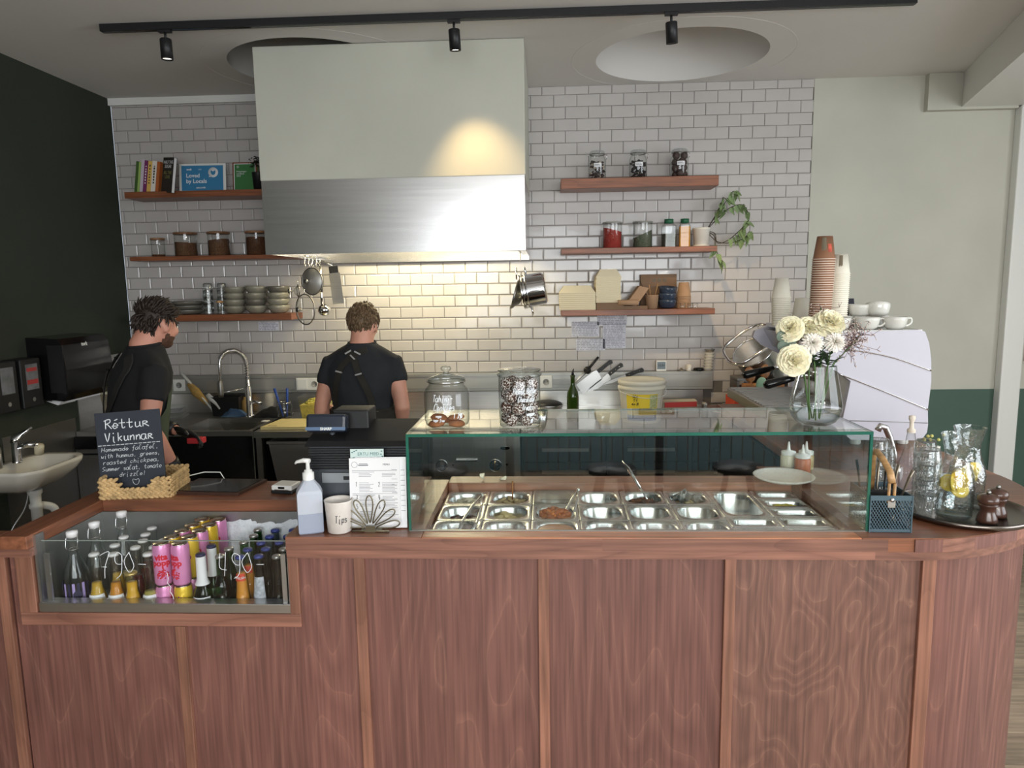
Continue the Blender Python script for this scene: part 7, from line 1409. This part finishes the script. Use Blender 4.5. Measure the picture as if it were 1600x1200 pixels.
strip([(1.15, 1.478), (1.306, 1.459), (1.445, 1.428), (1.589, 1.376)]); strip([(1.214, 1.367), (1.401, 1.292), (1.588, 1.212)]); G().tube([(1.24, ym0 - .001, 1.168), (1.40, ym0 - .001, 1.163), (1.589, ym0 - .001, 1.155)], .0018, 6).build('seam', STEEL_D, em)
G().box(.93, 1.27, ym0 + .02, ym1 - .02, 1.165, 1.215, 0, .006).build('drip_tray', col('drip_steel', 150, 142, 132, .35, metal=.8), em)
for k in range(16): G().box(.94, 1.25, ym0 + .04 + k * .04, ym0 + .052 + k * .04, 1.2152, 1.219).build('tray_bar', STEEL_D, em)
for k, y in enumerate((3.16, 3.50)):
    G().lathe([(.034, 0), (.034, -.03), (.04, -.034), (.04, -.055), (.0001, -.055)], 22, cap=False).T(TR(1.17, y, 1.40)).build('group_head', CHROME, em); G().tube([(1.17, y, 1.345), (1.13, y, 1.34), (1.10, y - .01, 1.335)], [.034, .014, .010], 10).build('portafilter', CHROME, em); G().tube([(1.10, y - .01, 1.335), (1.05, y - .02, 1.325), (.965, y - .03, 1.305), (.95, y - .03, 1.30)], [.012, .016, .02, .012], 10).build('portafilter_handle', GBLACK, em)
G().tube(smooth([(1.12, 3.05, 1.44), (1.08, 3.04, 1.40), (1.05, 3.03, 1.30), (1.04, 3.03, 1.24)]), .005, 8).build('steam_wand', CHROME, em)
for x in (1.33, 1.53):
    for y in (3.08, 3.62): G().lathe([(.02, 0), (.024, .004), (.022, .035), (.0001, .035)], 16, cap=False).T(TR(x, y, C0)).build('foot', WHITE, em)
ZC = 1.5465
KCUP = col('brown_cup_print', 146, 104, 78, .6); STRP = col('olive_stripe', 110, 98, 78, .6)
ctop = G().lathe([(.0001, .095), (.028, .095), (.031, .098), (.044, .006), (.047, .003), (.0455, 0), (.043, .003)], 28, cap=False); cmB = ctop.mesh('paper_cup', KCUP); CUPW = col('cream_white_card', 238, 232, 216, .7); cmW = ctop.mesh('paper_cup', CUPW); rimm = G().torus((0, 0, .0025), .0455, .0022, 28, 6)
rimB = rimm.mesh('rim', col('pale_rim', 226, 204, 186, .6)); rimW = rimm.mesh('rim', CUPW)
def stack(n, x, y, z, me, rim, dz, sc_, name, lab, grp, toplab, lean=0):
    for k in range(n):
        o = thing(name, lab if k < n - 1 else toplab, 'paper cup', (x + lean * k, y, z + k * dz), 0, grp); o.scale = (sc_,) * 3; link('cup_body', me, o); link('rim', rim, o)
    return o
t_ = stack(31, 1.175, 3.13, ZC, cmB, rimB, .0098, 1.0, 'paper_cup', 'brown paper cup within the tallest stack on the espresso machine', 'brown paper cups', 'topmost brown printed paper cup of the tallest stack', .0003)
wraplab(.0332 + .0, .0422 - .0, .092, .012, -38, -8, STRP, 'printed_stripe', t_); wraplab(.036, .0405, .065, .03, 2, 28, col('red_print', 176, 70, 50, .6, noise=.4, nscale=60), 'printed_mark', t_)
t_ = stack(28, 1.262, 3.16, ZC, cmW, rimW, .0086, .86, 'paper_cup', 'white paper cup within the stack right of the brown ones', 'white paper cups', 'topmost white paper cup with a dark stripe', .0002); wraplab(.0332, .0422, .092, .012, -35, -8, STRP, 'printed_stripe', t_)
stack(16, 1.06 + .05, 3.42, ZC, cmW, rimW, .0085, .95, 'paper_cup', 'cream paper cup within the short leaning stack behind the carnations', 'cream paper cups', 'topmost cream paper cup of the short leaning stack', -.0004)
stack(5, 1.20, 3.42, ZC, cmW, rimW, .0085, .95, 'paper_cup', 'white paper cup in the lowest stack behind the brown cups', 'low paper cups', 'topmost white cup of the lowest paper stack')
GLC = MAT('pale_grey_china', rgb(214, 212, 204), .2, coat=.3)
cupm = G().lathe([(.0001, 0), (.028, 0), (.042, .012), (.048, .04), (.049, .052), (.047, .052), (.044, .03), (.0001, .006)], 30, cap=False).mesh('cup_body', GLC); hndm = G().tube(smooth([(.045, 0, .042), (.068, 0, .044), (.072, 0, .026), (.055, 0, .014), (.042, 0, .014)], 5), .0045, 8).mesh('handle', GLC)
for x, y, z, rz, rx, lb in [(1.46, 3.06, 0, .1, 0, 'wide pale cup with its handle to the right on the machine edge'), (1.345, 3.055, 0, .0, 0, 'pale cup whose handle faces the wide cup'), (1.42, 3.13, .052, 2.2, .25, 'pale cup tipped on top of the front cups'), (1.36, 3.17, .05, 1.6, .0, 'pale cup stacked behind the tipped one'), (1.30, 3.20, .0, 2.6, .0, 'pale cup behind the flower sprigs'), (1.45, 3.20, .0, .8, .0, 'pale cup at the back right of the machine top'), (1.22, 3.04, .0, -2.5, 0, 'pale cup half hidden behind the carnation'), (1.28, 3.30, .0, 2.0, 0, 'pale cup in the second row of the machine top')]:
    o = thing('china_cup', lb, 'cup', (x, y, ZC + z), rz, 'pale china cups on the espresso machine'); o.rotation_euler = (rx, rx * .6, rz); link('cup_body', cupm, o); link('handle', hndm, o)
cf = thing('coffee_bag', 'small black coffee bag standing behind the white paper cups', 'coffee bag', (1.345, 3.27, ZC)); G().rings([LV(rrect(.062, .04, .008, 3), 0), LV(rrect(.062, .036, .008, 3), .09), LV(rrect(.062, .004, .0018, 3), .125)], 0, False).build('pouch', col('black_foil_bag', 36, 38, 48, .4), cf); G().box(.004, .014, -.0205, -.019, .05, .075).build('print', PAPER, cf)
# ================================================================== LEFT WALL
td = thing('towel_dispenser', 'glossy black paper towel dispenser on the green wall', 'dispenser', (XL, 4.07, 1.16)); G().prism([(.0, .0), (.19, -.02), (.215, .02), (.22, .16), (.205, .30), (.18, .335), (0, .345)], -.215, .215, 'y').build('housing', GBLACK, td); G().box(.05, .16, -.12, .16, -.035, -.016).build('paper_outlet', PAPER, td); G().box(.12, .21, -.218, -.213, .03, .30).build('side_strip', BLACK, td); G().prism([(.02, -.03), (.11, -.035), (.09, -.055)], -.13, .02, 'y').build('towel_tip', PAPER, td)
m_ = TR(.212, 0.05, .285, R(90)); text('tork', .03, WHITE, td, TR(.2085, -.02, .285, R(90)), ext=.0005, bold=.0008)
for k, y in enumerate((3.73, 3.55)):
    s = thing('soap_dispenser', ['black wall soap dispenser next to the towel dispenser', 'black wall soap dispenser at the picture edge'][k], 'dispenser', (XL, y, 1.13), 0, 'black soap dispensers'); G().box(0, .11, -.075, .075, 0, .27, 0, .008).build('housing', BLACK, s); G().box(.1105, .112, -.045, .045, .10, .24).build('label_window', col('label_grey_%d' % k, 112, 114, 118, .4, noise=.3, nscale=20), s)
    if k == 0: G().box(.1122, .1126, -.042, .042, .13, .155).build('red_print', col('red_window_print', 170, 60, 60, .5), s); G().box(.1122, .1126, -.038, .038, .20, .22).build('red_print', col('red_window_print2', 170, 60, 60, .5), s)
    G().lathe([(.012, 0), (.0001, 0)], 12, cap=False).T(TR(.1108, 0, .045, 0, 0, R(90))).build('lock', STEEL_H, s)
wbn = thing('wash_basin', 'small white wall-hung wash basin on the green wall', 'wash basin', (XL + .003, 3.60, .70)); LB = lambda w_, d_, z, dx=0: [(dx + d_ * (.5 + .5 * math.cos(a)) if True else 0, w_ * math.sin(a), z) for a in [2 * PI * k / 32 for k in range(32)]]
def br_(hw, dp, z): return [(max(0, min(1, (.5 + .62 * math.cos(a)))) * dp, hw * max(-1, min(1, 1.12 * math.sin(a))), z) for a in [2 * PI * k / 40 for k in range(40)]]
BZT = .15
G().rings([br_(.08, .16, 0), br_(.16, .24, .035), br_(.21, .30, .09), br_(.232, .328, BZT - .02), br_(.235, .332, BZT), [(x * .88 + .05 * .33 if False else .045 + x * .84, y * .86, z - .004) for x, y, z in br_(.235, .30, BZT)], [(.06 + x * .72, y * .72, z - .07) for x, y, z in br_(.235, .28, BZT)], [(.10 + x * .4, y * .3, z - .10) for x, y, z in br_(.235, .26, BZT)]], 0, True).build('basin', PORC, wbn)
G().lathe([(.012, 0), (.0001, 0)], 12, cap=False).T(TR(.05, .04, .105, 0, 0, R(70))).build('overflow_hole', BLACK, wbn)
G().lathe([(.036, 0), (.036, -.02), (.028, -.03), (.026, -.075), (.034, -.08), (.034, -.10), (.028, -.105), (.026, -.28), (.0001, -.28)], 20, cap=False).T(TR(.15, 0, 0)).build('waste_pipe', WHITE, wbn); G().tube(smooth([(.15, 0, -.20), (.17, .03, -.26), (.19, .075, -.26), (.19, .09, -.20), (.185, .085, -.13), (.15, .04, -.10), (.13, .02, -.11)]), .021, 12).build('trap', WHITE, wbn); G().tube(smooth([(.02, -.12, -.33), (.05, -.06, -.20), (.10, -.02, -.1), (.12, 0, .0)]), .006, 8).build('supply_hose', STEEL_H, wbn)
tp = thing('basin_tap', 'chrome mixer tap with a pale rag on the wash basin', 'tap', (XL + .075, 3.60, .70 + BZT)); G().lathe([(.024, 0), (.024, .01), (.022, .012), (.022, .11), (.0001, .115)], 20, cap=False).build('body', CHROME, tp); G().tube([(.01, 0, .085), (.06, .02, .095), (.10, .035, .085)], [.016, .015, .014], 10).build('spout', CHROME, tp); G().tube([(0, 0, .115), (-.005, 0, .135), (.045, .02, .165), (.075, .035, .185)], [.018, .012, .006, .005], 8, sx=1.6).build('lever', CHROME, tp); G().lathe([(.0001, -.06), (.022, -.055), (.024, -.01), (.02, 0), (.0001, 0)], 14, cap=False).T(TR(.105, .037, .09, 0, .2, .3)).build('filter_cap', col('cream_filter', 214, 204, 178, .6), tp)
gl_ = thing('soap_glass', 'short steel tumbler at the back of the wash basin', 'tumbler', (XL + .06, 3.47, .70 + BZT)); G().lathe([(.0001, 0), (.028, 0), (.03, .005), (.03, .11), (.028, .11), (.027, .01), (.0001, .01)], 20, cap=False).build('tumbler_body', STEEL_H, gl_)
# ================================================================== RIGHT WALL FITTINGS
kp = thing('alarm_keypad', 'white alarm keypad on the wall at the right edge', 'keypad', (3.235, WY, 1.42)); G().box(-.06, .06, -.02, 0, -.065, .065, 0, .006).build('case', WHITE, kp)
for r in range(4):
    for c in range(4): G().box(-.042 + c * .023, -.027 + c * .023, -.0225, -.02, -.02 + r * .016, -.010 + r * .016).build('key', col('key_grey', 176, 180, 184, .5), kp)
fa = thing('fire_alarm_box', 'red fire alarm call point under the keypad', 'fire alarm', (3.24, WY, 1.255)); G().box(-.06, .06, -.04, 0, -.055, .05, 0, .004).build('case', col('alarm_red', 176, 36, 48, .4), fa); G().box(-.03, .05, -.0415, -.0395, -.045, .01).build('press_plate', PAPER, fa); G().box(.0, .02, -.0425, -.0412, -.015, -.01).build('printed_mark', INK, fa)
# ================================================================== SEATING BEHIND THE PHOTOGRAPHER (mirrored in the glass)
TBT = col('blue_table_top', 120, 146, 170, .35); CHB = col('black_chair_metal', 22, 22, 24, .4)
for k, (x, y) in enumerate([(-.3, -1.55), (.9, -1.7), (2.0, -1.5)]):
    t = thing('bistro_table', ['round blue bistro table, left of three by the shop window', 'round blue bistro table in the middle by the shop window', 'round blue bistro table, right of three by the shop window'][k], 'table', (x, y, 0), 0, 'bistro tables by the window'); G().lathe([(.0001, .72), (.33, .72), (.34, .73), (.34, .742), (.33, .745), (.0001, .745)], 40, cap=False).build('table_top', TBT, t); G().lathe([(.035, .02), (.03, .72)], 16, cap=False).build('column', CHB, t); G().lathe([(.0001, 0), (.22, 0), (.22, .012), (.04, .03), (.0001, .03)], 28, cap=False).build('base', CHB, t)
def stool():
    t = thing('black_stool', 'black wooden stool by the first bistro table', 'stool', (-.75, -1.0, 0), .3, 'black stools by the window'); G().lathe([(.0001, .43), (.17, .43), (.18, .44), (.175, .465), (.0001, .468)], 30, cap=False).build('seat', CHB, t)
    for q in range(4): a = PI / 4 + q * PI / 2; G().tube([(.10 * math.cos(a), .10 * math.sin(a), .43), (.20 * math.cos(a), .20 * math.sin(a), 0)], .02, 8).build('leg', CHB, t)
    G().torus((0, 0, .18), .165, .010, 28, 6).build('foot_ring', CHB, t); return t
s0 = stool(); dup(s0, (.45, -1.0, 0), 'black wooden stool between the first and middle tables'); dup(s0, (1.35, -1.05, 0), 'black wooden stool between the middle and right tables')
SHADE = col('dark_pendant_enamel', 40, 48, 46, .4)
for k, x in enumerate((-.3, .9, 2.0)):  # unseen pendants, added to brighten the seating reflected in the case glass
    p = thing('added_pendant', ['pendant lamp over the left bistro table', 'pendant lamp over the middle bistro table', 'pendant lamp over the right bistro table'][k], 'pendant lamp', (x, -1.6, 1.75), 0, 'pendant lamps over the tables'); G().lathe([(.17, 0), (.165, .01), (.10, .10), (.03, .15), (.0001, .155)], 32, cap=False).build('lamp_shade', SHADE, p); G().tube([(0, 0, .15), (0, 0, CZ - 1.752)], .003, 6).build('cord', BLACK, p); G().ell((0, 0, .035), .035, 14, 10).build('bulb', LENS, p)
    d = bpy.data.lights.new('added_pendant_light', 'POINT'); d.energy = 50; d.color = (1, .93, .82); d.shadow_soft_size = .04; o = bpy.data.objects.new('added_pendant_light', d); COL.objects.link(o); o.parent = p; o.location = (0, 0, -.02)
